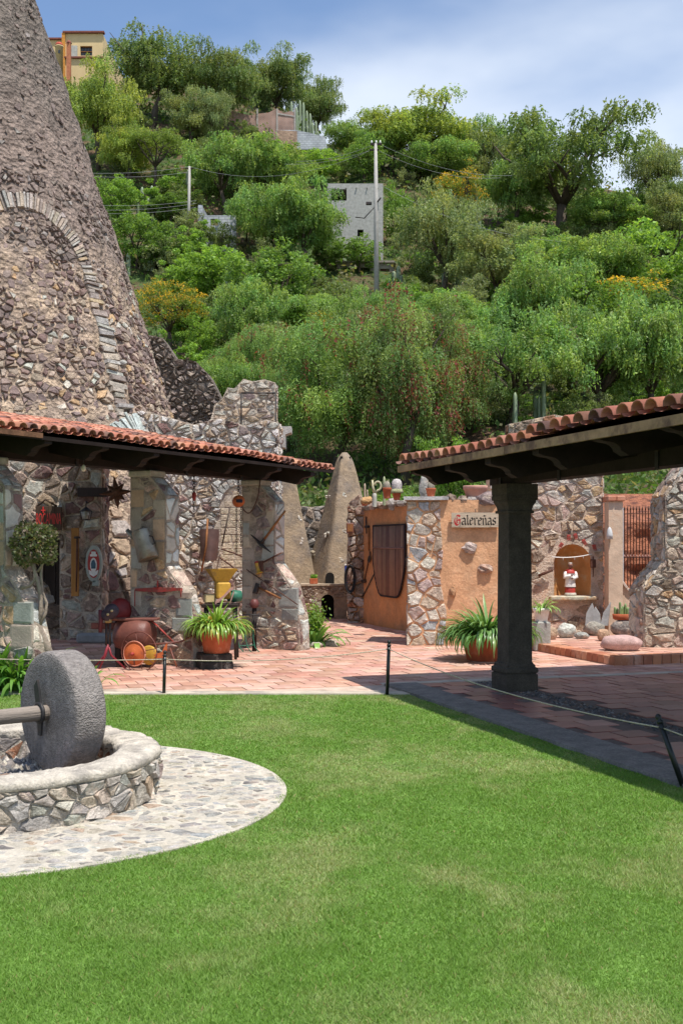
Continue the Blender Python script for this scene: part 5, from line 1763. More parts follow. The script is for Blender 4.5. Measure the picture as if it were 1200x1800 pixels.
def leafy_quads(root, name, ctr, out, ln, wd, rs, cols, up=0.3, mat=None):
    n = len(ctr)
    a = out + rs.normal(0, 0.9, (n, 3))
    a /= np.linalg.norm(a, axis=1)[:, None]
    b = np.cross(a, rs.normal(0, 1, (n, 3)) + np.array((0, 0, up)))
    b /= np.linalg.norm(b, axis=1)[:, None] + 1e-9
    s = rs.uniform(0.6, 1.4, n)[:, None]
    a, b = a * ln * s, b * wd * s
    V = np.stack([ctr - a, ctr + b, ctr + a, ctr - b], axis=1).reshape(-1, 3)
    C = np.array(cols)[rs.randint(0, len(cols), n)] * rs.uniform(0.7, 1.3, n)[:, None]
    o0 = np.array(origin_of(root)) if root is not None else np.zeros(3)
    me = np_mesh(name, V - o0, 4, np.repeat(C, 4, axis=0), mat or MAT_LEAF)
    return link(bpy.data.objects.new(name, me), root)
ball_tree()

def bush_pillar():
    p = GP(552, 1138)
    root = thing('leafy_herb', 'lush leafy green herb growing in a stone-edged bed by the porch end pillar', 'plant', (p.x, p.y + 0.15, 0))
    strap_plant(root, (p.x, p.y + 0.15, 0.0), 60, 0.35, 0.66, 0.12, cols=[(0.15, 0.30, 0.06), (0.20, 0.36, 0.08), (0.12, 0.24, 0.05)], wide=1.9, dead=0.06)
    rs = np.random.RandomState(8)
    n = 1100
    ctr = np.array((p.x, p.y + 0.22, 0.38)) + rs.normal(0, 1, (n, 3)) * np.array((0.085, 0.085, 0.12))
    leafy_quads(root, 'foliage', ctr, rs.normal(0, 1, (n, 3)), 0.026, 0.012, rs, [(0.22, 0.36, 0.06), (0.28, 0.42, 0.09), (0.15, 0.28, 0.05)], up=1)
    for k, (dx, dy, sx, c, lab) in enumerate(((-0.28, -0.06, 0.16, (0.42, 0.38, 0.31), 'pale edging stone of the herb bed against the pillar foot'), (0.0, -0.12, 0.17, (0.46, 0.42, 0.35), 'long pale edging stone in front of the leafy herb'), (0.25, 0.08, 0.13, (0.40, 0.35, 0.28), 'squat edging stone of the herb bed beside the passage'), (0.24, 0.36, 0.11, (0.36, 0.31, 0.26), 'small edging stone of the herb bed towards the kilns'))):
        tag(MB().rock((p.x + dx, p.y + dy, 0.04), (sx, 0.08, 0.06), seed=k + 80, n=9, m=5, col=c).build('edging_stone', MAT_STONE, loc=(p.x + dx, p.y + dy, 0.0)), lab, 'stone')
bush_pillar()

# ------------------------------------------------------------------ things hung on the pillars
def hung_tools():
    # tin jug
    s0 = -0.20
    c = flank(s0, 254, 958, 0.13)
    ax = (Vector((0, 0, 1)) * math.cos(0.36) - FU * math.sin(0.36)).normalized()
    j = thing('tin_jug', 'dull metal jug with a spout hung tilted on the pillar', 'jug', c - ax * 0.18)
    MB().lathe([(0.135, -0.2), (0.14, -0.195), (0.118, 0.18), (0.122, 0.19), (0.118, 0.2), (0.11, 0.19), (0.13, -0.17)], c, axis=ax, n=24).build('body', MAT_ZINC, j)
    sp = c - FU * 0.10 + ax * 0.10
    MB().tube([sp, sp - FU * 0.09 + Vector((0, 0, 0.045)), sp - FU * 0.16 + Vector((0, 0, 0.10))], [0.055, 0.04, 0.03], n=8).build('spout', MAT_ZINC, j)
    hp = c + FU * 0.125
    MB().tube([hp + ax * 0.13, hp + ax * 0.12 + FU * 0.05, hp + ax * 0.02 + FU * 0.055, hp + ax * 0.01], 0.010, n=6).build('handle', MAT_IRON, j)
    MB().tube([c + ax * 0.19, flank(s0, 252, 925, 0.0)], 0.005, n=4).build('hook_wire', MAT_IRON, j)
    # red yoke
    a, b = flank(s0, 237, 1037, 0.04), flank(s0, 318, 1036, 0.04)
    y = thing('red_yoke', 'red painted iron weighing beam hung across the pillar', 'beam', mid(a, b))
    MB().prism([a + Vector((0, 0, .018)), a - Vector((0, 0, .018)), mid(a, b) - Vector((0, 0, .035)), b - Vector((0, 0, .016)), b + Vector((0, 0, .016)), mid(a, b) + Vector((0, 0, .03))], -FN * 0.035).build('beam', P_RED, y)
    MB().tube([mid(a, b) + Vector((0, 0, .02)), mid(a, b) + Vector((0, 0, .12))], 0.012, n=6).build('hanger', P_RED, y)
    for q, l in ((a, 0.22), (b, 0.10)):
        MB().tube([q, q - Vector((0, 0, l))], 0.007, n=5).build('hook', P_RED, y)
    # pillar 3
    s0 = 2.40
    def stick(name, label, cat, A, B, r, mat, extra=None, r2=None):
        a, b = flank(s0, *A, 0.045), flank(s0, *B, 0.045)
        t = thing(name, label, cat, a)
        MB().tube([a, mid(a, b), b], [r, r * 1.05, r2 or r], n=8).build('handle', mat, t)
        return t, a, b
    t, a, b = stick('pickaxe', 'pickaxe with orange-brown handle hung head down on the end pillar', 'pickaxe', (501, 898), (459, 955), 0.018, MAT_WOOD)
    h0, h1, h2 = flank(s0, 441, 940, 0.05), flank(s0, 458, 957, 0.05), flank(s0, 476, 971, 0.05)
    MB().tube([h0, mid(h0, h1) + Vector((0, 0, .01)), h1, mid(h1, h2), h2], [0.006, 0.017, 0.028, 0.017, 0.006], n=6).build('head', MAT_IRON, t)
    MB().tube([mid(a, b, 0.86), b], [0.024, 0.03], n=8).build('collar', MAT_IRON, t)
    t, a, b = stick('axe', 'axe with brown handle and black head hung on the end pillar', 'axe', (493, 1052), (453, 1032), 0.016, MAT_WOOD)
    q = flank(s0, 450, 1033, 0.045)
    MB().prism([q + Vector((0, 0, .075)) + FU * 0.015, q + Vector((0, 0, .06)) + FU * 0.06, q - Vector((0, 0, .035)) + FU * 0.05, q - Vector((0, 0, .095)) + FU * 0.03, q - Vector((0, 0, .085)) - FU * 0.05], -FN * -0.03).build('head', MAT_IRON, t)
    t, a, b = stick('drill_rod', 'long thin iron drill rod slanting across the end pillar', 'rod', (433, 1001), (523, 1063), 0.008, MAT_RUST)
    t, a, b = stick('hammer', 'short-handled rusty hammer hung above the iron rod', 'hammer', (494, 972), (461, 989), 0.012, MAT_RUST)
    MB().prism([b + FU * -0.05 + Vector((0, 0, .02)), b + FU * 0.02 + Vector((0, 0, .03)), b + FU * 0.015 - Vector((0, 0, .13)), b - FU * 0.06 - Vector((0, 0, .11))], FN * 0.03).build('head', MAT_RUST, t)
    c = flank(s0, 453, 996, 0.06)
    ax = (Vector((0, 0, 1)) - FU * 0.35).normalized()
    lp = thing('yellow_lamp', 'small yellow miner lamp with red top hung on the end pillar', 'lamp', c)
    MB().lathe([(0.05, -0.11), (0.055, -0.1), (0.035, -0.095), (0.035, 0.03), (0.038, 0.045), (0.03, 0.06)], c, axis=ax, n=12).build('body', P_YEL, lp)
    MB().lathe([(0.034, 0.055), (0.034, 0.075), (0.02, 0.085)], c, axis=ax, n=10).build('top', P_RED, lp)
hung_tools()

def hanging():
    # chain hoist under the porch beam
    def chain(root, a, b, r=0.010, name='chain'):
        mb = MB()
        L_ = (b - a).length
        n = max(3, int(L_ / 0.032))
        for k in range(n):
            c = mid(a, b, (k + 0.5) / n)
            d = (b - a).normalized()
            s1 = d.cross(Vector((1, 0.3, 0) if k % 2 else (0.3, -1, 0))).normalized()
            ring = [c + d * math.cos(x) * L_ / n * 0.62 + s1 * math.sin(x) * r * 1.6 for x in [2 * PI * i / 6 for i in range(7)]]
            mb.tube(ring, r * 0.5, n=4, caps=False)
        return mb.build(name, MAT_IRON, root)
    c = on_t(419, 881, -0.9)
    top = Vector((c.x, c.y, 2.60))
    h = thing('chain_hoist', 'orange chain hoist hanging from the porch beam', 'hoist', top)
    chain(h, top, c + Vector((0, 0, 0.11)), 0.012)
    MB().lathe([(0.03, -0.09), (0.075, -0.075), (0.09, -0.03), (0.09, 0.04), (0.07, 0.08), (0.03, 0.09)], c, axis=(0.35, -0.9, 0.15), n=14).build('body', P_ORA, h)
    hb = [o for o in h.children if o.name.startswith('body')][0]
    MB().bevbox(c + Vector((0.02, -0.09, 0.0)), (0.10, 0.02, 0.05), b=0.008).build('name_plate', M('dark_plate', (0.03, 0.03, 0.045), bump=0), hb)
    chain(h, c - Vector((0.03, 0, 0.06)), c - Vector((0.03, 0, 0.80)), 0.009)
    chain(h, c - Vector((-0.04, 0, 0.06)), c - Vector((-0.04, 0, 0.68)), 0.010)
    lp = [c + Vector((0.05, 0, -0.02))] + [c + Vector((0.05 + 0.24 * k / 6, 0.1, -0.10 - 0.16 * math.sin(PI * k / 6) + 0.03 * k)) for k in range(7)] + [Vector((c.x + 0.32, c.y + 0.15, 2.60))]
    MB().tube(lp, 0.009, n=5).build('loop_chain', MAT_RUST, h)
    # red hook block on a chain
    c = on_t(341, 872, -0.9)
    top = Vector((c.x, c.y, 2.60))
    h = thing('hook_block', 'small red pulley block on a chain under the porch beam', 'pulley', top)
    chain(h, top, c, 0.012)
    MB().lathe([(0.012, 0.06), (0.03, 0.04), (0.032, 0.0), (0.02, -0.05), (0.008, -0.07)], c, n=8).build('block', P_RED, h)
    chain(h, c - Vector((0, 0, 0.06)), c - Vector((0, 0, 0.22)), 0.010)
    # light bulb and star lantern
    c = on_t(147, 824, -0.62)
    b = thing('light_bulb', 'white bulb on a short cord below the porch beam', 'bulb', (c.x, c.y, c.z))
    MB().lathe([(0.01, 0.05), (0.02, 0.04), (0.032, 0.0), (0.024, -0.025), (0.004, -0.035)], c, n=12).build('globe', M('bulb_glass', (0.75, 0.68, 0.55), var=0, bump=0, rough=0.2), b)
    MB().tube([c + Vector((0, 0, .045)), (c.x, c.y, 3.0)], 0.006, n=5).build('cord', MAT_IRON, b)
    c = on_t(204, 866, -1.4)
    s = thing('star_lantern', 'dark pierced metal star lantern hanging inside the porch', 'lantern', c)
    V, F = [], []
    core = 0.075
    mb = MB()
    for k in range(8):
        a = 2 * PI * k / 8 + 0.1
        tip = c + Vector((math.cos(a), 0.15 * math.sin(3 * a), math.sin(a))) * (0.24 if k % 2 == 0 else 0.17)
        for off in (0.0,):
            d1 = Vector((-math.sin(a), 0, math.cos(a)))
            base = [c + Vector((math.cos(a), 0, math.sin(a))) * 0.05 + d1 * 0.05 * sx + Vector((0, sy * 0.05, 0)) for sx, sy in ((1, 0), (0, 1), (-1, 0), (0, -1))]
            mb.add(base + [tip], [(0, 1, 4), (1, 2, 4), (2, 3, 4), (3, 0, 4)])
    mb.build('points', MAT_RUST, s)
    MB().rock(c, (0.07, 0.07, 0.07), n=8, m=5, amp=0.05).build('body', MAT_RUST, s)
    MB().tube([c + Vector((0, 0, .2)), (c.x, c.y, 3.06)], 0.004, n=4).build('wire', MAT_IRON, s)
hanging()

# ------------------------------------------------------------------ things on the shaded back wall
def back_wall_things():
    Y = 18.82
    q = lambda px, py, dy=0.0: W(px, py, Y - dy)
    # mine sign
    sg = thing('mine_board', 'dark plank board lettered BOCAMINA in red on the shaded wall', 'sign', q(85, 905))
    dk = M('dark_plank', (0.07, 0.045, 0.03), var=0.4, vscale=6, bump=0.5, stretch=(1, 1, 0.2))
    for k in range(4):
        a, b = q(63 + k * 11.5, 890, 0.03), q(74 + k * 11.5, 933, 0.03)
        MB().bevbox(mid(a, b), (abs(b.x - a.x), 0.035, abs(a.z - b.z) + rnd(-0.02, 0.02)), b=0.005).build('plank', dk, sg)
    MB().tube([q(66, 890, 0.03), q(80, 878, 0.02), q(100, 890, 0.03)], 0.018, n=5).build('frame', dk, sg)
    cu = bpy.data.curves.new('lettering', 'FONT')
    cu.body = 'BOCAMINA'
    cu.size = 1.0
    tmp = bpy.data.objects.new('tmp', cu)
    COL.objects.link(tmp)
    bpy.context.view_layer.update()
    me = bpy.data.meshes.new_from_object(tmp)
    bpy.data.objects.remove(tmp)
    xs = [v.co.x for v in me.vertices]; ys = [v.co.y for v in me.vertices]
    A, B = q(63.5, 921.5, 0.05), q(107.5, 902, 0.05)
    for v in me.vertices:
        fx, fy = (v.co.x - min(xs)) / (max(xs) - min(xs)), (v.co.y - min(ys)) / (max(ys) - min(ys))
        v.co = Vector((A.x + (B.x - A.x) * fx, A.y, A.z + (B.z - A.z) * fy)) - sg.location
    me.materials.clear()
    me.materials.append(painted('sign_bright_red', (0.62, 0.035, 0.03)))
    link(bpy.data.objects.new('lettering', me), sg)
    a, b = q(72, 905, 0.052), q(78, 892, 0.052)
    mb = MB().box(q(76, 896, 0.052), (0.02, 0.004, 0.10)).box(q(76, 897, 0.053), (0.07, 0.004, 0.02))
    mb.build('cross', MATS['sign_bright_red'], sg)
    # plank with an iron bar
    a, b = q(127, 928, 0.0), q(140, 1048, 0.0)
    pk = thing('display_plank', 'upright orange-brown plank with an iron drill fixed to it on the wall', 'plank', q(133.5, 1048))
    MB().bevbox(mid(a, b) + Vector((0, -0.06, 0)), (0.125, 0.04, a.z - b.z), b=0.006).build('plank', M('honey_wood', (0.36, 0.17, 0.05), var=0.35, vscale=5, bump=0.4, stretch=(1, 1, 0.15)), pk)
    MB().tube([q(135.5, 945, 0.13), q(135.5, 975, 0.13), q(134, 1040, 0.13)], [0.016, 0.02, 0.012], n=6).build('drill', MAT_RUST, pk)
    MB().lathe([(0.02, -0.02), (0.05, -0.015), (0.05, 0.015), (0.02, 0.02)], q(135.5, 945, 0.12), n=10).build('drill_collar', MAT_IRON, pk)
    # oval coat of arms
    c = q(165, 991, 0.10)
    ov = thing('oval_crest', 'oval painted crest plaque with grey frame and red field on the shaded wall', 'plaque', c)
    def oval(rx, rz, y0, th, mat, name, cz=0.0):
        MB().prism([c + Vector((rx * math.cos(a), y0, rz * math.sin(a) + cz)) for a in [2 * PI * k / 28 for k in range(28)]], (0, th, 0)).build(name, mat, ov)
    oval(0.135, 0.30, -0.02, 0.10, painted('grey_green_frame', (0.30, 0.33, 0.29)), 'frame')
    oval(0.098, 0.235, -0.026, 0.02, painted('crest_red', (0.36, 0.035, 0.03)), 'field')
    def shape(pts, y0, mat, name):
        MB().prism([c + Vector((x, y0, z)) for x, z in pts], (0, 0.012, 0)).build(name, mat, ov)
    shape([(-0.055, 0.12), (0.055, 0.12), (0.06, 0.15), (0.035, 0.16), (0.035, 0.20), (-0.035, 0.20), (-0.035, 0.16), (-0.06, 0.15)], -0.032, MAT_WHITE, 'crown')
    shape([(0.055 * math.cos(a), -0.02 + 0.12 * math.sin(a)) for a in [2 * PI * k / 16 for k in range(16)]], -0.034, MAT_WHITE, 'shield')
    shape([(-0.035, -0.08), (0.035, -0.08), (0.04, 0.0), (0.012, 0.07), (-0.025, 0.05), (-0.04, 0.0)], -0.040, painted('crest_blue', (0.04, 0.09, 0.13)), 'mountain')
    shape([(-0.08, -0.10), (0.0, -0.14), (0.08, -0.10), (0.065, -0.17), (0.0, -0.215), (-0.065, -0.17)], -0.036, MAT_WHITE, 'scroll')
    MB().bevbox(c + Vector((0.03, 0.02, -0.32)), (0.11, 0.08, 0.10), b=0.01).build('foot', MATS['grey_green_frame'], ov)
    # wall lantern and jutting beam
    a = q(151, 905, 0.18)
    ln = thing('wall_lantern', 'black iron wall lantern with tapering glass above the crest plaque', 'lantern', a)
    rim = [(-0.085, 0.06), (0.085, 0.06), (0.05, -0.08), (-0.05, -0.08)]
    for i, (x, z) in enumerate(rim):
        x2, z2 = rim[(i + 1) % 4]
        for yy in (-0.06, 0.06):
            MB().tube([a + Vector((x, yy, z)), a + Vector((x2, yy, z2))], 0.008, n=4).build('frame_bar', MAT_IRON, ln)
    MB().lathe([(0.10, 0.06), (0.05, 0.10), (0.012, 0.13)], a, n=4).build('hood', MAT_IRON, ln)
    gl = M('lantern_glass', (0.35, 0.34, 0.30), var=0.1, bump=0, rough=0.15)
    MB().lathe([(0.055, -0.075), (0.085, 0.055)], a, n=4).build('glass', gl, ln)
    MB().tube([a + Vector((0, 0, .12)), a + Vector((0, 0.02, 0.22)), a + Vector((0, 0.18, 0.2))], 0.01, n=5).build('bracket', MAT_IRON, ln)
    a, b = q(136, 865, 0.06), q(187, 865, 0.25)
    bm = MB().prism([a + Vector((0, 0, .075)), b + Vector((0, 0, .075)), b - Vector((0, 0, .075)), a - Vector((0, 0, .07))], (0, 0.11, 0)).build('timber_stub', MAT_WOOD_D, loc=a)
    tag(bm, 'short dark timber jutting from the shaded wall above the lantern', 'timber')
    # scoop and rods on the ruined wall
    Y2 = 21.86
    r = lambda px, py, dy=0.0: W(px, py, Y2 - dy)
    sc = thing('iron_scoop', 'large rusty iron scoop hung on the sunlit ruin wall', 'scoop', r(368, 960))
    V, F = [], []
    for j in range(7):
        f = j / 6
        for k in range(9):
            a_ = -1 + 2 * k / 8
            w = 0.19 * (1 - 0.25 * f ** 2)
            V.append(r(368, 930, 0.05) + Vector((a_ * w, -0.14 * (1 - a_ * a_) * (0.5 + 0.5 * f) - 0.02, -0.60 * f)))
    for j in range(6):
        for k in range(8):
            F.append((j * 9 + k, j * 9 + k + 1, j * 9 + k + 10, j * 9 + k + 9))
    MB().add(V, F, None, True).build('pan', painted('scoop_brown', (0.10, 0.055, 0.045)), sc)
    MB().tube([r(365, 912, 0.1), r(362, 960, 0.2), r(354, 1005, 0.12)], 0.02, n=6).build('handle', MAT_WOOD, sc)
    for A, B, lab in (((388, 965), (432, 981), 'thin wooden rod with red tip resting across the walled-up arch'), ((386, 980), (420, 1006), 'dark thin rod slanting below the walled-up arch'), ((404, 893), (390, 960), 'bent grey branch leaning on the walled-up arch')):
        a, b = r(*A, 0.16), r(*B, 0.16)
        tag(MB().tube([a, mid(a, b) + Vector((0, 0, .01)), b], [0.016, 0.018, 0.014], n=6).build('rod', MAT_RUST if 'branch' not in lab else MAT_BARK, loc=a), lab, 'rod')
back_wall_things()
# ------------------------------------------------------------------ old machines under the porch
def machines():
    # blower / hand mill on a red-legged stand
    g = GP(192, 1178)
    g = Vector((g.x, g.y, 0.013))
    bl = thing('forge_blower', 'dark hand-cranked forge blower on a red-footed stand under the porch', 'blower', g)
    Y = g.y
    q = lambda px, py, dy=0.0: W(px, py, Y - dy)
    pm = painted('purple_black', (0.035, 0.025, 0.035))
    MB().lathe([(0.02, -0.05), (0.085, -0.045), (0.095, 0.0), (0.085, 0.045), (0.02, 0.05)], q(196, 1074), axis=(0.25, -1, 0), n=20).build('gear_case', pm, bl)
    MB().lathe([(0.02, -0.05), (0.075, -0.045), (0.085, 0.0), (0.075, 0.045), (0.02, 0.05)], q(189, 1081), axis=(0.25, -1, 0), n=18).build('gear_case', pm, bl)
    for (px, py) in ((197, 1073.5), (190, 1080)):
        MB().lathe([(0.018, 0.0), (0.018, 0.03), (0.008, 0.036)], q(px, py, 0.045), axis=(0, -1, 0), n=8).build('brass_bolt', M('brass', (0.5, 0.42, 0.22), metal=0.6, rough=0.4, bump=0, var=0.1), bl)
    MB().bevbox(q(190.5, 1091), (0.085, 0.08, 0.06), b=0.012).build('bracket', M('old_brass', (0.36, 0.24, 0.09), metal=0.4, rough=0.5, bump=0.2), bl)
    for x in (187, 193):
        MB().tube([q(x, 1094), q(x, 1135)], 0.018, n=7).build('column', MAT_IRON, bl)
    for (x, y, dy) in ((165, 1176, 0.0), (172, 1182, 0.1), (222, 1178, 0.0)):
        MB().tube([q(190, 1133), q(189 + (x - 190) * 0.2, 1152), q(x, y - 1, dy * 0.3)], [0.016, 0.015, 0.012], n=6).build('leg', painted('crimson_paint', (0.22, 0.02, 0.03)), bl)
    MB().tube([q(176, 1072, 0.02), q(177, 1090, 0.02), q(176, 1112, 0.02)], [0.025, 0.03, 0.022], n=8).build('crank_grip', painted('maroon_grip', (0.10, 0.02, 0.025)), bl)
    # oxide barrel on a trestle
    Yb = g.y + 0.25
    qb = lambda px, py, dy=0.0: W(px, py, Yb - dy)
    c = qb(237, 1117)
    br = thing('iron_barrel', 'brown oxide-painted iron drum lying on a timber trestle by the pillar', 'drum', (c.x, c.y, 0.02))
    MB().lathe([(0.03, -0.24), (0.17, -0.235), (0.205, -0.20), (0.225, -0.1), (0.23, 0.0), (0.225, 0.1), (0.205, 0.20), (0.17, 0.235), (0.03, 0.24)], c, axis=(1, -0.25, 0), n=24).build('drum', P_BROWNR, br)
    MB().bevbox(c + Vector((0.0, 0.0, 0.21)), (0.62, 0.24, 0.03), b=0.006).build('lid', P_BROWNR, br)
    MB().bevbox(c + Vector((-0.35, 0.05, 0.12)), (0.45, 0.06, 0.08), b=0.008).build('shaft_beam', painted('dull_red_beam', (0.18, 0.06, 0.045)), br)
    for dx in (-0.2, 0.2):
        MB().bevbox((c.x + dx, c.y + 0.05, (c.z - 0.15 + 0.01) / 2), (0.06, 0.3, c.z - 0.17), b=0.006).build('trestle_leg', MAT_WOOD_D, br)
    # dark red tub behind
    c = W(211, 1073, g.y + 0.9)
    tb = thing('red_tub', 'dark red round iron tub standing behind the drum', 'tub', (c.x, c.y, 0.02))
    MB().lathe([(0.13, -0.05), (0.15, 0.0), (0.16, 0.15), (0.12, 0.2), (0.02, 0.21)], c, axis=(0.25, -1, 0.1), n=20).build('bowl', painted('deep_red', (0.20, 0.02, 0.02)), tb)
    MB().bevbox((c.x, c.y + 0.1, (c.z - 0.1) / 2), (0.16, 0.14, c.z - 0.10), b=0.01).build('stand', MAT_WOOD_D, tb)
    # stone bench slab at the back
    # seed planter: orange disc wheel, spoked ring, share, handles
    Y = 14.35
    q = lambda px, py, dy=0.0: W(px, py, Y - dy)
    wc = q(237, 1149, 0.05)
    sp = thing('seed_planter', 'orange disc-wheeled seed planter with red handles leaning by the pillar', 'planter', (wc.x, wc.y, 0.013))
    axn = Vector((-0.35, -0.94, 0)).normalized()
    dw = MB().lathe([(0.012, 0.05), (0.05, 0.035), (0.10, 0.016), (0.148, 0.008), (0.158, 0.0), (0.152, -0.012), (0.02, -0.01)], wc, axis=axn, n=32).build('disc_wheel', P_ORA, sp)
    sd = Vector((axn.y, -axn.x, 0)) * -1
    up = Vector((0, 0, 1))
    rim = [wc + axn * 0.012 + (sd * math.cos(a) + up * math.sin(a)) * 0.155 for a in [2 * PI * k / 28 for k in range(29)]]
    MB().tube(rim, 0.008, n=5).build('disc_rim', painted('pink_rim', (0.55, 0.22, 0.14)), dw)
    MB().lathe([(0.004, 0.0), (0.022, 0.005), (0.02, 0.04), (0.006, 0.05)], wc + axn * 0.04, axis=axn, n=10).build('hub', P_RED, dw)
    rc = wc - axn * 0.10 + Vector((-0.0, 0, 0.012))
    ring = [rc + (sd * math.cos(a) + up * math.sin(a)) * 0.255 for a in [2 * PI * k / 36 for k in range(37)]]
    rim_o = MB().tube(ring, 0.008, n=5).build('spoked_ring', P_BROWNR, sp)
    for k in range(8):
        a = 2 * PI * k / 8 + 0.2
        MB().tube([rc + (sd * math.cos(a) + up * math.sin(a)) * 0.03, rc + (sd * math.cos(a) + up * math.sin(a)) * 0.252], 0.005, n=4).build('spoke', P_BROWNR, rim_o)
    yc = q(262, 1152, -0.08)
    MB().lathe([(0.01, 0.012), (0.11, 0.008), (0.125, 0.0), (0.02, -0.01)], yc, axis=axn, n=24).build('yellow_disc', P_YEL, sp)
    MB().prism([q(270, 1151), q(284, 1147), q(291, 1133), q(294, 1131), q(292, 1157), q(274, 1157)], (0, 0.03, 0)).build('share', P_ORA, sp)
    MB().tube([q(265, 1089, -0.3), q(285, 1109, -0.25), q(307, 1131, -0.2)], 0.012, n=6).build('handle', P_RED, sp)
    MB().tube([q(262, 1133, -0.1), q(290, 1131, -0.1), q(318, 1128, -0.15), q(342, 1116, -0.2)], 0.013, n=6).build('handle', P_BROWNR, sp)
    MB().tube([q(299, 1140, -0.05), q(306, 1160, 0.0), q(311, 1173, 0.0)], 0.012, n=6).build('prop_leg', P_BROWNR, sp)
    MB().tube([wc + axn * 0.03, wc + axn * 0.0 - up * 0.165], 0.014, n=6).build('fork', P_BROWNR, sp)
    for k in range(7):
        pp = W(262 + k * 8, 1168 + rnd(-5, 3), 14.7 + rnd(0, 0.2))
    # corn mill with hopper
    cb = on_t(388, 1060, -0.35)
    Y = cb.y
    q = lambda px, py, dy=0.0: W(px, py, Y - dy)
    ml = thing('corn_mill', 'yellow corn mill with square hopper behind the flowerpot', 'mill', (cb.x, cb.y, 0.013))
    def frustum(ct, w1, d1, w0, d0, h, name, mat, par=ml):
        rz = Matrix.Rotation(0.35, 3, 'Z')
        V = [ct + rz @ Vector((a * w1 / 2, b * d1 / 2, 0)) for a, b in ((-1, -1), (1, -1), (1, 1), (-1, 1))] + [ct + rz @ Vector((a * w0 / 2, b * d0 / 2, -h)) for a, b in ((-1, -1), (1, -1), (1, 1), (-1, 1))]
        V += [ct + rz @ Vector((a * w1 * 0.46, b * d1 * 0.46, -0.003)) for a, b in ((-1, -1), (1, -1), (1, 1), (-1, 1))] + [ct + rz @ Vector((a * w0 * 0.4, b * d0 * 0.4, -h * 0.85)) for a, b in ((-1, -1), (1, -1), (1, 1), (-1, 1))]
        F = [(k, k + 4, (k + 1) % 4 + 4, (k + 1) % 4) for k in range(4)] + [(4, 5, 6, 7)] + [(k, (k + 1) % 4, (k + 1) % 4 + 8, k + 8) for k in range(4)] + [(k + 8, (k + 1) % 4 + 8, (k + 1) % 4 + 12, k + 12) for k in range(4)] + [(15, 14, 13, 12)]
        return MB().add(V, F).build(name, mat, par)
    frustum(q(389, 1000), 0.40, 0.30, 0.17, 0.13, 0.18, 'hopper', P_YEL)
    frustum(q(389, 1022), 0.17, 0.14, 0.15, 0.13, 0.07, 'throat', P_YEL)
    MB().bevbox(q(391, 1038), (0.20, 0.18, 0.24), Matrix.Rotation(0.35, 3, 'Z'), b=0.025).build('mill_case', P_YEL, ml)
    MB().bevbox(q(368, 1052), (0.15, 0.13, 0.12), Matrix.Rotation(0.35, 3, 'Z'), b=0.015).build('feed_box', painted('cream_paint', (0.58, 0.45, 0.22)), ml)
    MB().lathe([(0.02, -0.1), (0.075, -0.095), (0.085, 0.0), (0.075, 0.095), (0.02, 0.1)], q(412, 1048, -0.1), axis=(1, 0.3, 0), n=16).build('motor', P_GREEN, ml)
    belt = [q(378, 1060, .12), q(392, 1050, .12), q(405, 1036, .12), q(411, 1033, .12), q(411, 1040, .12), q(404, 1060, .12)]
    mb = MB()
    for a, b in zip(belt, belt[1:]):
        mb.prism([a + Vector((0, 0, .022)), b + Vector((0, 0, .022)), b - Vector((0, 0, .022)), a - Vector((0, 0, .022))], (0, 0.05, 0))
    mb.build('drive_belt', painted('pink_belt', (0.46, 0.26, 0.21)), ml)
    zt = q(389, 1058).z - 0.02
    MB().bevbox((cb.x, cb.y, zt - 0.03), (0.5, 0.35, 0.05), b=0.008).build('table', MAT_WOOD_D, ml)
    for dx, dy in ((-0.2, -0.13), (0.2, -0.13), (0.2, 0.13), (-0.2, 0.13)):
        MB().tube([(cb.x + dx, cb.y + dy, zt - 0.05), (cb.x + dx * 1.1, cb.y + dy * 1.1, 0.01)], 0.02, n=6).build('leg', MAT_IRON, ml)
    # wire garden chair
    g = GP(440, 1148)
    Y = g.y
    q = lambda px, py, dy=0.0: W(px, py, Y - dy)
    ch = thing('wire_chair', 'small chair with black slatted seat and green wire legs beside the flowerpot', 'chair', (g.x, g.y, 0.013))
    for (a, b, c_, dy) in ((417, 421, 428, 0.1), (431, 435, 441, 0.05), (445, 448, 455, 0.0)):
        MB().tube([q(a, 1104, dy), q(a, 1122, dy), q(b, 1138, dy), q(c_, 1146, dy + 0.05)], 0.008, n=5).build('leg', P_GREEN, ch)
    MB().tube([q(417, 1136, 0.1), q(447, 1134, 0.0)], 0.007, n=5).build('stretcher', P_GREEN, ch)
    for k in range(9):
        MB().tube([q(420 + k * 4, 1106, 0.1 - k * 0.012), q(427 + k * 4, 1080 + abs(k - 5), -0.05)], 0.006, n=4).build('slat', MAT_IRON, ch)
    MB().tube([q(418, 1106, 0.1), q(456, 1106, 0.0)], 0.010, n=5).build('seat_rail', MAT_IRON, ch)
    MB().tube([q(426, 1080, -0.05), q(460, 1082, -0.05)], 0.010, n=5).build('seat_rail', MAT_IRON, ch)
    c = W(447, 1061, Y + 0.12)
    vs_ = thing('clay_jar', 'dark reddish clay jar on a post against the end pillar', 'jar', (c.x, c.y, 0.013))
    MB().lathe([(0.03, -0.07), (0.06, -0.05), (0.072, 0.0), (0.05, 0.05), (0.035, 0.065)], c, n=16).build('jar', painted('maroon_clay', (0.13, 0.04, 0.035)), vs_)
    MB().tube([(c.x, c.y, 0.0), (c.x, c.y, c.z - 0.065)], 0.035, n=8).build('post', MAT_WOOD_D, vs_)
machines()
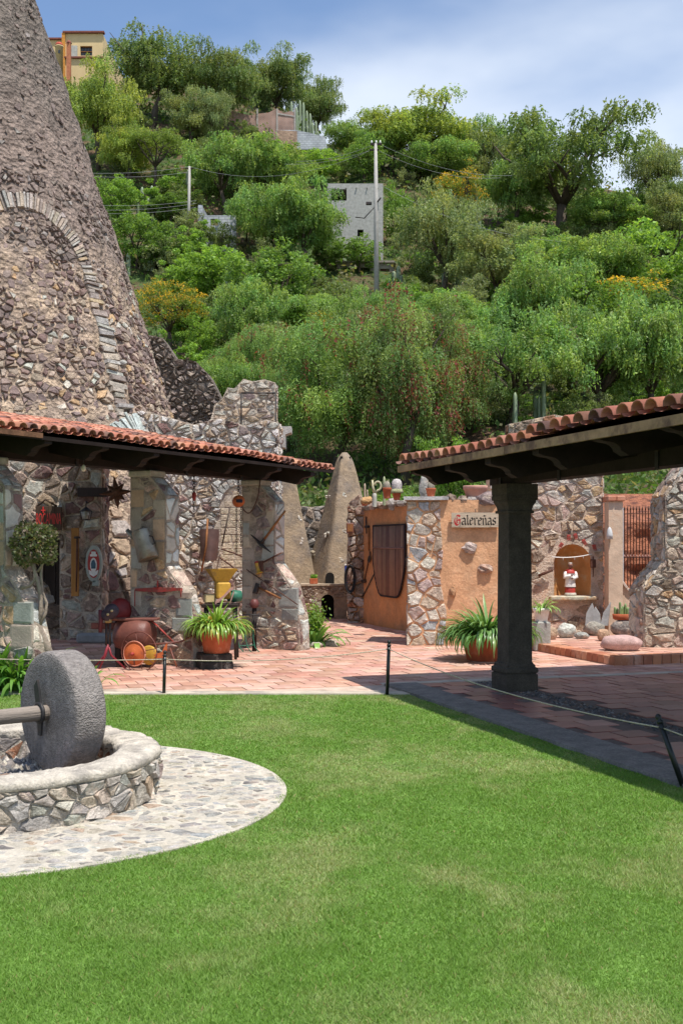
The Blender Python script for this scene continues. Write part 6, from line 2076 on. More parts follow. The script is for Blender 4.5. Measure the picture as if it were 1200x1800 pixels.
def stone_slab_bench():
    a, b = W(145, 1120, 18.3), W(225, 1120, 18.3)
    s = thing('stone_kerb_bench', 'low grey stone slab lying along the shaded wall behind the machines', 'slab', mid(a, b))
    MB().bevbox((mid(a, b).x, 18.35, 0.09), (0.9, 0.3, 0.15), b=0.03).build('slab', M('grey_slab', (0.25, 0.25, 0.25), bump=0.5), s)
stone_slab_bench()

# ------------------------------------------------------------------ screen and tools on the shaded side of the house
def side_tools():
    UD = -GD  # towards the camera end = right in the picture
    ctr = gate_pt(688, 985, 0.05)
    sc = thing('cane_screen', 'shield-shaped brown cane screen with dark rim hung on the shaded orange wall', 'screen', ctr)
    TL, TR_ = gate_pt(661, 924, 0.05), gate_pt(717, 922, 0.05)
    wdt = (TR_ - TL).length
    ud = (TR_ - TL); ud.z = 0; ud.normalize()
    zt = (TL.z + TR_.z) / 2
    H = zt - gate_pt(690, 1049, 0.05).z
    def low(f):  # lower edge of the shield, f across 0..1
        e = abs(2 * f - 1)
        return zt - H * (1 - 0.0 * e) + H * 0.47 * max(0, (e - 0.45) / 0.55) ** 2.2
    n = 34
    canes = [(0.16, 0.075, 0.055), (0.20, 0.10, 0.07), (0.12, 0.055, 0.045), (0.24, 0.14, 0.09)]
    for k in range(n):
        f = (k + 0.5) / n
        p = TL + ud * wdt * f
        p.z = zt
        b = Vector((p.x, p.y, low(f)))
        MB().tube([p, mid(p, b) + GN * rnd(0, 0.012), b], wdt / n * 0.44, n=5, col=jit(random.choice(canes), 0.2)).build('cane', MAT_ATTR, sc)
    edge = [TL + Vector((0, 0, zt - TL.z)), TL + ud * wdt + Vector((0, 0, zt - TL.z))] + [Vector(((TL + ud * wdt * f).x, (TL + ud * wdt * f).y, low(f))) for f in [1 - k / 16 for k in range(17)]] + [TL + Vector((0, 0, zt - TL.z))]
    MB().tube([e + GN * 0.012 for e in edge], 0.018, n=6).build('rim', M('dark_rim', (0.025, 0.02, 0.022), bump=0.2), sc)
    a = TL + ud * 0.02; a.z = zt - H * 0.32
    b = TL + ud * (wdt - 0.02); b.z = zt - H * 0.32
    MB().tube([a + GN * 0.02, b + GN * 0.02], 0.022, n=6).build('cross_bar', painted('cross_cane', (0.17, 0.085, 0.07)), sc)
    L_ = [((652, 928), (652, 968), 0.022, MAT_WOOD, 'mallet', 'orange wooden-handled mallet hanging beside the cane screen', (650, 926)),
          ((647, 910), (648, 938), 0.016, MAT_IRON, 'tongs', 'thin dark iron tongs hanging highest beside the far stone jamb', None),
          ((655, 970), (644, 1022), 0.014, MAT_RUST, 'hoe', 'long rusty hoe hanging below the mallet', (644, 1022)),
          ((662, 1008), (641, 1050), 0.014, MAT_IRON, 'iron_bar', 'dark iron bar slanting below the cane screen rim', None),
          ((641, 985), (642, 1003), 0.014, MAT_RUST, 'chisel', 'short rusty chisel hanging by the far stone jamb', None),
          ((722, 908), (718, 932), 0.018, MAT_RUST, 'horseshoe_tool', 'curved rusty tool hung above the right rim of the cane screen', None),
          ((723, 932), (724, 956), 0.016, MAT_IRON, 'pliers', 'dark iron pliers hung beside the stone corner', None)]
    for A, B, r, mat, nm, lab, head in L_:
        a, b = gate_pt(*A, 0.05), gate_pt(*B, 0.05)
        t = thing(nm, lab, nm.replace('_', ' '), a)
        MB().tube([a, mid(a, b), b], [r, r * 0.9, r * 0.8], n=6).build('shaft', mat, t)
        if head:
            h = gate_pt(*head, 0.06)
            MB().bevbox(h, (0.07, 0.16, 0.055), Matrix.Rotation(0.33, 3, 'Z'), b=0.012).build('head', MAT_IRON, t)
        else:
            MB().tube([a + Vector((0, 0, .03)), a, a - GN * 0.05], 0.007, n=4).build('peg', MAT_IRON, t)
    c = gate_pt(654, 983, 0.06)
    lt = thing('iron_ladle', 'dark round iron ladle hung under the mallet', 'ladle', c)
    MB().lathe([(0.004, -0.02), (0.05, -0.012), (0.065, 0.01), (0.055, 0.012), (0.01, -0.008)], c, axis=GN, n=14, ell=(1, 1.4)).build('bowl', MAT_IRON, lt)
    MB().tube([c + Vector((0, 0, .06)), c + Vector((0, 0, .2))], 0.008, n=5).build('handle', MAT_IRON, lt)
    # coil of black hose and wooden box on the far jamb
    c = W(615, 1018, 22.85)
    co = thing('hose_coil', 'coil of black hose hung on the far stone jamb', 'hose', c)
    for k in range(5):
        MB().tube([c + Vector(((0.075 + 0.008 * k) * math.cos(a), -0.012 * k, (0.24 + 0.01 * k) * math.sin(a))) for a in [2 * PI * i / 20 for i in range(21)]], 0.015, n=5).build('loop', M('black_rubber', (0.015, 0.014, 0.016), bump=0, rough=0.6), co)
    c = W(615, 928, 22.84)
    bx = thing('wooden_box', 'small reddish wooden box fixed high on the far stone jamb', 'box', c)
    MB().bevbox(c, (0.15, 0.12, 0.20), b=0.01).build('case', painted('reddish_wood', (0.20, 0.085, 0.06)), bx)
    MB().box(c + Vector((0, -0.062, 0.0)), (0.11, 0.01, 0.15)).build('door', MAT_WOOD, bx)
    c = W(606, 984, 24.25)
    bb = thing('blue_box', 'small blue box standing on the kiln bench against the kiln', 'box', (c.x, 24.45, 0.752))
    MB().bevbox((c.x + 0.04, 24.45, 0.752 + 0.20), (0.09, 0.10, 0.40), b=0.01).build('case', painted('blue_paint', (0.02, 0.05, 0.30)), bb)
    MB().box((c.x + 0.04, 24.45, 1.165), (0.10, 0.11, 0.025)).build('lid', MAT_WHITE, bb)
    # planter box on the bench
    c = W(551, 1029, 24.3)
    pb_ = thing('planter_box', 'small terracotta planter box with bright green seedlings on the kiln bench', 'planter', (c.x, 24.38, 0.752))
    MB().bevbox((c.x, 24.38, 0.752 + 0.06), (0.17, 0.13, 0.118), b=0.01).build('box', MAT_POT, pb_)
    rs = np.random.RandomState(2)
    n = 260
    ctr = np.array((c.x, 24.38, 0.90)) + rs.uniform(-1, 1, (n, 3)) * np.array((0.07, 0.05, 0.05))
    leafy_quads(pb_, 'seedlings', ctr, np.tile([0, 0, 1.0], (n, 1)), 0.025, 0.008, rs, [(0.2, 0.38, 0.05), (0.26, 0.44, 0.08)])
side_tools()

# ------------------------------------------------------------------ pots and cacti along the house top
def cactus_col(root, base, h, r, n=9, col=(0.12, 0.20, 0.07), name='stem', bend=0.0):
    V, F = [], []
    rows = max(4, int(h / (r * 1.6)) + 3)
    for j in range(rows + 1):
        f = j / rows
        rr = r * (1.0 if f < 0.85 else math.sqrt(max(0.02, 1 - ((f - 0.85) / 0.155) ** 2)))
        for k in range(2 * n):
            a = PI * k / n
            q = rr * (1.0 if k % 2 else 0.72)
            V.append(Vector(base) + Vector((math.cos(a) * q + bend * math.sin(f * 2.5) * h, math.sin(a) * q, h * f)))
    m = 2 * n
    for j in range(rows):
        for k in range(m):
            F.append((j * m + k, j * m + (k + 1) % m, (j + 1) * m + (k + 1) % m, (j + 1) * m + k))
    F.append(tuple(rows * m + k for k in range(m)))
    return MB().add(V, F, jit(col, 0.15), True).build(name, MAT_ATTR, root)
def roof_pots():
    zt = HZ
    def spot(px, py_base, Y):
        p = W(px, py_base, Y)
        return Vector((p.x, p.y, p.z))
    def pot(px, pyb, pyt, wpx, Y, label, plant, mat=MAT_POT, ledge=None):
        k = Y / FPX
        c = spot(px, pyb, Y)
        c.z = HZ + 0.05 if ledge is None else ledge
        h = (pyb - pyt) * k
        t = thing('potted_cactus', label, 'potted cactus', c)
        flower_pot(t, c, wpx * k * 0.36, wpx * k * 0.5, h, mat, rim=h * 0.16)
        top = c + Vector((0, 0, h - 0.03))
        if plant == 'ball':
            MB().rock(top + Vector((0, 0, .05)), (wpx * k * 0.42, wpx * k * 0.42, 0.09), seed=px, n=14, m=8, amp=0.05, col=(0.30, 0.26, 0.20)).build('cactus', M('spiny_cactus', src='attr', var=0.5, vscale=45, bump=1.0, bscale=90, bdist=0.02), t)
        elif plant == 'white':
            MB().lathe([(0.06, 0), (0.085, 0.06), (0.09, 0.14), (0.08, 0.2), (0.05, 0.235), (0.005, 0.245)], top, n=14, wob=0.08, col=(0.50, 0.45, 0.42)).build('cactus', MATS['spiny_cactus'], t)
            MB().lathe([(0.10, 0), (0.11, 0.03), (0.09, 0.07), (0.02, 0.08)], top, n=12, wob=0.2, col=(0.36, 0.36, 0.2)).build('offsets', MATS['spiny_cactus'], t)
        elif plant == 'stick':
            cactus_col(t, top, 0.34, 0.022, 5, (0.36, 0.28, 0.2))
            cactus_col(t, top + Vector((0.05, 0.02, 0)), 0.22, 0.018, 5, (0.36, 0.28, 0.2))
        return t
    pot(680, 887, 868, 15, 18.6, 'red pot with a low bristly ball cactus on the stone corner', 'ball')
    pot(697, 881, 866, 15, 19.2, 'red pot with a tall white woolly cactus on the roof edge', 'white')
    pot(757, 879, 863, 17, 18.1, 'red pot with a brown ball cactus beside an upright grey rock', 'ball')
    pot(641, 874, 863, 14, 22.0, 'red pot with thin brown cactus sticks at the far roof edge', 'stick')
    c = spot(835, 879, 18.05)
    c.z = HZ + 0.04
    t = thing('pink_planter', 'wide pale pink clay planter on the roof edge above the lettered board', 'planter', c)
    flower_pot(t, c, 0.145, 0.185, 0.19, M('pink_clay', (0.52, 0.28, 0.22), var=0.2, bump=0.3), rim=0.04)
    # upright grey rock, tilted pot, orange rock, white bent cactus
    p = W(744, 879, 18.3)
    o = MB().rock((p.x, p.y, HZ + 0.20), (0.075, 0.07, 0.20), seed=3, n=10, m=8, amp=0.25, col=(0.32, 0.30, 0.27)).build('upright_rock', MAT_STONE, loc=(p.x, p.y, HZ))
    tag(o, 'upright grey rock standing among the pots on the roof edge', 'rock')
    p = W(644, 880, 21.6)
    tag(MB().rock((p.x, p.y, HZ + 0.13), (0.12, 0.10, 0.08), seed=5, n=10, m=6, col=(0.50, 0.29, 0.13)).build('orange_rock', MAT_STONE, loc=(p.x, p.y, HZ)), 'orange-brown rock on the far roof edge below the cactus sticks', 'rock')
    p = W(658, 884, 21.2)
    t = thing('bent_cactus', 'pale bent cactus with a looped arm at the far roof edge', 'cactus', (p.x, p.y, HZ))
    cactus_col(t, (p.x, p.y, HZ), 0.28, 0.045, 7, (0.50, 0.48, 0.40))
    z = HZ + 0.26
    lp = [Vector((p.x, p.y, z)), Vector((p.x - 0.03, p.y, z + 0.1)), Vector((p.x - 0.04, p.y, z + 0.24))]
    MB().tube(lp, [0.03, 0.025, 0.018], n=7).build('arm', painted('pale_cactus', (0.40, 0.36, 0.22)), t)
    MB().tube([Vector((p.x + 0.02, p.y, z))] + [Vector((p.x + 0.06 + 0.06 * math.sin(a), p.y, z + 0.13 - 0.08 * math.cos(a))) for a in [0.3 * k for k in range(16)]], 0.022, n=6).build('looped_arm', MATS['pale_cactus'], t)
    p = W(675, 884, 20.4)
    t = thing('thin_cactus', 'single thin upright cactus column on the roof edge', 'cactus', (p.x, p.y, HZ))
    cactus_col(t, (p.x, p.y, HZ), 0.52, 0.028, 6, (0.32, 0.34, 0.2))
    # prickly pears and column cacti in the garden behind
    def prickly(px, Y, zb, s, label):
        p = W(px, 870, Y)
        zb = HT(p.x, p.y) if zb is None else zb
        t = thing('prickly_pear', label, 'cactus', (p.x, p.y, zb))
        rs = random.Random(int(px))
        pads = [(Vector((p.x, p.y, zb)), 0.0)]
        for k in range(13):
            b, a = rs.choice(pads[-6:])
            a2 = a + rs.uniform(-0.9, 0.9)
            a2 = max(-1.1, min(1.1, a2))
            d = Vector((math.sin(a2), rs.uniform(-0.3, 0.3), math.cos(a2))).normalized()
            L_ = 0.28 * s * rs.uniform(0.8, 1.2)
            c = b + d * L_ * 0.5
            nrm = d.cross(Vector((0, 0, 1)) if abs(d.z) < 0.8 else Vector((1, 0, 0))).normalized()
            nrm = (nrm + Vector((rs.uniform(-0.6, 0.6), -1, 0))).normalized()
            side = d.cross(nrm).normalized()
            ring = [c + (d * math.cos(x) * L_ * 0.55 + side * math.sin(x) * L_ * 0.36) for x in [2 * PI * i / 12 for i in range(12)]]
            V = [q for q in ring] + [c + nrm * 0.028 * s, c - nrm * 0.028 * s]
            F = [(i, (i + 1) % 12, 12) for i in range(12)] + [((i + 1) % 12, i, 13) for i in range(12)]
            MB().add(V, F, jit((0.20, 0.29, 0.10), 0.2), True).build('pad', MAT_ATTR, t)
            pads.append((b + d * L_, a2))
    prickly(722, 25.9, None, 1.35, 'pale prickly pear cactus rising behind the roof pots')
    prickly(690, 26.3, None, 1.2, 'prickly pear cactus behind the white woolly cactus pot')
    prickly(783, 26.2, None, 1.1, 'prickly pear cactus behind the brown ball cactus pot')
    for k, (px, Y, h) in enumerate(((652, 26.6, 2.2), (737, 26.0, 2.0), (768, 26.5, 2.1), (706, 27.0, 2.1))):
        p = W(px, 860, Y)
        z = HT(p.x, p.y)
        t = thing('garden_cactus', ['slim column cactus cluster in the garden behind the far roof edge', 'yellowish column cactus cluster behind the upright rock', 'column cactus cluster behind the pink planter', 'spindly column cactus cluster between the prickly pears'][k], 'cactus', (p.x, p.y, z))
        for i in range(5):
            cactus_col(t, (p.x + rnd(-0.25, 0.25), p.y + rnd(-0.2, 0.2), z - 0.05), h * rnd(0.75, 1.1), 0.04, 6, (0.30, 0.36, 0.16))
roof_pots()

# ------------------------------------------------------------------ niche: saint, garland, paper flowers, stones
def niche_things():
    # figure of a saint
    X, Y, z = NX - 0.03, NY + 0.04, NSILL + 0.002
    s = thing('saint_statue', 'small plaster statue of a saint in white surplice over red robe in the niche', 'statue', (X, Y, z))
    s.scale = (0.92, 0.92, 0.87)
    MB().lathe([(0.105, 0), (0.11, 0.01), (0.10, 0.05), (0.09, 0.055)], (X, Y, z), n=14, wob=0.08).build('base', M('statue_base', (0.42, 0.39, 0.33), bump=0.6), s)
    wht, red, skin = painted('plaster_white', (0.74, 0.71, 0.67)), painted('robe_red', (0.42, 0.045, 0.035)), painted('plaster_skin', (0.22, 0.12, 0.09))
    def robe(prof, mat, name, folds=0, e=(1.0, 0.72)):
        V, F = [], []
        n = 28
        for r, h in prof:
            for k in range(n):
                a = 2 * PI * k / n
                rr = r * (1 + folds * math.sin(a * 9))
                V.append((X + math.cos(a) * rr * e[0], Y + math.sin(a) * rr * e[1], z + h))
        for j in range(len(prof) - 1):
            for k in range(n):
                F.append((j * n + k, j * n + (k + 1) % n, (j + 1) * n + (k + 1) % n, (j + 1) * n + k))
        F.append(tuple((len(prof) - 1) * n + k for k in range(n)))
        MB().add(V, F, None, True).build(name, mat, s)
    robe([(0.092, 0.05), (0.09, 0.10), (0.082, 0.20)], red, 'cassock', 0.05)
    robe([(0.100, 0.165), (0.098, 0.19), (0.088, 0.30), (0.082, 0.40), (0.086, 0.45), (0.08, 0.48), (0.05, 0.50)], wht, 'surplice', 0.035)
    robe([(0.098, 0.425), (0.096, 0.44), (0.080, 0.485), (0.05, 0.505), (0.032, 0.512)], red, 'cape', 0.02)
    mb = MB()
    for sx in (-1, 1):
        sh = Vector((X + sx * 0.082, Y - 0.01, z + 0.455))
        el = Vector((X + sx * 0.105, Y - 0.03, z + 0.35))
        ha = Vector((X + sx * 0.012 + 0.01, Y - 0.085, z + (0.385 if sx < 0 else 0.325)))
        mb.tube([sh, mid(sh, el), el, mid(el, ha), ha], [0.032, 0.036, 0.036, 0.032, 0.026], n=9)
    mb.build('sleeves', wht, s)
    for sx, hz in ((-1, 0.385), (1, 0.325)):
        ha = Vector((X + sx * 0.012 + 0.01, Y - 0.088, z + hz))
        m = MB().rock(ha, (0.016, 0.012, 0.014), n=8, m=5, amp=0.05)
        for i in range(4):
            f0 = ha + Vector((-sx * 0.010, -0.004, 0.009 - i * 0.006))
            m.tube([f0, f0 + Vector((-sx * 0.012, -0.006, -0.001)), f0 + Vector((-sx * 0.02, 0.0, -0.002))], [0.0035, 0.0033, 0.0025], n=5)
        m.tube([ha + Vector((0, 0, .01)), ha + Vector((-sx * 0.006, -0.012, 0.018))], [0.004, 0.003], n=5)
        m.build('hand', skin, s)
    hc = Vector((X, Y - 0.012, z + 0.567))
    m = MB()
    m.lathe([(0.02, -0.06), (0.019, -0.045), (0.03, -0.038), (0.042, -0.015), (0.045, 0.008), (0.040, 0.032), (0.022, 0.045), (0.004, 0.048)], hc, n=16, ell=(0.9, 1.0))
    m.tube([hc + Vector((0, -0.038, 0.01)), hc + Vector((0, -0.05, -0.006)), hc + Vector((0, -0.04, -0.01))], [0.004, 0.006, 0.004], n=5)
    for sx in (-1, 1):
        m.rock(hc + Vector((sx * 0.037, 0, 0.0)), (0.006, 0.01, 0.013), n=6, m=4)
    hd = m.build('head', skin, s)
    for sx in (-1, 1):
        MB().rock(hc + Vector((sx * 0.014, -0.037, 0.008)), (0.005, 0.004, 0.003), n=6, m=4).build('eye', MAT_DARK, hd)
    MB().rock(hc + Vector((0, -0.036, -0.02)), (0.009, 0.004, 0.003), n=6, m=4).build('mouth', painted('lip', (0.3, 0.08, 0.07)), hd)
    MB().lathe([(0.043, 0.0), (0.042, 0.018), (0.036, 0.03), (0.03, 0.012)], hc + Vector((0, 0.008, 0.0)), n=14).build('hair', painted('dark_hair', (0.04, 0.025, 0.02)), hd)
    MB().lathe([(0.034, 0.036), (0.037, 0.052), (0.036, 0.058), (0.01, 0.061)], hc, n=8).build('cap', wht, hd)
    # garland
    g = thing('white_garland', 'white bead garland strung across the arched niche', 'garland', (NX, NY - 0.06, 1.27))
    a, b = W(969, 979, NY - 0.06), W(1040, 974, NY - 0.06)
    pts = [mid(a, b, k / 14) - Vector((0, 0, 0.03 * 4 * (k / 14) * (1 - k / 14))) for k in range(15)]
    MB().tube(pts, 0.009, n=5).build('string', MAT_WHITE, g)
    for k in (4, 8, 11):
        MB().tube([pts[k], pts[k] - Vector((0, 0, 0.05))], [0.006, 0.004], n=4).build('pendant', MAT_WHITE, g)
    for (px, py, r, lab) in ((986, 958, 0.6, 'red paper ornament low beside the arch of the niche, next to the column'), (999, 944, 0.1, 'large fringed red paper ornament above the top of the niche'), (1011, 942, -0.3, 'small red paper ornament above the top of the niche'), (1026, 952, -0.5, 'dark red paper ornament on the arch side towards the pier'), (1044, 961, -0.2, 'round red paper ornament nearest the gate pier')):
        c = W(px, py, NY - 0.075)
        t = thing('paper_ornament', lab, 'ornament', c)
        rot = Matrix.Rotation(r, 3, 'Y')
        MB().bevbox(c, (0.058, 0.035, 0.075), rot, b=0.012).build('body', P_RED, t)
        for k in range(3):
            q = c + rot @ Vector((-0.02 + 0.02 * k, -0.01, -0.035))
            MB().tube([q, q + rot @ Vector((rnd(-0.008, 0.008), -0.01, -0.035))], [0.008, 0.004], n=4).build('fringe', P_RED, t)
        MB().tube([c, c + Vector((0, 0.07, 0))], 0.005, n=4).build('nail', MAT_IRON, t)
    # stones along the foot of the wall
    L_ = [(968, 1125, (0.13, 0.10, 0.11), (0.44, 0.32, 0.22), 'squarish tan stone at the niche wall foot behind the column'), (997, 1122, (0.155, 0.11, 0.125), (0.55, 0.56, 0.50), 'large smooth pale whitish stone below the niche'), (1024, 1124, (0.12, 0.09, 0.06), (0.36, 0.36, 0.33), 'flat grey stone between the whitish stone and the slate pieces'),
          (1063, 1128, (0.10, 0.09, 0.10), (0.46, 0.30, 0.20), 'small rough ochre stone beside the slate pieces')]
    for k, (px, pyb, sz, c, lab) in enumerate(L_):
        p = GP(px, pyb, PLZ)
        p.y = min(p.y + 0.1, NY - sz[1] - 0.05)
        tag(MB().rock((p.x, p.y, PLZ + sz[2] * 0.85), sz, seed=k + 40, n=14, m=9, amp=0.14, col=c).build('wall_foot_stone', MAT_STONE, loc=(p.x, p.y, PLZ)), lab, 'stone')
    # slate pieces standing in a rock
    p = GP(1045, 1125, PLZ)
    p.y = 18.35
    p.x = (1045 - 600) * p.y / FPX
    sl = thing('slate_group', 'upright pale slate slabs standing in a dark rock by the pier', 'stone', (p.x, p.y, PLZ))
    MB().rock((p.x, p.y, PLZ + 0.10), (0.17, 0.12, 0.13), seed=51, n=10, m=6, col=(0.30, 0.28, 0.24)).build('foot_rock', MAT_STONE, sl)
    ms_ = M('pale_slate', (0.29, 0.285, 0.28), var=0.25, bump=0.5)
    for (x0, w, h, tl) in ((-0.09, 0.14, 0.36, 0.05), (0.03, 0.11, 0.30, -0.02), (0.14, 0.12, 0.38, 0.12)):
        b = Vector((p.x + x0, p.y - 0.02, PLZ + 0.16))
        MB().prism([b + Vector((-w / 2, 0, 0)), b + Vector((w / 2, 0, 0)), b + Vector((w / 2 + tl * 0.3, 0.03, h * 0.6)), b + Vector((tl, 0.05, h)), b + Vector((-w / 2 + tl * 0.5, 0.03, h * 0.55))], (0.02, 0.035, 0.0)).build('slate', ms_, sl)
    # cactus trough
    p = GP(1096, 1128, PLZ)
    c = Vector(((1096 - 600) * 18.1 / FPX, 18.1, PLZ))
    rk = MB().rock((c.x, c.y, PLZ + 0.14), (0.22, 0.16, 0.15), seed=61, n=12, m=7, amp=0.15, col=(0.25, 0.22, 0.2)).build('dark_boulder', MAT_STONE, loc=(c.x, c.y, PLZ))
    tag(rk, 'dark boulder carrying the cactus trough beside the swept wall', 'boulder')
    t = thing('cactus_trough', 'clay trough of small green column cacti on the dark boulder', 'potted cactus', (c.x, c.y, PLZ + 0.27))
    MB().lathe([(0.15, 0.0), (0.175, 0.02), (0.185, 0.09), (0.17, 0.095), (0.15, 0.07)], (c.x, c.y, PLZ + 0.27), n=18, ell=(1.0, 0.7)).build('trough', MAT_POT, t)
    for k in range(9):
        cactus_col(t, (c.x - 0.13 + 0.033 * k, c.y + rnd(-0.05, 0.05), PLZ + 0.33), rnd(0.12, 0.30), 0.02, 6, (0.20, 0.30, 0.12))
    # pink boulder on the step
    p = GP(1092, 1158, PLZ)
    p = Vector(((1092 - 600) * 15.75 / FPX, 15.75, PLZ))
    tag(MB().rock((p.x, p.y, PLZ + 0.10), (0.30, 0.17, 0.118), seed=8, n=22, m=12, amp=0.10, col=(0.47, 0.31, 0.28), freq=1.2).build('pink_boulder', M('pink_granite', src='attr', var=0.25, vscale=10, bump=0.8, bscale=45, bdist=0.015, grain=0.2), loc=(p.x, p.y, PLZ)), 'smooth pinkish boulder resting on the raised tiled step', 'boulder')
    # small wall lamp on the pier, iron latch tools beside the niche
    c = W(1071, 937, 18.40)
    t = thing('wall_lamp', 'small white hooded wall lamp on the plastered pier', 'lamp', c)
    MB().lathe([(0.05, -0.10), (0.052, -0.03), (0.045, 0.02), (0.03, 0.07), (0.005, 0.10)], c, n=12).build('hood', painted('lamp_white', (0.5, 0.5, 0.5)), t)
    MB().bevbox(c + Vector((0, 0.04, -0.02)), (0.05, 0.06, 0.1), b=0.01).build('back_plate', MAT_IRON, t)
    a, b = W(1042, 978, NY - 0.07), W(1042, 1014, NY - 0.07)
    t = thing('iron_latch', 'old iron lock tool hung on the wall beside the niche', 'tool', a)
    MB().tube([a, b], [0.012, 0.008], n=5).build('rod', MAT_RUST, t)
    MB().bevbox(mid(a, b, 0.35), (0.09, 0.03, 0.14), b=0.01).build('plate', MAT_RUST, t)
    a, b = W(946, 1012, NY - 0.08), W(971, 1002, NY - 0.08)
    tag(MB().tube([a, mid(a, b), b], [0.025, 0.028, 0.02], n=6).build('iron_bar', MAT_RUST, loc=a), 'rusty iron bar fixed on the wall between column and niche', 'bar')
    # white pot on a stone pedestal, half behind the column
    c = Vector(((951 - 600) * 16.95 / FPX, 16.95, 0.013))
    t = thing('stone_pedestal', 'grey stone pedestal half hidden behind the square column', 'pedestal', c)
    MB().bevbox(c + Vector((0, 0, 0.22)), (0.24, 0.24, 0.44), b=0.02).build('block', M('grey_block', (0.34, 0.33, 0.30), bump=0.6), t)
    t = thing('white_flowerpot', 'white flowerpot with a fresh green plant on the grey pedestal', 'potted plant', c + Vector((0, 0, 0.44)))
    flower_pot(t, c + Vector((0, 0, 0.44)), 0.09, 0.12, 0.20, MAT_WHITE)
    strap_plant(t, c + Vector((0, 0, 0.60)), 40, 0.16, 0.34, 0.07, cols=[(0.25, 0.42, 0.10), (0.30, 0.46, 0.14)], wide=1.7)
niche_things()
# ------------------------------------------------------------------ trees: prototypes (crowns share mesh data between copies)
def quads_mesh(name, ctr, a, b, col, mat):
    V = np.stack([ctr - a, ctr + b, ctr + a, ctr - b], axis=1).reshape(-1, 3)
    return np_mesh(name, V, 4, np.repeat(np.clip(col, 0.004, 0.9), 4, axis=0), mat)
def unit(v):
    return v / (np.linalg.norm(v, axis=1)[:, None] + 1e-9)

def skeleton(rs, H, R, z0, nl, lean=0.0, trunk_r=0.22, fork=0.30):
    """tapered trunk with bent limbs; returns MB and limb tips"""
    mb = MB()
    zf = H * fork
    top = Vector((lean * zf, rs.uniform(-0.15, 0.15) * zf, zf))
    mb.tube([Vector((0, 0, -0.3)), Vector((lean * zf * 0.3, 0.05, zf * 0.5)), top], [trunk_r * 1.25, trunk_r, trunk_r * 0.82], n=8)
    tips = []
    for k in range(nl):
        a = 2 * PI * (k + rs.uniform(-0.25, 0.25)) / nl
        rr = R * rs.uniform(0.45, 0.8)
        zt = z0 + (H - z0) * rs.uniform(0.35, 0.88)
        tip = Vector((math.cos(a) * rr, math.sin(a) * rr, zt))
        m1 = top.lerp(tip, 0.35) + Vector((rs.uniform(-.3, .3), rs.uniform(-.3, .3), rs.uniform(-0.1, 0.5)))
        m2 = top.lerp(tip, 0.7) + Vector((rs.uniform(-.4, .4), rs.uniform(-.4, .4), rs.uniform(-0.2, 0.5)))
        r0 = trunk_r * rs.uniform(0.45, 0.65)
        mb.tube([top - Vector((0, 0, 0.1)), m1, m2, tip], [r0, r0 * 0.7, r0 * 0.42, r0 * 0.15], n=6)
        tips.append(tip)
        for q in range(3):
            b0 = m1.lerp(m2, rs.uniform(0.1, 1.0))
            e = b0 + Vector((rs.uniform(-1, 1), rs.uniform(-1, 1), rs.uniform(0.1, 1.0))) * R * 0.32
            mb.tube([b0, b0.lerp(e, 0.5) + Vector((0, 0, 0.12)), e], [r0 * 0.4, r0 * 0.25, r0 * 0.07], n=5)
            tips.append(e)
    return mb, tips

def crown_points(rs, tips, H, R, z0, n, fill=0.5, squash=1.0):
    """clump centres: round the limb tips and through a lumpy ellipsoid"""
    C = []
    zc, rz = (z0 + H) / 2, (H - z0) / 2
    k1 = int(n * (1 - fill))
    for i in range(k1):
        t = tips[rs.randint(len(tips))]
        C.append(np.array(t) + rs.normal(0, 1, 3) * R * np.array((0.14, 0.14, 0.10)))
    while len(C) < n:
        d = rs.normal(0, 1, 3)
        d /= np.linalg.norm(d)
        lump = 0.80 + 0.30 * math.sin(d[0] * 3.1 + d[2] * 2.2 + rs.randint(3)) * math.cos(d[1] * 2.7)
        r = rs.uniform(0.35, 1.0) ** 0.45 * lump
        p = np.array((d[0] * R * r, d[1] * R * r, zc + d[2] * rz * r * squash))
        if p[2] > z0 * 0.75:
            C.append(p)
    return np.array(C)

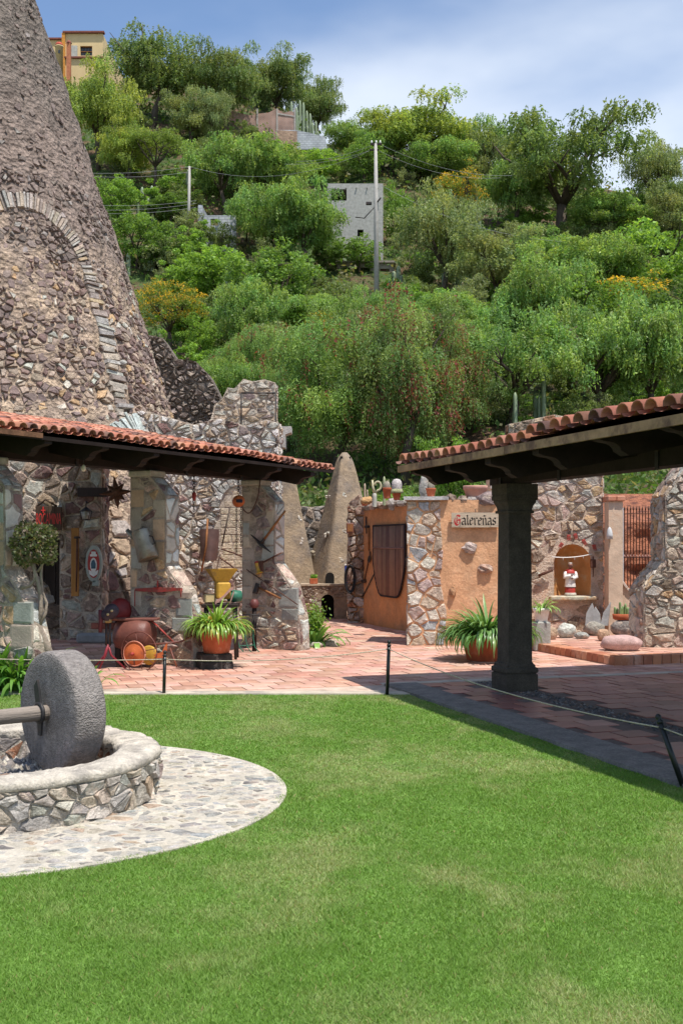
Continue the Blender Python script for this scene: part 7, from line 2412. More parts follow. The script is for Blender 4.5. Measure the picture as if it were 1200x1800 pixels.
def pepper_proto(seed, H=8.0, R=4.0, z0=1.8, nclump=95, per=22, K=8, strand=(0.25, 0.75), leaf=(0.095, 0.036), cols=None, berry=0.0, fill=0.55, nl=7, lean=0.1, trunk_r=0.2, clump=0.095, skel_open=False):
    rs = np.random.RandomState(seed)
    mb, tips = skeleton(rs, H, R, z0, nl, lean, trunk_r)
    C = crown_points(rs, tips, H * 0.97, R * 0.92, z0, nclump, fill)
    cc = rs.uniform(0.78, 1.22, nclump)
    hue = rs.uniform(0, 1, nclump)
    S = nclump * per
    ci = np.repeat(np.arange(nclump), per)
    off = unit(rs.normal(0, 1, (S, 3))) * (rs.uniform(0, 1, S) ** 0.5)[:, None] * R * clump * np.array((1.25, 1.25, 0.8)) * 1.6
    st = C[ci] + off
    out = unit(off + 0.001) * np.array((1, 1, 0.25))
    L = rs.uniform(*strand, S)
    pts, dirs, idx = [], [], []
    for k in range(K):
        t = (k + rs.uniform(0, 1, S)) / K
        p = st + out * (L * 0.45 * np.sqrt(t))[:, None] + np.array((0, 0, 1)) * (-(L * t ** 1.6) + 0.12 * L)[:, None]
        pts.append(p + rs.normal(0, 0.035, (S, 3)))
        d = out * (0.55 * (1 - t))[:, None] + np.array((0, 0, -1.0)) * (0.1 + 0.5 * t)[:, None] + rs.normal(0, 0.5, (S, 3))
        dirs.append(unit(d))
        idx.append(np.arange(S))
    pts, dirs, idx = np.concatenate(pts), np.concatenate(dirs), np.concatenate(idx)
    n = len(pts)
    sz = rs.uniform(0.65, 1.4, n)[:, None]
    a = dirs * leaf[0] * sz
    b = unit(np.cross(dirs, rs.normal(0, 1, (n, 3)))) * leaf[1] * sz
    cols = np.array(cols or [(0.10, 0.18, 0.055), (0.13, 0.215, 0.07), (0.115, 0.17, 0.07), (0.17, 0.25, 0.08)])
    base = cols[rs.randint(0, len(cols), S)][idx]
    c = base * (cc[ci][idx])[:, None] * rs.uniform(0.75, 1.25, n)[:, None]
    c = c * np.array((1.95, 1.85, 1.55)) * (1 + (hue[ci][idx] - 0.5)[:, None] * np.array((0.35, 0.1, -0.1)))
    if berry > 0:
        reg = rs.uniform(0, 1, nclump) ** 2.2
        isb = (rs.uniform(0, 1, S) < berry * reg[ci] * 3.0)
        sel = isb[idx]
        m = int(sel.sum())
        c[sel] = np.array((0.34, 0.085, 0.08)) * rs.uniform(0.6, 1.3, m)[:, None]
        b[sel] *= 1.25
    crown = quads_mesh('crown', pts, a, b, c, MAT_LEAF)
    return finish(mb, crown, H, R)

def finish(mb, crown, H, R):
    o = mb.build('trunk', MAT_BARK)
    tm = o.data
    bpy.data.objects.remove(o)
    return dict(trunk=tm, crown=crown, H=H, R=R)

def broad_proto(seed, H=5.0, R=3.0, z0=0.3, nclump=90, per=95, leaf=(0.085, 0.05), cols=None, crad=0.13, flower=0.0, fcol=(0.55, 0.30, 0.02), squash=1.0, fill=0.75, nl=6, trunk_r=0.12, flat=False):
    rs = np.random.RandomState(seed)
    mb, tips = skeleton(rs, H, R, z0, nl, 0.05, trunk_r, 0.28 if not flat else 0.42)
    C = crown_points(rs, tips, H * 0.96, R * 0.9, z0, nclump, fill, squash)
    if flat:
        C[:, 2] = H * 0.80 + (C[:, 2] - H * 0.7) * 0.33 - 0.05 * (C[:, 0] ** 2 + C[:, 1] ** 2) / R
    n = nclump * per
    ci = np.repeat(np.arange(nclump), per)
    d = unit(rs.normal(0, 1, (n, 3)))
    rr = rs.uniform(0.2, 1, n) ** 0.4
    p = C[ci] + d * (rr * R * crad)[:, None] * np.array((1.2, 1.2, 0.75 if not flat else 0.5))
    a_ = unit(d * 0.7 + rs.normal(0, 1, (n, 3)) * 0.8 + np.array((0, 0, 0.05)))
    nn = unit(rs.normal(0, 0.8, (n, 3)) + np.array((0, 0, 0.9)) + d * 0.4)
    b_ = unit(np.cross(a_, nn))
    s = rs.uniform(0.6, 1.4, n)[:, None]
    cols = np.array(cols or [(0.10, 0.185, 0.04), (0.13, 0.22, 0.05), (0.085, 0.155, 0.038)])
    c = np.array((1.6, 1.5, 1.3)) * cols[rs.randint(0, len(cols), n)] * rs.uniform(0.8, 1.2, nclump)[ci][:, None] * rs.uniform(0.75, 1.25, n)[:, None]
    a_, b_ = a_ * leaf[0] * s, b_ * leaf[1] * s
    if flower > 0:
        reg = rs.uniform(0, 1, nclump)
        f = (rs.uniform(0, 1, n) < flower * (0.4 + reg[ci])) & (d[:, 2] > -0.05)
        c[f] = np.array(fcol) * rs.uniform(0.7, 1.25, int(f.sum()))[:, None]
        b_[f] *= 1.3
    crown = quads_mesh('crown', p, a_, b_, c, MAT_LEAF)
    return finish(mb, crown, H, R)

OLIVE = [(0.165, 0.215, 0.06), (0.20, 0.25, 0.075), (0.13, 0.18, 0.05)]
DARKP = [(0.085, 0.13, 0.05), (0.11, 0.155, 0.06), (0.13, 0.165, 0.075)]
GREYP = [(0.145, 0.185, 0.09), (0.175, 0.21, 0.11), (0.12, 0.16, 0.075)]
FRESH = [(0.13, 0.23, 0.045), (0.17, 0.29, 0.06), (0.10, 0.19, 0.04)]
PROTO = {
    'pd': [pepper_proto(21, cols=DARKP, nclump=104, per=44), pepper_proto(22, cols=DARKP, H=7.5, R=4.3, nclump=99, per=44)],
    'pm': [pepper_proto(23, nclump=104, per=44), pepper_proto(24, H=7, R=4.2, nclump=104, per=44), pepper_proto(25, H=8.5, R=3.6, nclump=93, per=44)],
    'pg': [pepper_proto(26, cols=GREYP, nclump=82, per=44), pepper_proto(27, cols=GREYP, H=7, R=4.4, nclump=77, per=44)],
    'po': [pepper_proto(28, cols=OLIVE, nclump=93, per=44)],
    'open': [pepper_proto(29, H=8, R=4.8, z0=2.0, nclump=71, per=44, fill=0.25, nl=10, trunk_r=0.3, clump=0.07, cols=[(0.085, 0.13, 0.045), (0.11, 0.155, 0.06)]),
             pepper_proto(33, H=7, R=5.0, z0=1.8, nclump=77, per=44, fill=0.35, nl=10, trunk_r=0.3, clump=0.07)],
    'near': [pepper_proto(30, H=6.5, R=3.0, z0=0.6, nclump=110, per=62, K=11, strand=(0.35, 1.0), leaf=(0.062, 0.016), berry=0.05, fill=0.7, nl=7, lean=0.35, trunk_r=0.17, clump=0.075,
                          cols=[(0.10, 0.175, 0.055), (0.13, 0.215, 0.072), (0.165, 0.265, 0.10), (0.09, 0.145, 0.055)]),
             pepper_proto(31, H=6.5, R=2.8, z0=0.5, nclump=100, per=62, K=11, strand=(0.4, 1.1), leaf=(0.062, 0.016), berry=0.13, fill=0.7, nl=7, lean=-0.2, trunk_r=0.17, clump=0.075,
                          cols=[(0.105, 0.16, 0.06), (0.125, 0.185, 0.072), (0.10, 0.135, 0.06), (0.145, 0.225, 0.085)])],
    'b': [broad_proto(41, cols=FRESH), broad_proto(42, H=4.4, R=3.2), broad_proto(43, H=5.5, R=2.7, cols=[(0.07, 0.13, 0.035), (0.09, 0.16, 0.04)])],
    'bush': [broad_proto(44, H=2.4, R=1.7, z0=0.0, nclump=55, per=80, leaf=(0.07, 0.04), cols=FRESH, trunk_r=0.05), broad_proto(45, H=2.2, R=1.8, z0=0.0, nclump=55, per=80, leaf=(0.06, 0.03), trunk_r=0.05, cols=[(0.10, 0.15, 0.05), (0.12, 0.16, 0.06)]), broad_proto(47, H=2.0, R=1.8, z0=0.0, nclump=50, per=70, leaf=(0.06, 0.025), trunk_r=0.05, cols=GREYP)],
    'y': [broad_proto(46, H=4.6, R=2.9, z0=1.0, nclump=120, per=80, leaf=(0.055, 0.028), crad=0.11, flower=0.5, fcol=(0.66, 0.42, 0.05), cols=[(0.11, 0.17, 0.035), (0.14, 0.19, 0.045)], nl=9, trunk_r=0.12)],
    'flat': [broad_proto(48, H=5.5, R=3.4, z0=2.4, nclump=90, per=90, leaf=(0.06, 0.03), crad=0.13, cols=[(0.12, 0.19, 0.05), (0.15, 0.21, 0.06)], flat=True, nl=9, trunk_r=0.13)],
}
LABELS = {
    'pd': ('pepper_tree', 'dark green feathery pepper tree on the upper hillside', 'dark pepper trees on the hill'),
    'pm': ('pepper_tree', 'mid-green drooping pepper tree on the wooded hillside', 'mid-green pepper trees on the hill'),
    'pg': ('pepper_tree', 'pale grey-green wispy pepper tree on the wooded hillside', 'grey-green pepper trees on the hill'),
    'po': ('pepper_tree', 'yellowish olive-green feathery tree on the wooded hillside', 'olive-green trees on the hill'),
    'b': ('broadleaf_tree', 'dense broad-leaved bright green tree on the wooded hillside', 'broad-leaved trees on the hill'),
    'bush': ('hillside_bush', 'low rounded leafy bush on the wooded hillside', 'bushes on the hill'),
    'y': ('flowering_tree', 'small tree covered in orange-yellow blossom on the hillside', 'yellow flowering trees on the hill'),
}
_cnt = {}
BUSH = ['fresh green rounded leafy bush on the wooded hillside', 'olive small-leaved bush on the wooded hillside', 'pale grey-green bush on the wooded hillside']
BUSHG = ['fresh green bushes on the hill', 'olive bushes on the hill', 'grey-green bushes on the hill']
def tree(kind, px, base, top, wpx, label=None, name=None, var=None, Y=None, rot=None, depth=1.0, group=True):
    p = hill_hit(px, base) if Y is None else None
    if p is None:
        if Y is None:
            return None
        q = W(px, base, Y)
        p = Vector((q.x, Y, HT(q.x, Y)))
    k = p.y / FPX
    h, w = (base - top) * k, wpx * k
    i = _cnt.get(kind, 0)
    _cnt[kind] = i + 1
    pr = PROTO[kind][(i if var is None else var) % len(PROTO[kind])]
    nm, lab, grp = LABELS.get(kind, (name, label, None))
    if kind == 'bush' and not label:
        j = i % 3
        lab, grp = BUSH[j], BUSHG[j]
    root = thing(name or nm, label or lab, 'bush' if kind == 'bush' else 'tree', p, None if label else grp)
    root.rotation_euler = (0, 0, rnd(0, 6.28) if rot is None else rot)
    sw = w / (2 * pr['R'] * 0.97)
    root.scale = (sw, sw * depth, h / pr['H'])
    for part in ('trunk', 'crown'):
        link(bpy.data.objects.new(part, pr[part]), root)
    return root

random.seed(21)
# skyline and upper slope
for a in [('pd', 272, 222, 38, 215, 'tallest dark pepper tree on the crest beside the yellow house'), ('pd', 395, 226, 80, 160, 'dark pepper tree on the crest between the two tallest ones'),
          ('pd', 492, 222, 88, 145, 'dense dark pepper tree on the crest right above the brick yard wall'), ('pd', 560, 255, 132, 110, 'dark pepper tree on the crest behind the column cactus clump'),
          ('po', 172, 300, 106, 165, 'yellowish feathery tree touching the tower edge below the yellow house'), ('pg', 335, 262, 163, 110, 'pale rounded pepper tree below the tallest dark crest tree'),
          ('po', 225, 330, 213, 125, 'olive feathery tree between the tower edge and the umbrella tree'), ('pg', 372, 262, 150, 85, 'grey-green pepper tree in front of the brick yard wall end'),
          ('pm', 615, 290, 196, 95, 'green pepper tree on the dip of the crest right of the retaining wall'), ('po', 740, 316, 172, 220, 'broad yellow-green tree on the crest behind the utility pole wires'),
          ('po', 690, 306, 188, 130, 'yellow-green tree on the crest just behind the utility pole top'), ('pm', 835, 330, 203, 130, 'pepper tree on the crest between the yellow-green tree and the open-crowned tree'),
          ('pg', 875, 345, 228, 120, 'thin grey pepper tree on the crest next to the open-crowned tree'), ('pm', 655, 305, 223, 100, 'round pepper tree close behind the utility pole crossarm'),
          ('b', 560, 325, 258, 130, 'bright leafy tree directly above the block house roof'), ('b', 640, 322, 248, 100, 'leafy tree between the block house roof and the pole top'), ('pm', 765, 338, 233, 150, 'pepper tree behind the blossoming tree near the pole wires'),
          ('pg', 1150, 385, 244, 140, 'brownish thin-crowned tree on the crest end past the open-crowned tree'), ('pd', 1195, 410, 298, 120, 'dark tree at the low end of the crest'), ('pm', 905, 410, 268, 150, 'pepper tree under the branches of the open-crowned tree'),
          ('pg', 1180, 450, 328, 140, 'grey-green tree below the thin-crowned crest tree'), ('pm', 1060, 440, 330, 180, 'pepper tree filling the foot of the open-crowned tree'),
          ('pm', 462, 362, 240, 190, 'tall bright pepper tree below the brick yard wall'), ('pm', 395, 376, 238, 160, 'pepper tree shading the pale block ruin from above'), ('pm', 540, 494, 300, 160, 'big pepper tree covering the side of the block house'),
          ('pm', 482, 474, 296, 165, 'widest pepper tree between the pale ruin and the block house'), ('pm', 432, 440, 340, 70, 'pepper tree covering a corner of the pale block ruin'),
          ('b', 300, 398, 328, 95, 'leafy tree under the umbrella tree'), ('b', 205, 404, 298, 115, 'leafy tree at the tower edge under the upper wires'), ('b', 240, 474, 373, 140, 'leafy tree at the tower edge under the lowest wire'),
          ('b', 288, 484, 408, 110, 'leafy tree below the pale block ruin'), ('b', 380, 550, 423, 200, 'dense leafy tree below and right of the pale block ruin'), ('b', 490, 566, 428, 210, 'dense leafy tree below the widest pepper tree'),
          ('b', 572, 480, 425, 75, 'leafy tree hiding the corner of the block house'), ('b', 700, 436, 323, 80, 'fresh green tree right beside the block house and pole'), ('b', 632, 482, 416, 120, 'leafy tree growing between the block house and the lower room'), ('b', 745, 424, 343, 100, 'fresh green tree under the wires right of the block house'),
          ('pg', 780, 534, 328, 200, 'tall grey wispy tree right of the lower concrete room'), ('pg', 870, 550, 398, 200, 'grey wispy tree below the open-crowned tree'), ('pm', 945, 526, 396, 190, 'pepper tree below the open-crowned tree and right of the grey wispy one'),
          ('y', 805, 420, 284, 140, 'orange-blossomed tree under the pole wires'), ('y', 300, 622, 480, 175, 'yellow-blossomed small tree beside the tower edge'), ('y', 590, 630, 538, 160, 'yellow-blossomed tree between the berry-laden pepper trees'),
          ('y', 1085, 606, 476, 270, 'wide flat tree sprinkled with yellow blossom'), ('y', 850, 664, 588, 180, 'low blossoming tree behind the leaning dark-limbed tree'),
          ('pm', 1030, 566, 396, 240, 'pepper tree behind the wide yellow-sprinkled tree'), ('b', 1140, 566, 372, 270, 'large pale green leafy tree at the right end of the slope'), ('b', 1010, 646, 476, 230, 'leafy tree below the wide yellow-sprinkled tree'),
          ('b', 1180, 656, 476, 210, 'leafy tree under the large pale green one'), ('pm', 960, 646, 446, 210, 'pepper tree behind the leaning dark-limbed tree crown'),
          ('pm', 440, 664, 466, 160, 'slim pepper tree above the gable fragment'), ('pm', 520, 616, 498, 130, 'pepper tree next to the slim one above the gable fragment'), ('pm', 660, 646, 498, 160, 'pepper tree below the lower concrete room'),
          ('pm', 790, 646, 498, 160, 'pepper tree among the column cacti below the pole'), ('pm', 400, 750, 606, 140, 'pepper tree standing against the dark rubble ruin'), ('b', 360, 645, 556, 110, 'leafy tree between the yellow-blossomed tree and the ruin'),
          ('pm', 1150, 766, 516, 250, 'large pepper tree above the portico roof tiles at the slope end'), ('pm', 840, 706, 536, 160, 'pepper tree between the berry tree and the leaning dark-limbed tree')]:
    tree(*a)
tree('open', 985, 440, 172, 330, 'large open-crowned tree with bare dark limbs on the skyline', 'open_tree', 0, rot=0.4)
tree('open', 905, 770, 535, 300, 'leaning dark-limbed tree above the portico roof', 'open_tree', 1, rot=1.9)
tree('open', 1060, 770, 500, 300, 'wide dark-limbed tree above the portico roof next to the leaning one', 'open_tree', 1, rot=4.0)
tree('flat', 272, 352, 230, 145, 'flat-topped umbrella-shaped tree on the hillside near the wires', 'umbrella_tree', 0)
tree('near', 585, 850, 535, 270, 'bright weeping pepper tree with red berries behind the kilns', 'weeping_pepper_tree', 0, rot=0.3)
tree('near', 712, 858, 490, 235, 'dull weeping pepper tree thick with red berries behind the orange house', 'weeping_pepper_tree', 1, rot=2.0)
tree('near', 800, 800, 560, 170, 'narrow weeping pepper tree with red berries beside the leaning tree', 'weeping_pepper_tree', 1, rot=4.4)
tree('near', 440, 720, 560, 150, 'small weeping pepper tree with red berries above the gable fragment', 'weeping_pepper_tree', 0, rot=3.0)
tree('near', 505, 800, 640, 120, 'young weeping pepper tree close behind the gable fragment', 'weeping_pepper_tree', 0, rot=5.0)
# bushes behind the court walls and the railing
tree('b', 1120, 955, 800, 150, 'dark green thicket behind the iron fence', 'thicket', 2, Y=24.5)
tree('bush', 1105, 945, 895, 60, 'yellow-flowered shrub behind the iron fence', 'flowering_shrub', 0, Y=22.0)
tree('b', 800, 880, 690, 130, 'bright leafy shrub behind the orange house roof edge', 'leafy_shrub', 0, Y=31)
tree('b', 700, 900, 790, 150, 'dense leafy shrub behind the prickly pears', 'leafy_shrub', 1, Y=30)
tree('bush', 555, 900, 820, 80, 'bright bush between the two kilns', 'leafy_shrub', 0, Y=29)
tree('bush', 860, 890, 810, 110, 'feathery bush behind the pink planter', 'leafy_shrub', 1, Y=27)
# understorey bushes over the slope
random.seed(5)
cnt = 0
for gy in range(255, 900, 34):
    for gx in range(140, 1210, 62):
        px, py = gx + rnd(-28, 28), gy + rnd(-15, 15)
        if px < 150 + (py - 100) * 0.33 and py < 720:
            continue
        if 605 < px < 690 and 300 < py < 520 or 340 < px < 415 and 355 < py < 430:
            continue
        p = hill_hit(px, py)
        if p is None or p.y < 27 or cnt >= 230:
            continue
        k = p.y / FPX
        wm = rnd(2.0, 4.2) * (0.55 if p.y < 45 else 1)
        if tree('bush', px, py, py - wm * 0.7 / k, wm / k):
            cnt += 1

# ground cover between the trees: one mass of small leaves over the slope
def ground_cover():
    rs = np.random.RandomState(17)
    P, C = [], []
    cols = np.array([(0.10, 0.19, 0.035), (0.13, 0.22, 0.05), (0.16, 0.20, 0.07), (0.08, 0.14, 0.035), (0.20, 0.19, 0.09)])
    n = 5200
    for i in range(n):
        y = 25.5 + 95 * rs.uniform(0, 1) ** 1.25
        x = rs.uniform(-0.34, 0.40) * y
        if y < 29 and x < 3.5:
            continue
        z = HT(x, y)
        m = 16
        r = rs.uniform(0.25, 0.7) * (0.6 + y / 90)
        q = np.array((x, y, z)) + rs.normal(0, 1, (m, 3)) * np.array((r, r, r * 0.45)) + np.array((0, 0, r * 0.25))
        P.append(q)
        C.append(np.tile(cols[rs.randint(len(cols))], (m, 1)) * rs.uniform(0.7, 1.3, (m, 1)))
    P, C = np.concatenate(P), np.concatenate(C)
    N = len(P)
    s = (0.06 + 0.0012 * P[:, 1])[:, None] * rs.uniform(0.6, 1.5, (N, 1))
    a = unit(rs.normal(0, 1, (N, 3)) + np.array((0, 0, 0.5))) * s
    b = unit(np.cross(a, rs.normal(0, 1, (N, 3)))) * s * 0.5
    me = quads_mesh('ground_cover', P, a, b, C, MAT_LEAF)
    tag(link(bpy.data.objects.new('ground_cover', me)), 'mixed green weeds and low growth covering the hillside soil', 'undergrowth', kind='stuff')
ground_cover()

# ------------------------------------------------------------------ houses on the hill
def brick_mat(name, c1, c2, mortar, scale, bw=0.5, rh=0.25, var=0.2):
    if name in MATS:
        return MATS[name]
    m = bpy.data.materials.new(name)
    m.use_nodes = True
    N, L = m.node_tree.nodes, m.node_tree.links
    b = N['Principled BSDF']
    b.inputs['Roughness'].default_value = 0.95
    tc = N.new('ShaderNodeTexCoord')
    sep = N.new('ShaderNodeSeparateXYZ')
    cmb = N.new('ShaderNodeCombineXYZ')
    ad = N.new('ShaderNodeMath')
    L.new(tc.outputs['Object'], sep.inputs[0])
    L.new(sep.outputs['X'], ad.inputs[0]); L.new(sep.outputs['Y'], ad.inputs[1])
    L.new(ad.outputs[0], cmb.inputs['X']); L.new(sep.outputs['Z'], cmb.inputs['Y'])
    t = N.new('ShaderNodeTexBrick')
    t.inputs['Scale'].default_value = scale
    t.inputs['Color1'].default_value = (*c1, 1); t.inputs['Color2'].default_value = (*c2, 1); t.inputs['Mortar'].default_value = (*mortar, 1)
    t.inputs['Brick Width'].default_value = bw; t.inputs['Row Height'].default_value = rh
    t.inputs['Mortar Size'].default_value = 0.03
    L.new(cmb.outputs[0], t.inputs['Vector'])
    no = N.new('ShaderNodeTexNoise'); no.inputs['Scale'].default_value = 1.2; no.inputs['Detail'].default_value = 6
    L.new(tc.outputs['Object'], no.inputs['Vector'])
    mr = N.new('ShaderNodeMapRange'); mr.inputs['From Min'].default_value = 0.3; mr.inputs['From Max'].default_value = 0.7; mr.inputs['To Min'].default_value = 1 - var; mr.inputs['To Max'].default_value = 1 + var
    L.new(no.outputs['Fac'], mr.inputs['Value'])
    sc = N.new('ShaderNodeVectorMath'); sc.operation = 'SCALE'
    L.new(t.outputs['Color'], sc.inputs[0]); L.new(mr.outputs['Result'], sc.inputs['Scale'])
    L.new(sc.outputs['Vector'], b.inputs['Base Color'])
    bp = N.new('ShaderNodeBump'); bp.inputs['Strength'].default_value = 0.6; bp.inputs['Distance'].default_value = 0.03; bp.invert = True
    L.new(t.outputs['Fac'], bp.inputs['Height']); L.new(bp.outputs['Normal'], b.inputs['Normal'])
    MATS[name] = m
    return m
BL_GREY = brick_mat('grey_block', (0.40, 0.38, 0.36), (0.30, 0.285, 0.27), (0.20, 0.19, 0.18), 1.0, 0.4, 0.2)
BL_BLUE = brick_mat('pale_block', (0.42, 0.43, 0.45), (0.36, 0.37, 0.40), (0.30, 0.31, 0.33), 1.0, 0.4, 0.2)
BR_RED = brick_mat('red_brick', (0.42, 0.145, 0.085), (0.35, 0.115, 0.07), (0.32, 0.26, 0.22), 1.0, 0.26, 0.09, 0.3)

def facade(root, A, B, z0, z1, wins, mat, thick, name='wall'):
    """front wall between plan points A,B with real openings: built from strips round the windows"""
    A, B = Vector((*A, 0)), Vector((*B, 0))
    d = (B - A)
    Lw = d.length
    d.normalize()
    n = Vector((d.y, -d.x, 0))
    if n.y > 0: n = -n
    P = lambda u, z, h=0.0: A + d * u + n * h + Vector((0, 0, z))
    us = sorted({0, Lw, *[w[0] for w in wins], *[w[1] for w in wins]})
    zs = sorted({z0, z1, *[w[2] for w in wins], *[w[3] for w in wins]})
    mb = MB()
    for u0, u1 in zip(us, us[1:]):
        for a, b in zip(zs, zs[1:]):
            um, zm = (u0 + u1) / 2, (a + b) / 2
            if any(w[0] < um < w[1] and w[2] < zm < w[3] for w in wins):
                continue
            mb.prism([P(u0, a), P(u1, a), P(u1, b), P(u0, b)], -n * thick)
    mb.build(name, mat, root)
    return P, n, d, Lw

def houses():
    # yellow house on the crest
    Y = 108.0
    q = lambda px, py, dy=0.0: W(px, py, Y - dy)
    zb, zt = q(0, 132).z - 3, q(0, 58).z
    xl, xm, xr = q(62, 0).x, q(114, 0).x, q(181, 0).x
    h = thing('yellow_house', 'pale yellow flat-roofed house with dark red trim on top of the hill', 'house', ((xl + xr) / 2, Y, zb))
    my = M('yellow_wall', (0.62, 0.46, 0.24), var=0.08, vscale=0.6, bump=0.1)
    mt = M('red_trim', (0.20, 0.07, 0.05), bump=0)
    w = q(141, 0).x - xm, q(162, 0).x - xm, q(0, 97).z, q(0, 80).z
    P, n, d, Lw = facade(h, (xm, Y), (xr, Y), zb, zt, [w], my, 0.4)
    MB().box(((xm + xr) / 2, Y + 5.2, (zb + zt) / 2), (xr - xm - 0.02, 9.5, zt - zb - 0.02)).build('body', my, h)
    MB().box(((xl + xm) / 2 - 0.01, Y + 5.5, (zb + zt) / 2 - 0.02), (xm - xl, 9.0, zt - zb - 0.3)).build('wing', my, h)
    MB().box(((xm + xr) / 2, Y - 0.02, zt + 0.06), (xr - xm + 0.3, 0.5, 0.16)).build('parapet_trim', mt, h)
    MB().box(((xl + xm) / 2, Y + 0.95, zt - 0.1), (xm - xl, 0.3, 0.16)).build('parapet_trim', mt, h)
    MB().box(((xm + xr) / 2, Y - 0.06, q(0, 101).z), (xr - xm + 0.1, 0.3, 0.14)).build('string_course', mt, h)
    MB().box((xm - 0.1, Y + 0.3, (zb + zt) / 2), (0.3, 1.0, zt - zb)).build('orange_corner', M('orange_wall', (0.55, 0.24, 0.05), bump=0), h)
    wn_ = MB().box(((q(141, 0).x + q(162, 0).x) / 2, Y + 0.3, (w[2] + w[3]) / 2), (w[1] - w[0], 0.05, w[3] - w[2])).build('window', M('window_glass', (0.03, 0.035, 0.045), var=0, bump=0, rough=0.1, spec=0.5), h)
    for k in range(5):
        x = q(141, 0).x + (w[1] - w[0]) * k / 4
        MB().box((x, Y + 0.22, (w[2] + w[3]) / 2), (0.05, 0.05, w[3] - w[2])).build('mullion', MAT_IRON, wn_)
    for z in (w[2], w[3], (w[2] + w[3]) / 2):
        MB().box(((q(141, 0).x + q(162, 0).x) / 2, Y + 0.2, z), (w[1] - w[0] + 0.1, 0.06, 0.06)).build('rail', M('window_trim', (0.45, 0.2, 0.06), bump=0), wn_)
    MB().box((q(129, 0).x, Y - 0.05, q(0, 90).z), (0.8, 0.1, 1.1)).build('shutter', M('grey_shutter', (0.40, 0.38, 0.33), bump=0), h)
    # little chapel-like chimney and dome in front
    t = thing('roof_turret', 'small orange brick chimney turret in front of the yellow house', 'chimney', (q(121, 0).x, Y - 4, q(0, 130).z - 2))
    MB().box((q(121, 0, 4).x, Y - 4, q(0, 95, 4).z - 1.0), (0.36, 0.36, 4.0)).build('stack', M('orange_brick', (0.42, 0.16, 0.08), bump=0.2), t)
    MB().lathe([(0.3, 0), (0.2, 0.2), (0.05, 0.35)], (q(121, 0, 4).x, Y - 4, q(0, 85, 4).z + 0.45), n=4).build('cap', mt, t)
    t = thing('domed_tank', 'small red-domed white turret beside the tower edge below the yellow house', 'turret', (q(104, 0).x, Y - 3, q(0, 110).z - 2.5))
    MB().lathe([(0.36, -2.5), (0.36, 0.4), (0.4, 0.42), (0.4, 0.5)], q(104, 90, 3), n=14).build('drum', my, t)
    MB().lathe([(0.4, 0.5), (0.36, 0.65), (0.22, 0.82), (0.03, 0.9)], q(104, 90, 3), n=14).build('dome', M('dome_red', (0.4, 0.08, 0.05), bump=0), t)
    MB().box(q(104, 90, 3.37), (0.16, 0.06, 0.3)).build('window', MATS['window_glass'], t)
    # brick yard wall
    g = hill_hit(470, 250)
    Y = g.y
    q = lambda px, py, dy=0.0: W(px, py, Y - dy)
    b = thing('brick_yard_wall', 'red brick yard wall with concrete posts near the top of the hill', 'wall', g)
    pts = [(385, 252), (520, 252), (519, 196), (508, 195), (498, 198), (486, 190), (472, 197), (455, 199), (440, 202), (385, 190)]
    MB().prism([q(x, y) for x, y in pts], (0, 0.4, 0)).build('wall', BR_RED, b)
    for x in (452, 487, 518):
        MB().prism([q(x - 1.3, 252, 0.06), q(x + 1.3, 252, 0.06), q(x + 1.3, 190, 0.06), q(x - 1.3, 190, 0.06)], (0, 0.3, 0)).build('post', M('grey_post', (0.36, 0.33, 0.3), bump=0.2), b)
    MB().prism([q(486, 200, 0.05), q(519, 205, 0.05), q(519, 203, 0.05), q(486, 197.5, 0.05)], (0, 0.3, 0)).build('tie_beam', MATS['grey_post'], b)
    s = thing('stone_plinth_wall', 'low stone and block retaining wall below the brick yard wall', 'wall', q(520, 255, 1))
    MB().prism([q(x, y, 1.2) for x, y in [(487, 262), (575, 262), (572, 240), (545, 233), (520, 228), (487, 228)]], (0, 0.5, 0)).build('wall', BL_BLUE, s)
    MB().prism([q(x, y, 1.26) for x, y in [(487, 262), (522, 262), (522, 230), (487, 228)]], (0, 0.05, 0)).build('stone_face', M('far_stone', (0.36, 0.24, 0.17), var=0.4, vscale=2.5, bump=1, bscale=4, bdist=0.1), s)
    # grey block house
    g = hill_hit(640, 452)
    Y = g.y
    q = lambda px, py, dy=0.0: W(px, py, Y - dy)
    h = thing('block_house', 'unfinished grey concrete-block house behind the utility pole', 'house', g)
    x0, x1 = q(575, 0).x, q(673, 0).x
    zb, zt = q(0, 470).z, q(0, 322).z
    win = [(q(582, 0).x - x0, q(609, 0).x - x0, q(0, 352).z, q(0, 332).z), (q(628, 0).x - x0, q(638.5, 0).x - x0, q(0, 415).z, q(0, 403).z)]
    facade(h, (x0, Y), (x1, Y), zb, zt, win, BL_GREY, 0.25)
    for (xx, nm) in ((x0 + 0.126, 'side_wall'), (x1 - 0.126, 'side_wall')):
        MB().box((xx, Y + 2.95, (zb + zt) / 2), (0.25, 5.4, zt - zb)).build(nm, BL_GREY, h)
    MB().box(((x0 + x1) / 2, Y + 5.8, (zb + zt) / 2), (x1 - x0, 0.25, zt - zb)).build('back_wall', BL_GREY, h)
    MB().box(((x0 + x1) / 2, Y + 2.9, zt - 0.3), (x1 - x0 - 0.52, 5.3, 0.2)).build('roof_slab', MATS['grey_post'], h)
    for k in range(5):
        MB().tube([(x0 + 0.6 + k * (x1 - x0 - 1) / 4, Y - 0.15, zt - 0.35), (x0 + 0.6 + k * (x1 - x0 - 1) / 4, Y + 0.05, zt - 0.33)], 0.05, n=6).build('drain_spout', MATS['grey_post'], h)
    # lower room with rusty door
    l = thing('lower_room', 'dark open concrete room with a rusty door below the block house', 'building', q(645, 505, 2.5))
    Y2 = Y - 2.8
    q2 = lambda px, py, dy=0.0: W(px, py, Y2 - dy)
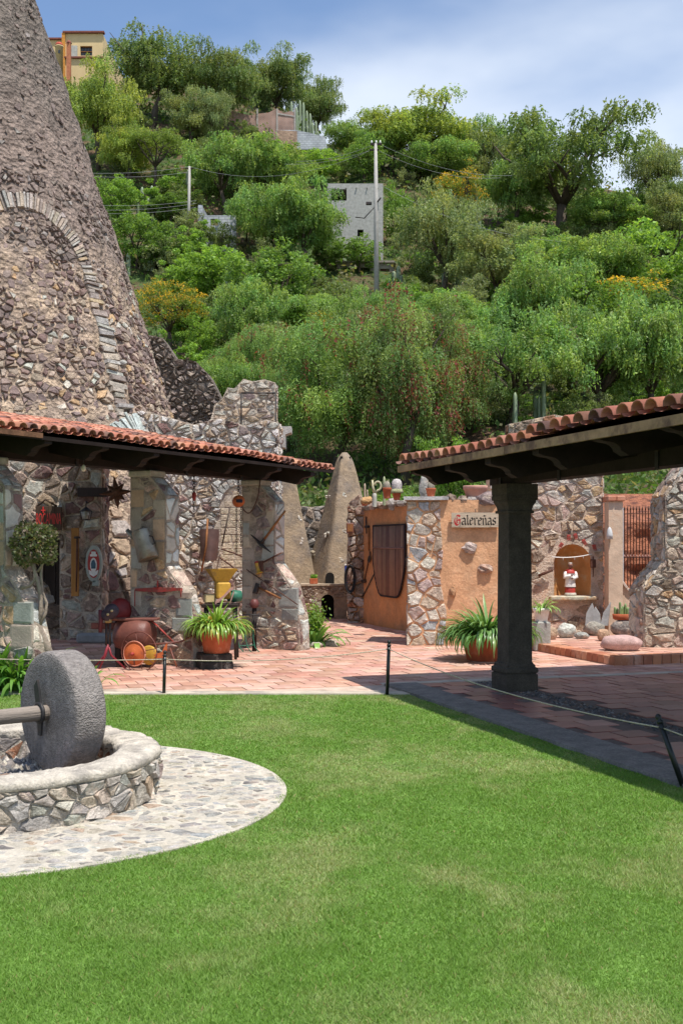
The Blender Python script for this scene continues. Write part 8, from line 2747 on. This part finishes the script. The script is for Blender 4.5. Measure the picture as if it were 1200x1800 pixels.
    xa, xb = q2(592, 0).x, q2(692, 0).x
    za, zc = q2(0, 520).z, q2(0, 462).z
    op = [(q2(602, 0).x - xa, q2(650, 0).x - xa, za + 0.4, q2(0, 470).z), (q2(668, 0).x - xa, q2(684, 0).x - xa, za + 0.2, q2(0, 472).z)]
    facade(l, (xa, Y2), (xb, Y2), za, zc, op, M('old_concrete', (0.30, 0.26, 0.22), var=0.3, vscale=1.5, bump=0.5), 0.2)
    MB().box(((xa + xb) / 2, Y2 + 1.5, (za + zc) / 2), (xb - xa, 0.2, zc - za)).build('back_wall', M('dark_wall', (0.06, 0.05, 0.045), bump=0), l)  # one even, very dark colour behind the openings
    MB().box(((xa + xb) / 2, Y2 + 0.8, zc + 0.07), (xb - xa + 0.3, 2.0, 0.14)).build('slab', MATS['old_concrete'], l)
    MB().box(((q2(668, 0).x + q2(684, 0).x) / 2, Y2 + 0.15, (za + zc) / 2), (q2(684, 0).x - q2(668, 0).x, 0.05, zc - za - 0.6)).build('door', MAT_RUST, l)
    # pale block ruin on the left
    g = hill_hit(380, 440)
    Y = g.y
    q = lambda px, py, dy=0.0: W(px, py, Y - dy)
    r = thing('pale_block_ruin', 'pale grey roofless block building half hidden by the central trees', 'building', g)
    x0, x1 = q(348, 0).x, q(415, 0).x
    zb, zt = q(0, 445).z, q(0, 378).z
    facade(r, (x0, Y), (x1, Y), zb, zt, [(q(370, 0).x - x0, q(383, 0).x - x0, q(0, 396).z, q(0, 384).z)], BL_BLUE, 0.25)
    MB().prism([(x0 - 0.02, Y + 0.25, zb), (x0 - 0.02, Y + 3.5, zb), (x0 - 0.02, Y + 3.5, q(0, 352).z), (x0 - 0.02, Y + 0.25, q(0, 358).z)], (0.25, 0, 0)).build('side_wall', BL_BLUE, r)
    MB().prism([q(348, 379, 0), q(356, 379, 0), q(356, 360, 0), q(348, 362, 0)], (0, 0.25, 0)).build('raised_corner', BL_BLUE, r)
    MB().box(((x0 + x1) / 2, Y + 3.5, (zb + zt) / 2 - 0.3), (x1 - x0, 0.2, zt - zb)).build('back_wall', MATS['dark_wall'], r)
    # stone retaining wall under the trees on the right
    vwall('terrace_wall', 'reddish stone terrace wall under the trees above the portico roof', 'wall', (5.0, 34.0), (7.2, 34.2), [(0, 2.0), (2.2, 2.0), (2.2, 5.35), (1.4, 5.5), (0, 5.2)], 0.5, None, pal((1, C_RUST), (1, C_TAN), (1, C_BROWN)), su=0.4, sv=0.28, H=0.1)
houses()

def utility():
    Y = 74.0
    q = lambda px, py, dy=0.0: W(px, py, Y - dy)
    bs = q(662, 512)
    zb = HT(bs.x, Y) - 0.5
    t = thing('utility_pole', 'tall grey concrete utility pole with crossarm on the hillside', 'utility pole', (bs.x, Y, zb))
    mc = M('pole_concrete', (0.36, 0.34, 0.31), var=0.15, bump=0.2)
    top = q(660, 252)
    MB().tube([(bs.x, Y, zb), (mid(bs, top)), top], [0.19, 0.15, 0.10], n=10).build('shaft', mc, t)
    MB().box(q(661, 253), (0.75, 0.12, 0.12)).build('crossarm', MAT_WOOD_D, t)
    MB().box(q(657, 263), (0.6, 0.1, 0.1)).build('crossarm', MAT_WOOD_D, t)
    for x in (653, 661, 668):
        MB().lathe([(0.05, 0), (0.07, 0.05), (0.05, 0.1), (0.06, 0.14), (0.02, 0.18)], q(x, 251), n=8).build('insulator', MAT_WHITE, t)
    MB().tube([q(661, 357), q(669, 347, 0.3)], 0.05, n=6).build('lamp_arm', MAT_IRON, t)
    MB().bevbox(q(648, 357, 0.2), (0.38, 0.2, 0.2), b=0.04).build('junction_box', MAT_IRON, t)
    MB().tube([q(661, 360), q(640, 383), q(624, 381)], 0.035, n=5).build('service_cable', MAT_IRON, t)
    Y3 = 82.0
    b2 = W(331, 352, Y3)
    t2 = thing('short_pole', 'thin pale pole carrying wires beside the pale block ruin', 'utility pole', (b2.x, Y3, HT(b2.x, Y3) - 0.3))
    tp2 = W(333, 292, Y3)
    MB().tube([(b2.x, Y3, HT(b2.x, Y3) - 0.3), tp2], [0.12, 0.09], n=8).build('shaft', mc, t2)
    MB().box(tp2 - Vector((0, 0, 0.15)), (0.6, 0.08, 0.08)).build('crossarm', MAT_WOOD_D, t2)
    mw = M('wire', (0.30, 0.30, 0.30), var=0, bump=0, rough=0.5)
    W_ = [(q(660, 252), W(520, 283, 80), 0.3, 'upper power line running from the pole towards the central trees'), (q(655, 262), W(500, 288, 80), 0.3, 'lower power line running from the pole towards the central trees'),
          (q(666, 252), W(900, 308, 78), 0.6, 'upper power line running from the pole towards the open-crowned tree'), (q(663, 263), W(880, 312, 78), 0.6, 'lower power line running from the pole towards the open-crowned tree'),
          (q(664, 322), W(1000, 425, 70), 0.8, 'slack cable running from the middle of the pole past the block house'),
          (tp2, W(120, 302, 76), 0.25, 'topmost wire between the short pole and the furnace tower'), (tp2 - Vector((0, 0, .4)), W(120, 307, 76), 0.25, 'second wire between the short pole and the furnace tower'),
          (W(345, 352, 82), W(150, 359, 76), 0.2, 'third wire passing the pale block ruin'), (W(345, 357, 82), W(150, 368, 76), 0.2, 'fourth wire passing the pale block ruin'), (W(345, 364, 82), W(150, 374, 76), 0.2, 'lowest wire passing the pale block ruin'),
          (tp2, q(655, 262), 1.2, 'long wire from the short pole to the tall concrete pole')]
    for a, b, sag, lab in W_:
        pts = [a + (b - a) * (k / 12) - Vector((0, 0, sag * 4 * (k / 12) * (1 - k / 12))) for k in range(13)]
        tag(MB().tube(pts, 0.009, n=4).build('power_line', mw, loc=a), lab, 'wire')
utility()

# column cacti on the slope
def cactus_things():
    proto = None
    spots = [(512, 262, 180), (521, 262, 190), (527, 258, 176), (533, 264, 180), (539, 262, 195), (545, 266, 200), (549, 270, 215), (555, 268, 212), (508, 200, 168), (516, 205, 172), (780, 530, 472), (808, 525, 462), (828, 530, 474), (838, 535, 476), (836, 420, 325),
             (250, 398, 330), (267, 395, 328), (330, 352, 300), (327, 390, 335), (586, 270, 248), (262, 480, 435), (268, 480, 430), (226, 490, 448), (700, 520, 468), (692, 515, 478), (400, 560, 470), (955, 770, 655), (905, 775, 690), (940, 770, 700)]
    for k, (px, pb, ptp) in enumerate(spots):
        g = hill_hit(px, pb)
        if g is None:
            continue
        h = (pb - ptp) * g.y / FPX
        if proto is None:
            proto = thing('column_cactus', 'tall ribbed grey-green column cactus on the hillside', 'cactus', g, 'column cacti on the hillside')
            o = cactus_col(proto, g - Vector((0, 0, 0.2)), 4.2, 0.16, 7, (0.22, 0.27, 0.17))
            a1 = cactus_col(proto, g + Vector((0.3, 0.1, -0.2)), 2.8, 0.13, 7, (0.22, 0.27, 0.17))
            proto.scale = (1, 1, h / 4)

        else:
            t = proto.copy()
            COL.objects.link(t)
            t.location = g
            w_ = min(1.0, g.y / 75)
            t.scale = (w_, w_, h / 4)
            t.rotation_euler = (0, 0, rnd(0, 6))
            for ch in [c for c in proto.children]:
                c = ch.copy()
                COL.objects.link(c)
                c.parent = t
cactus_things()
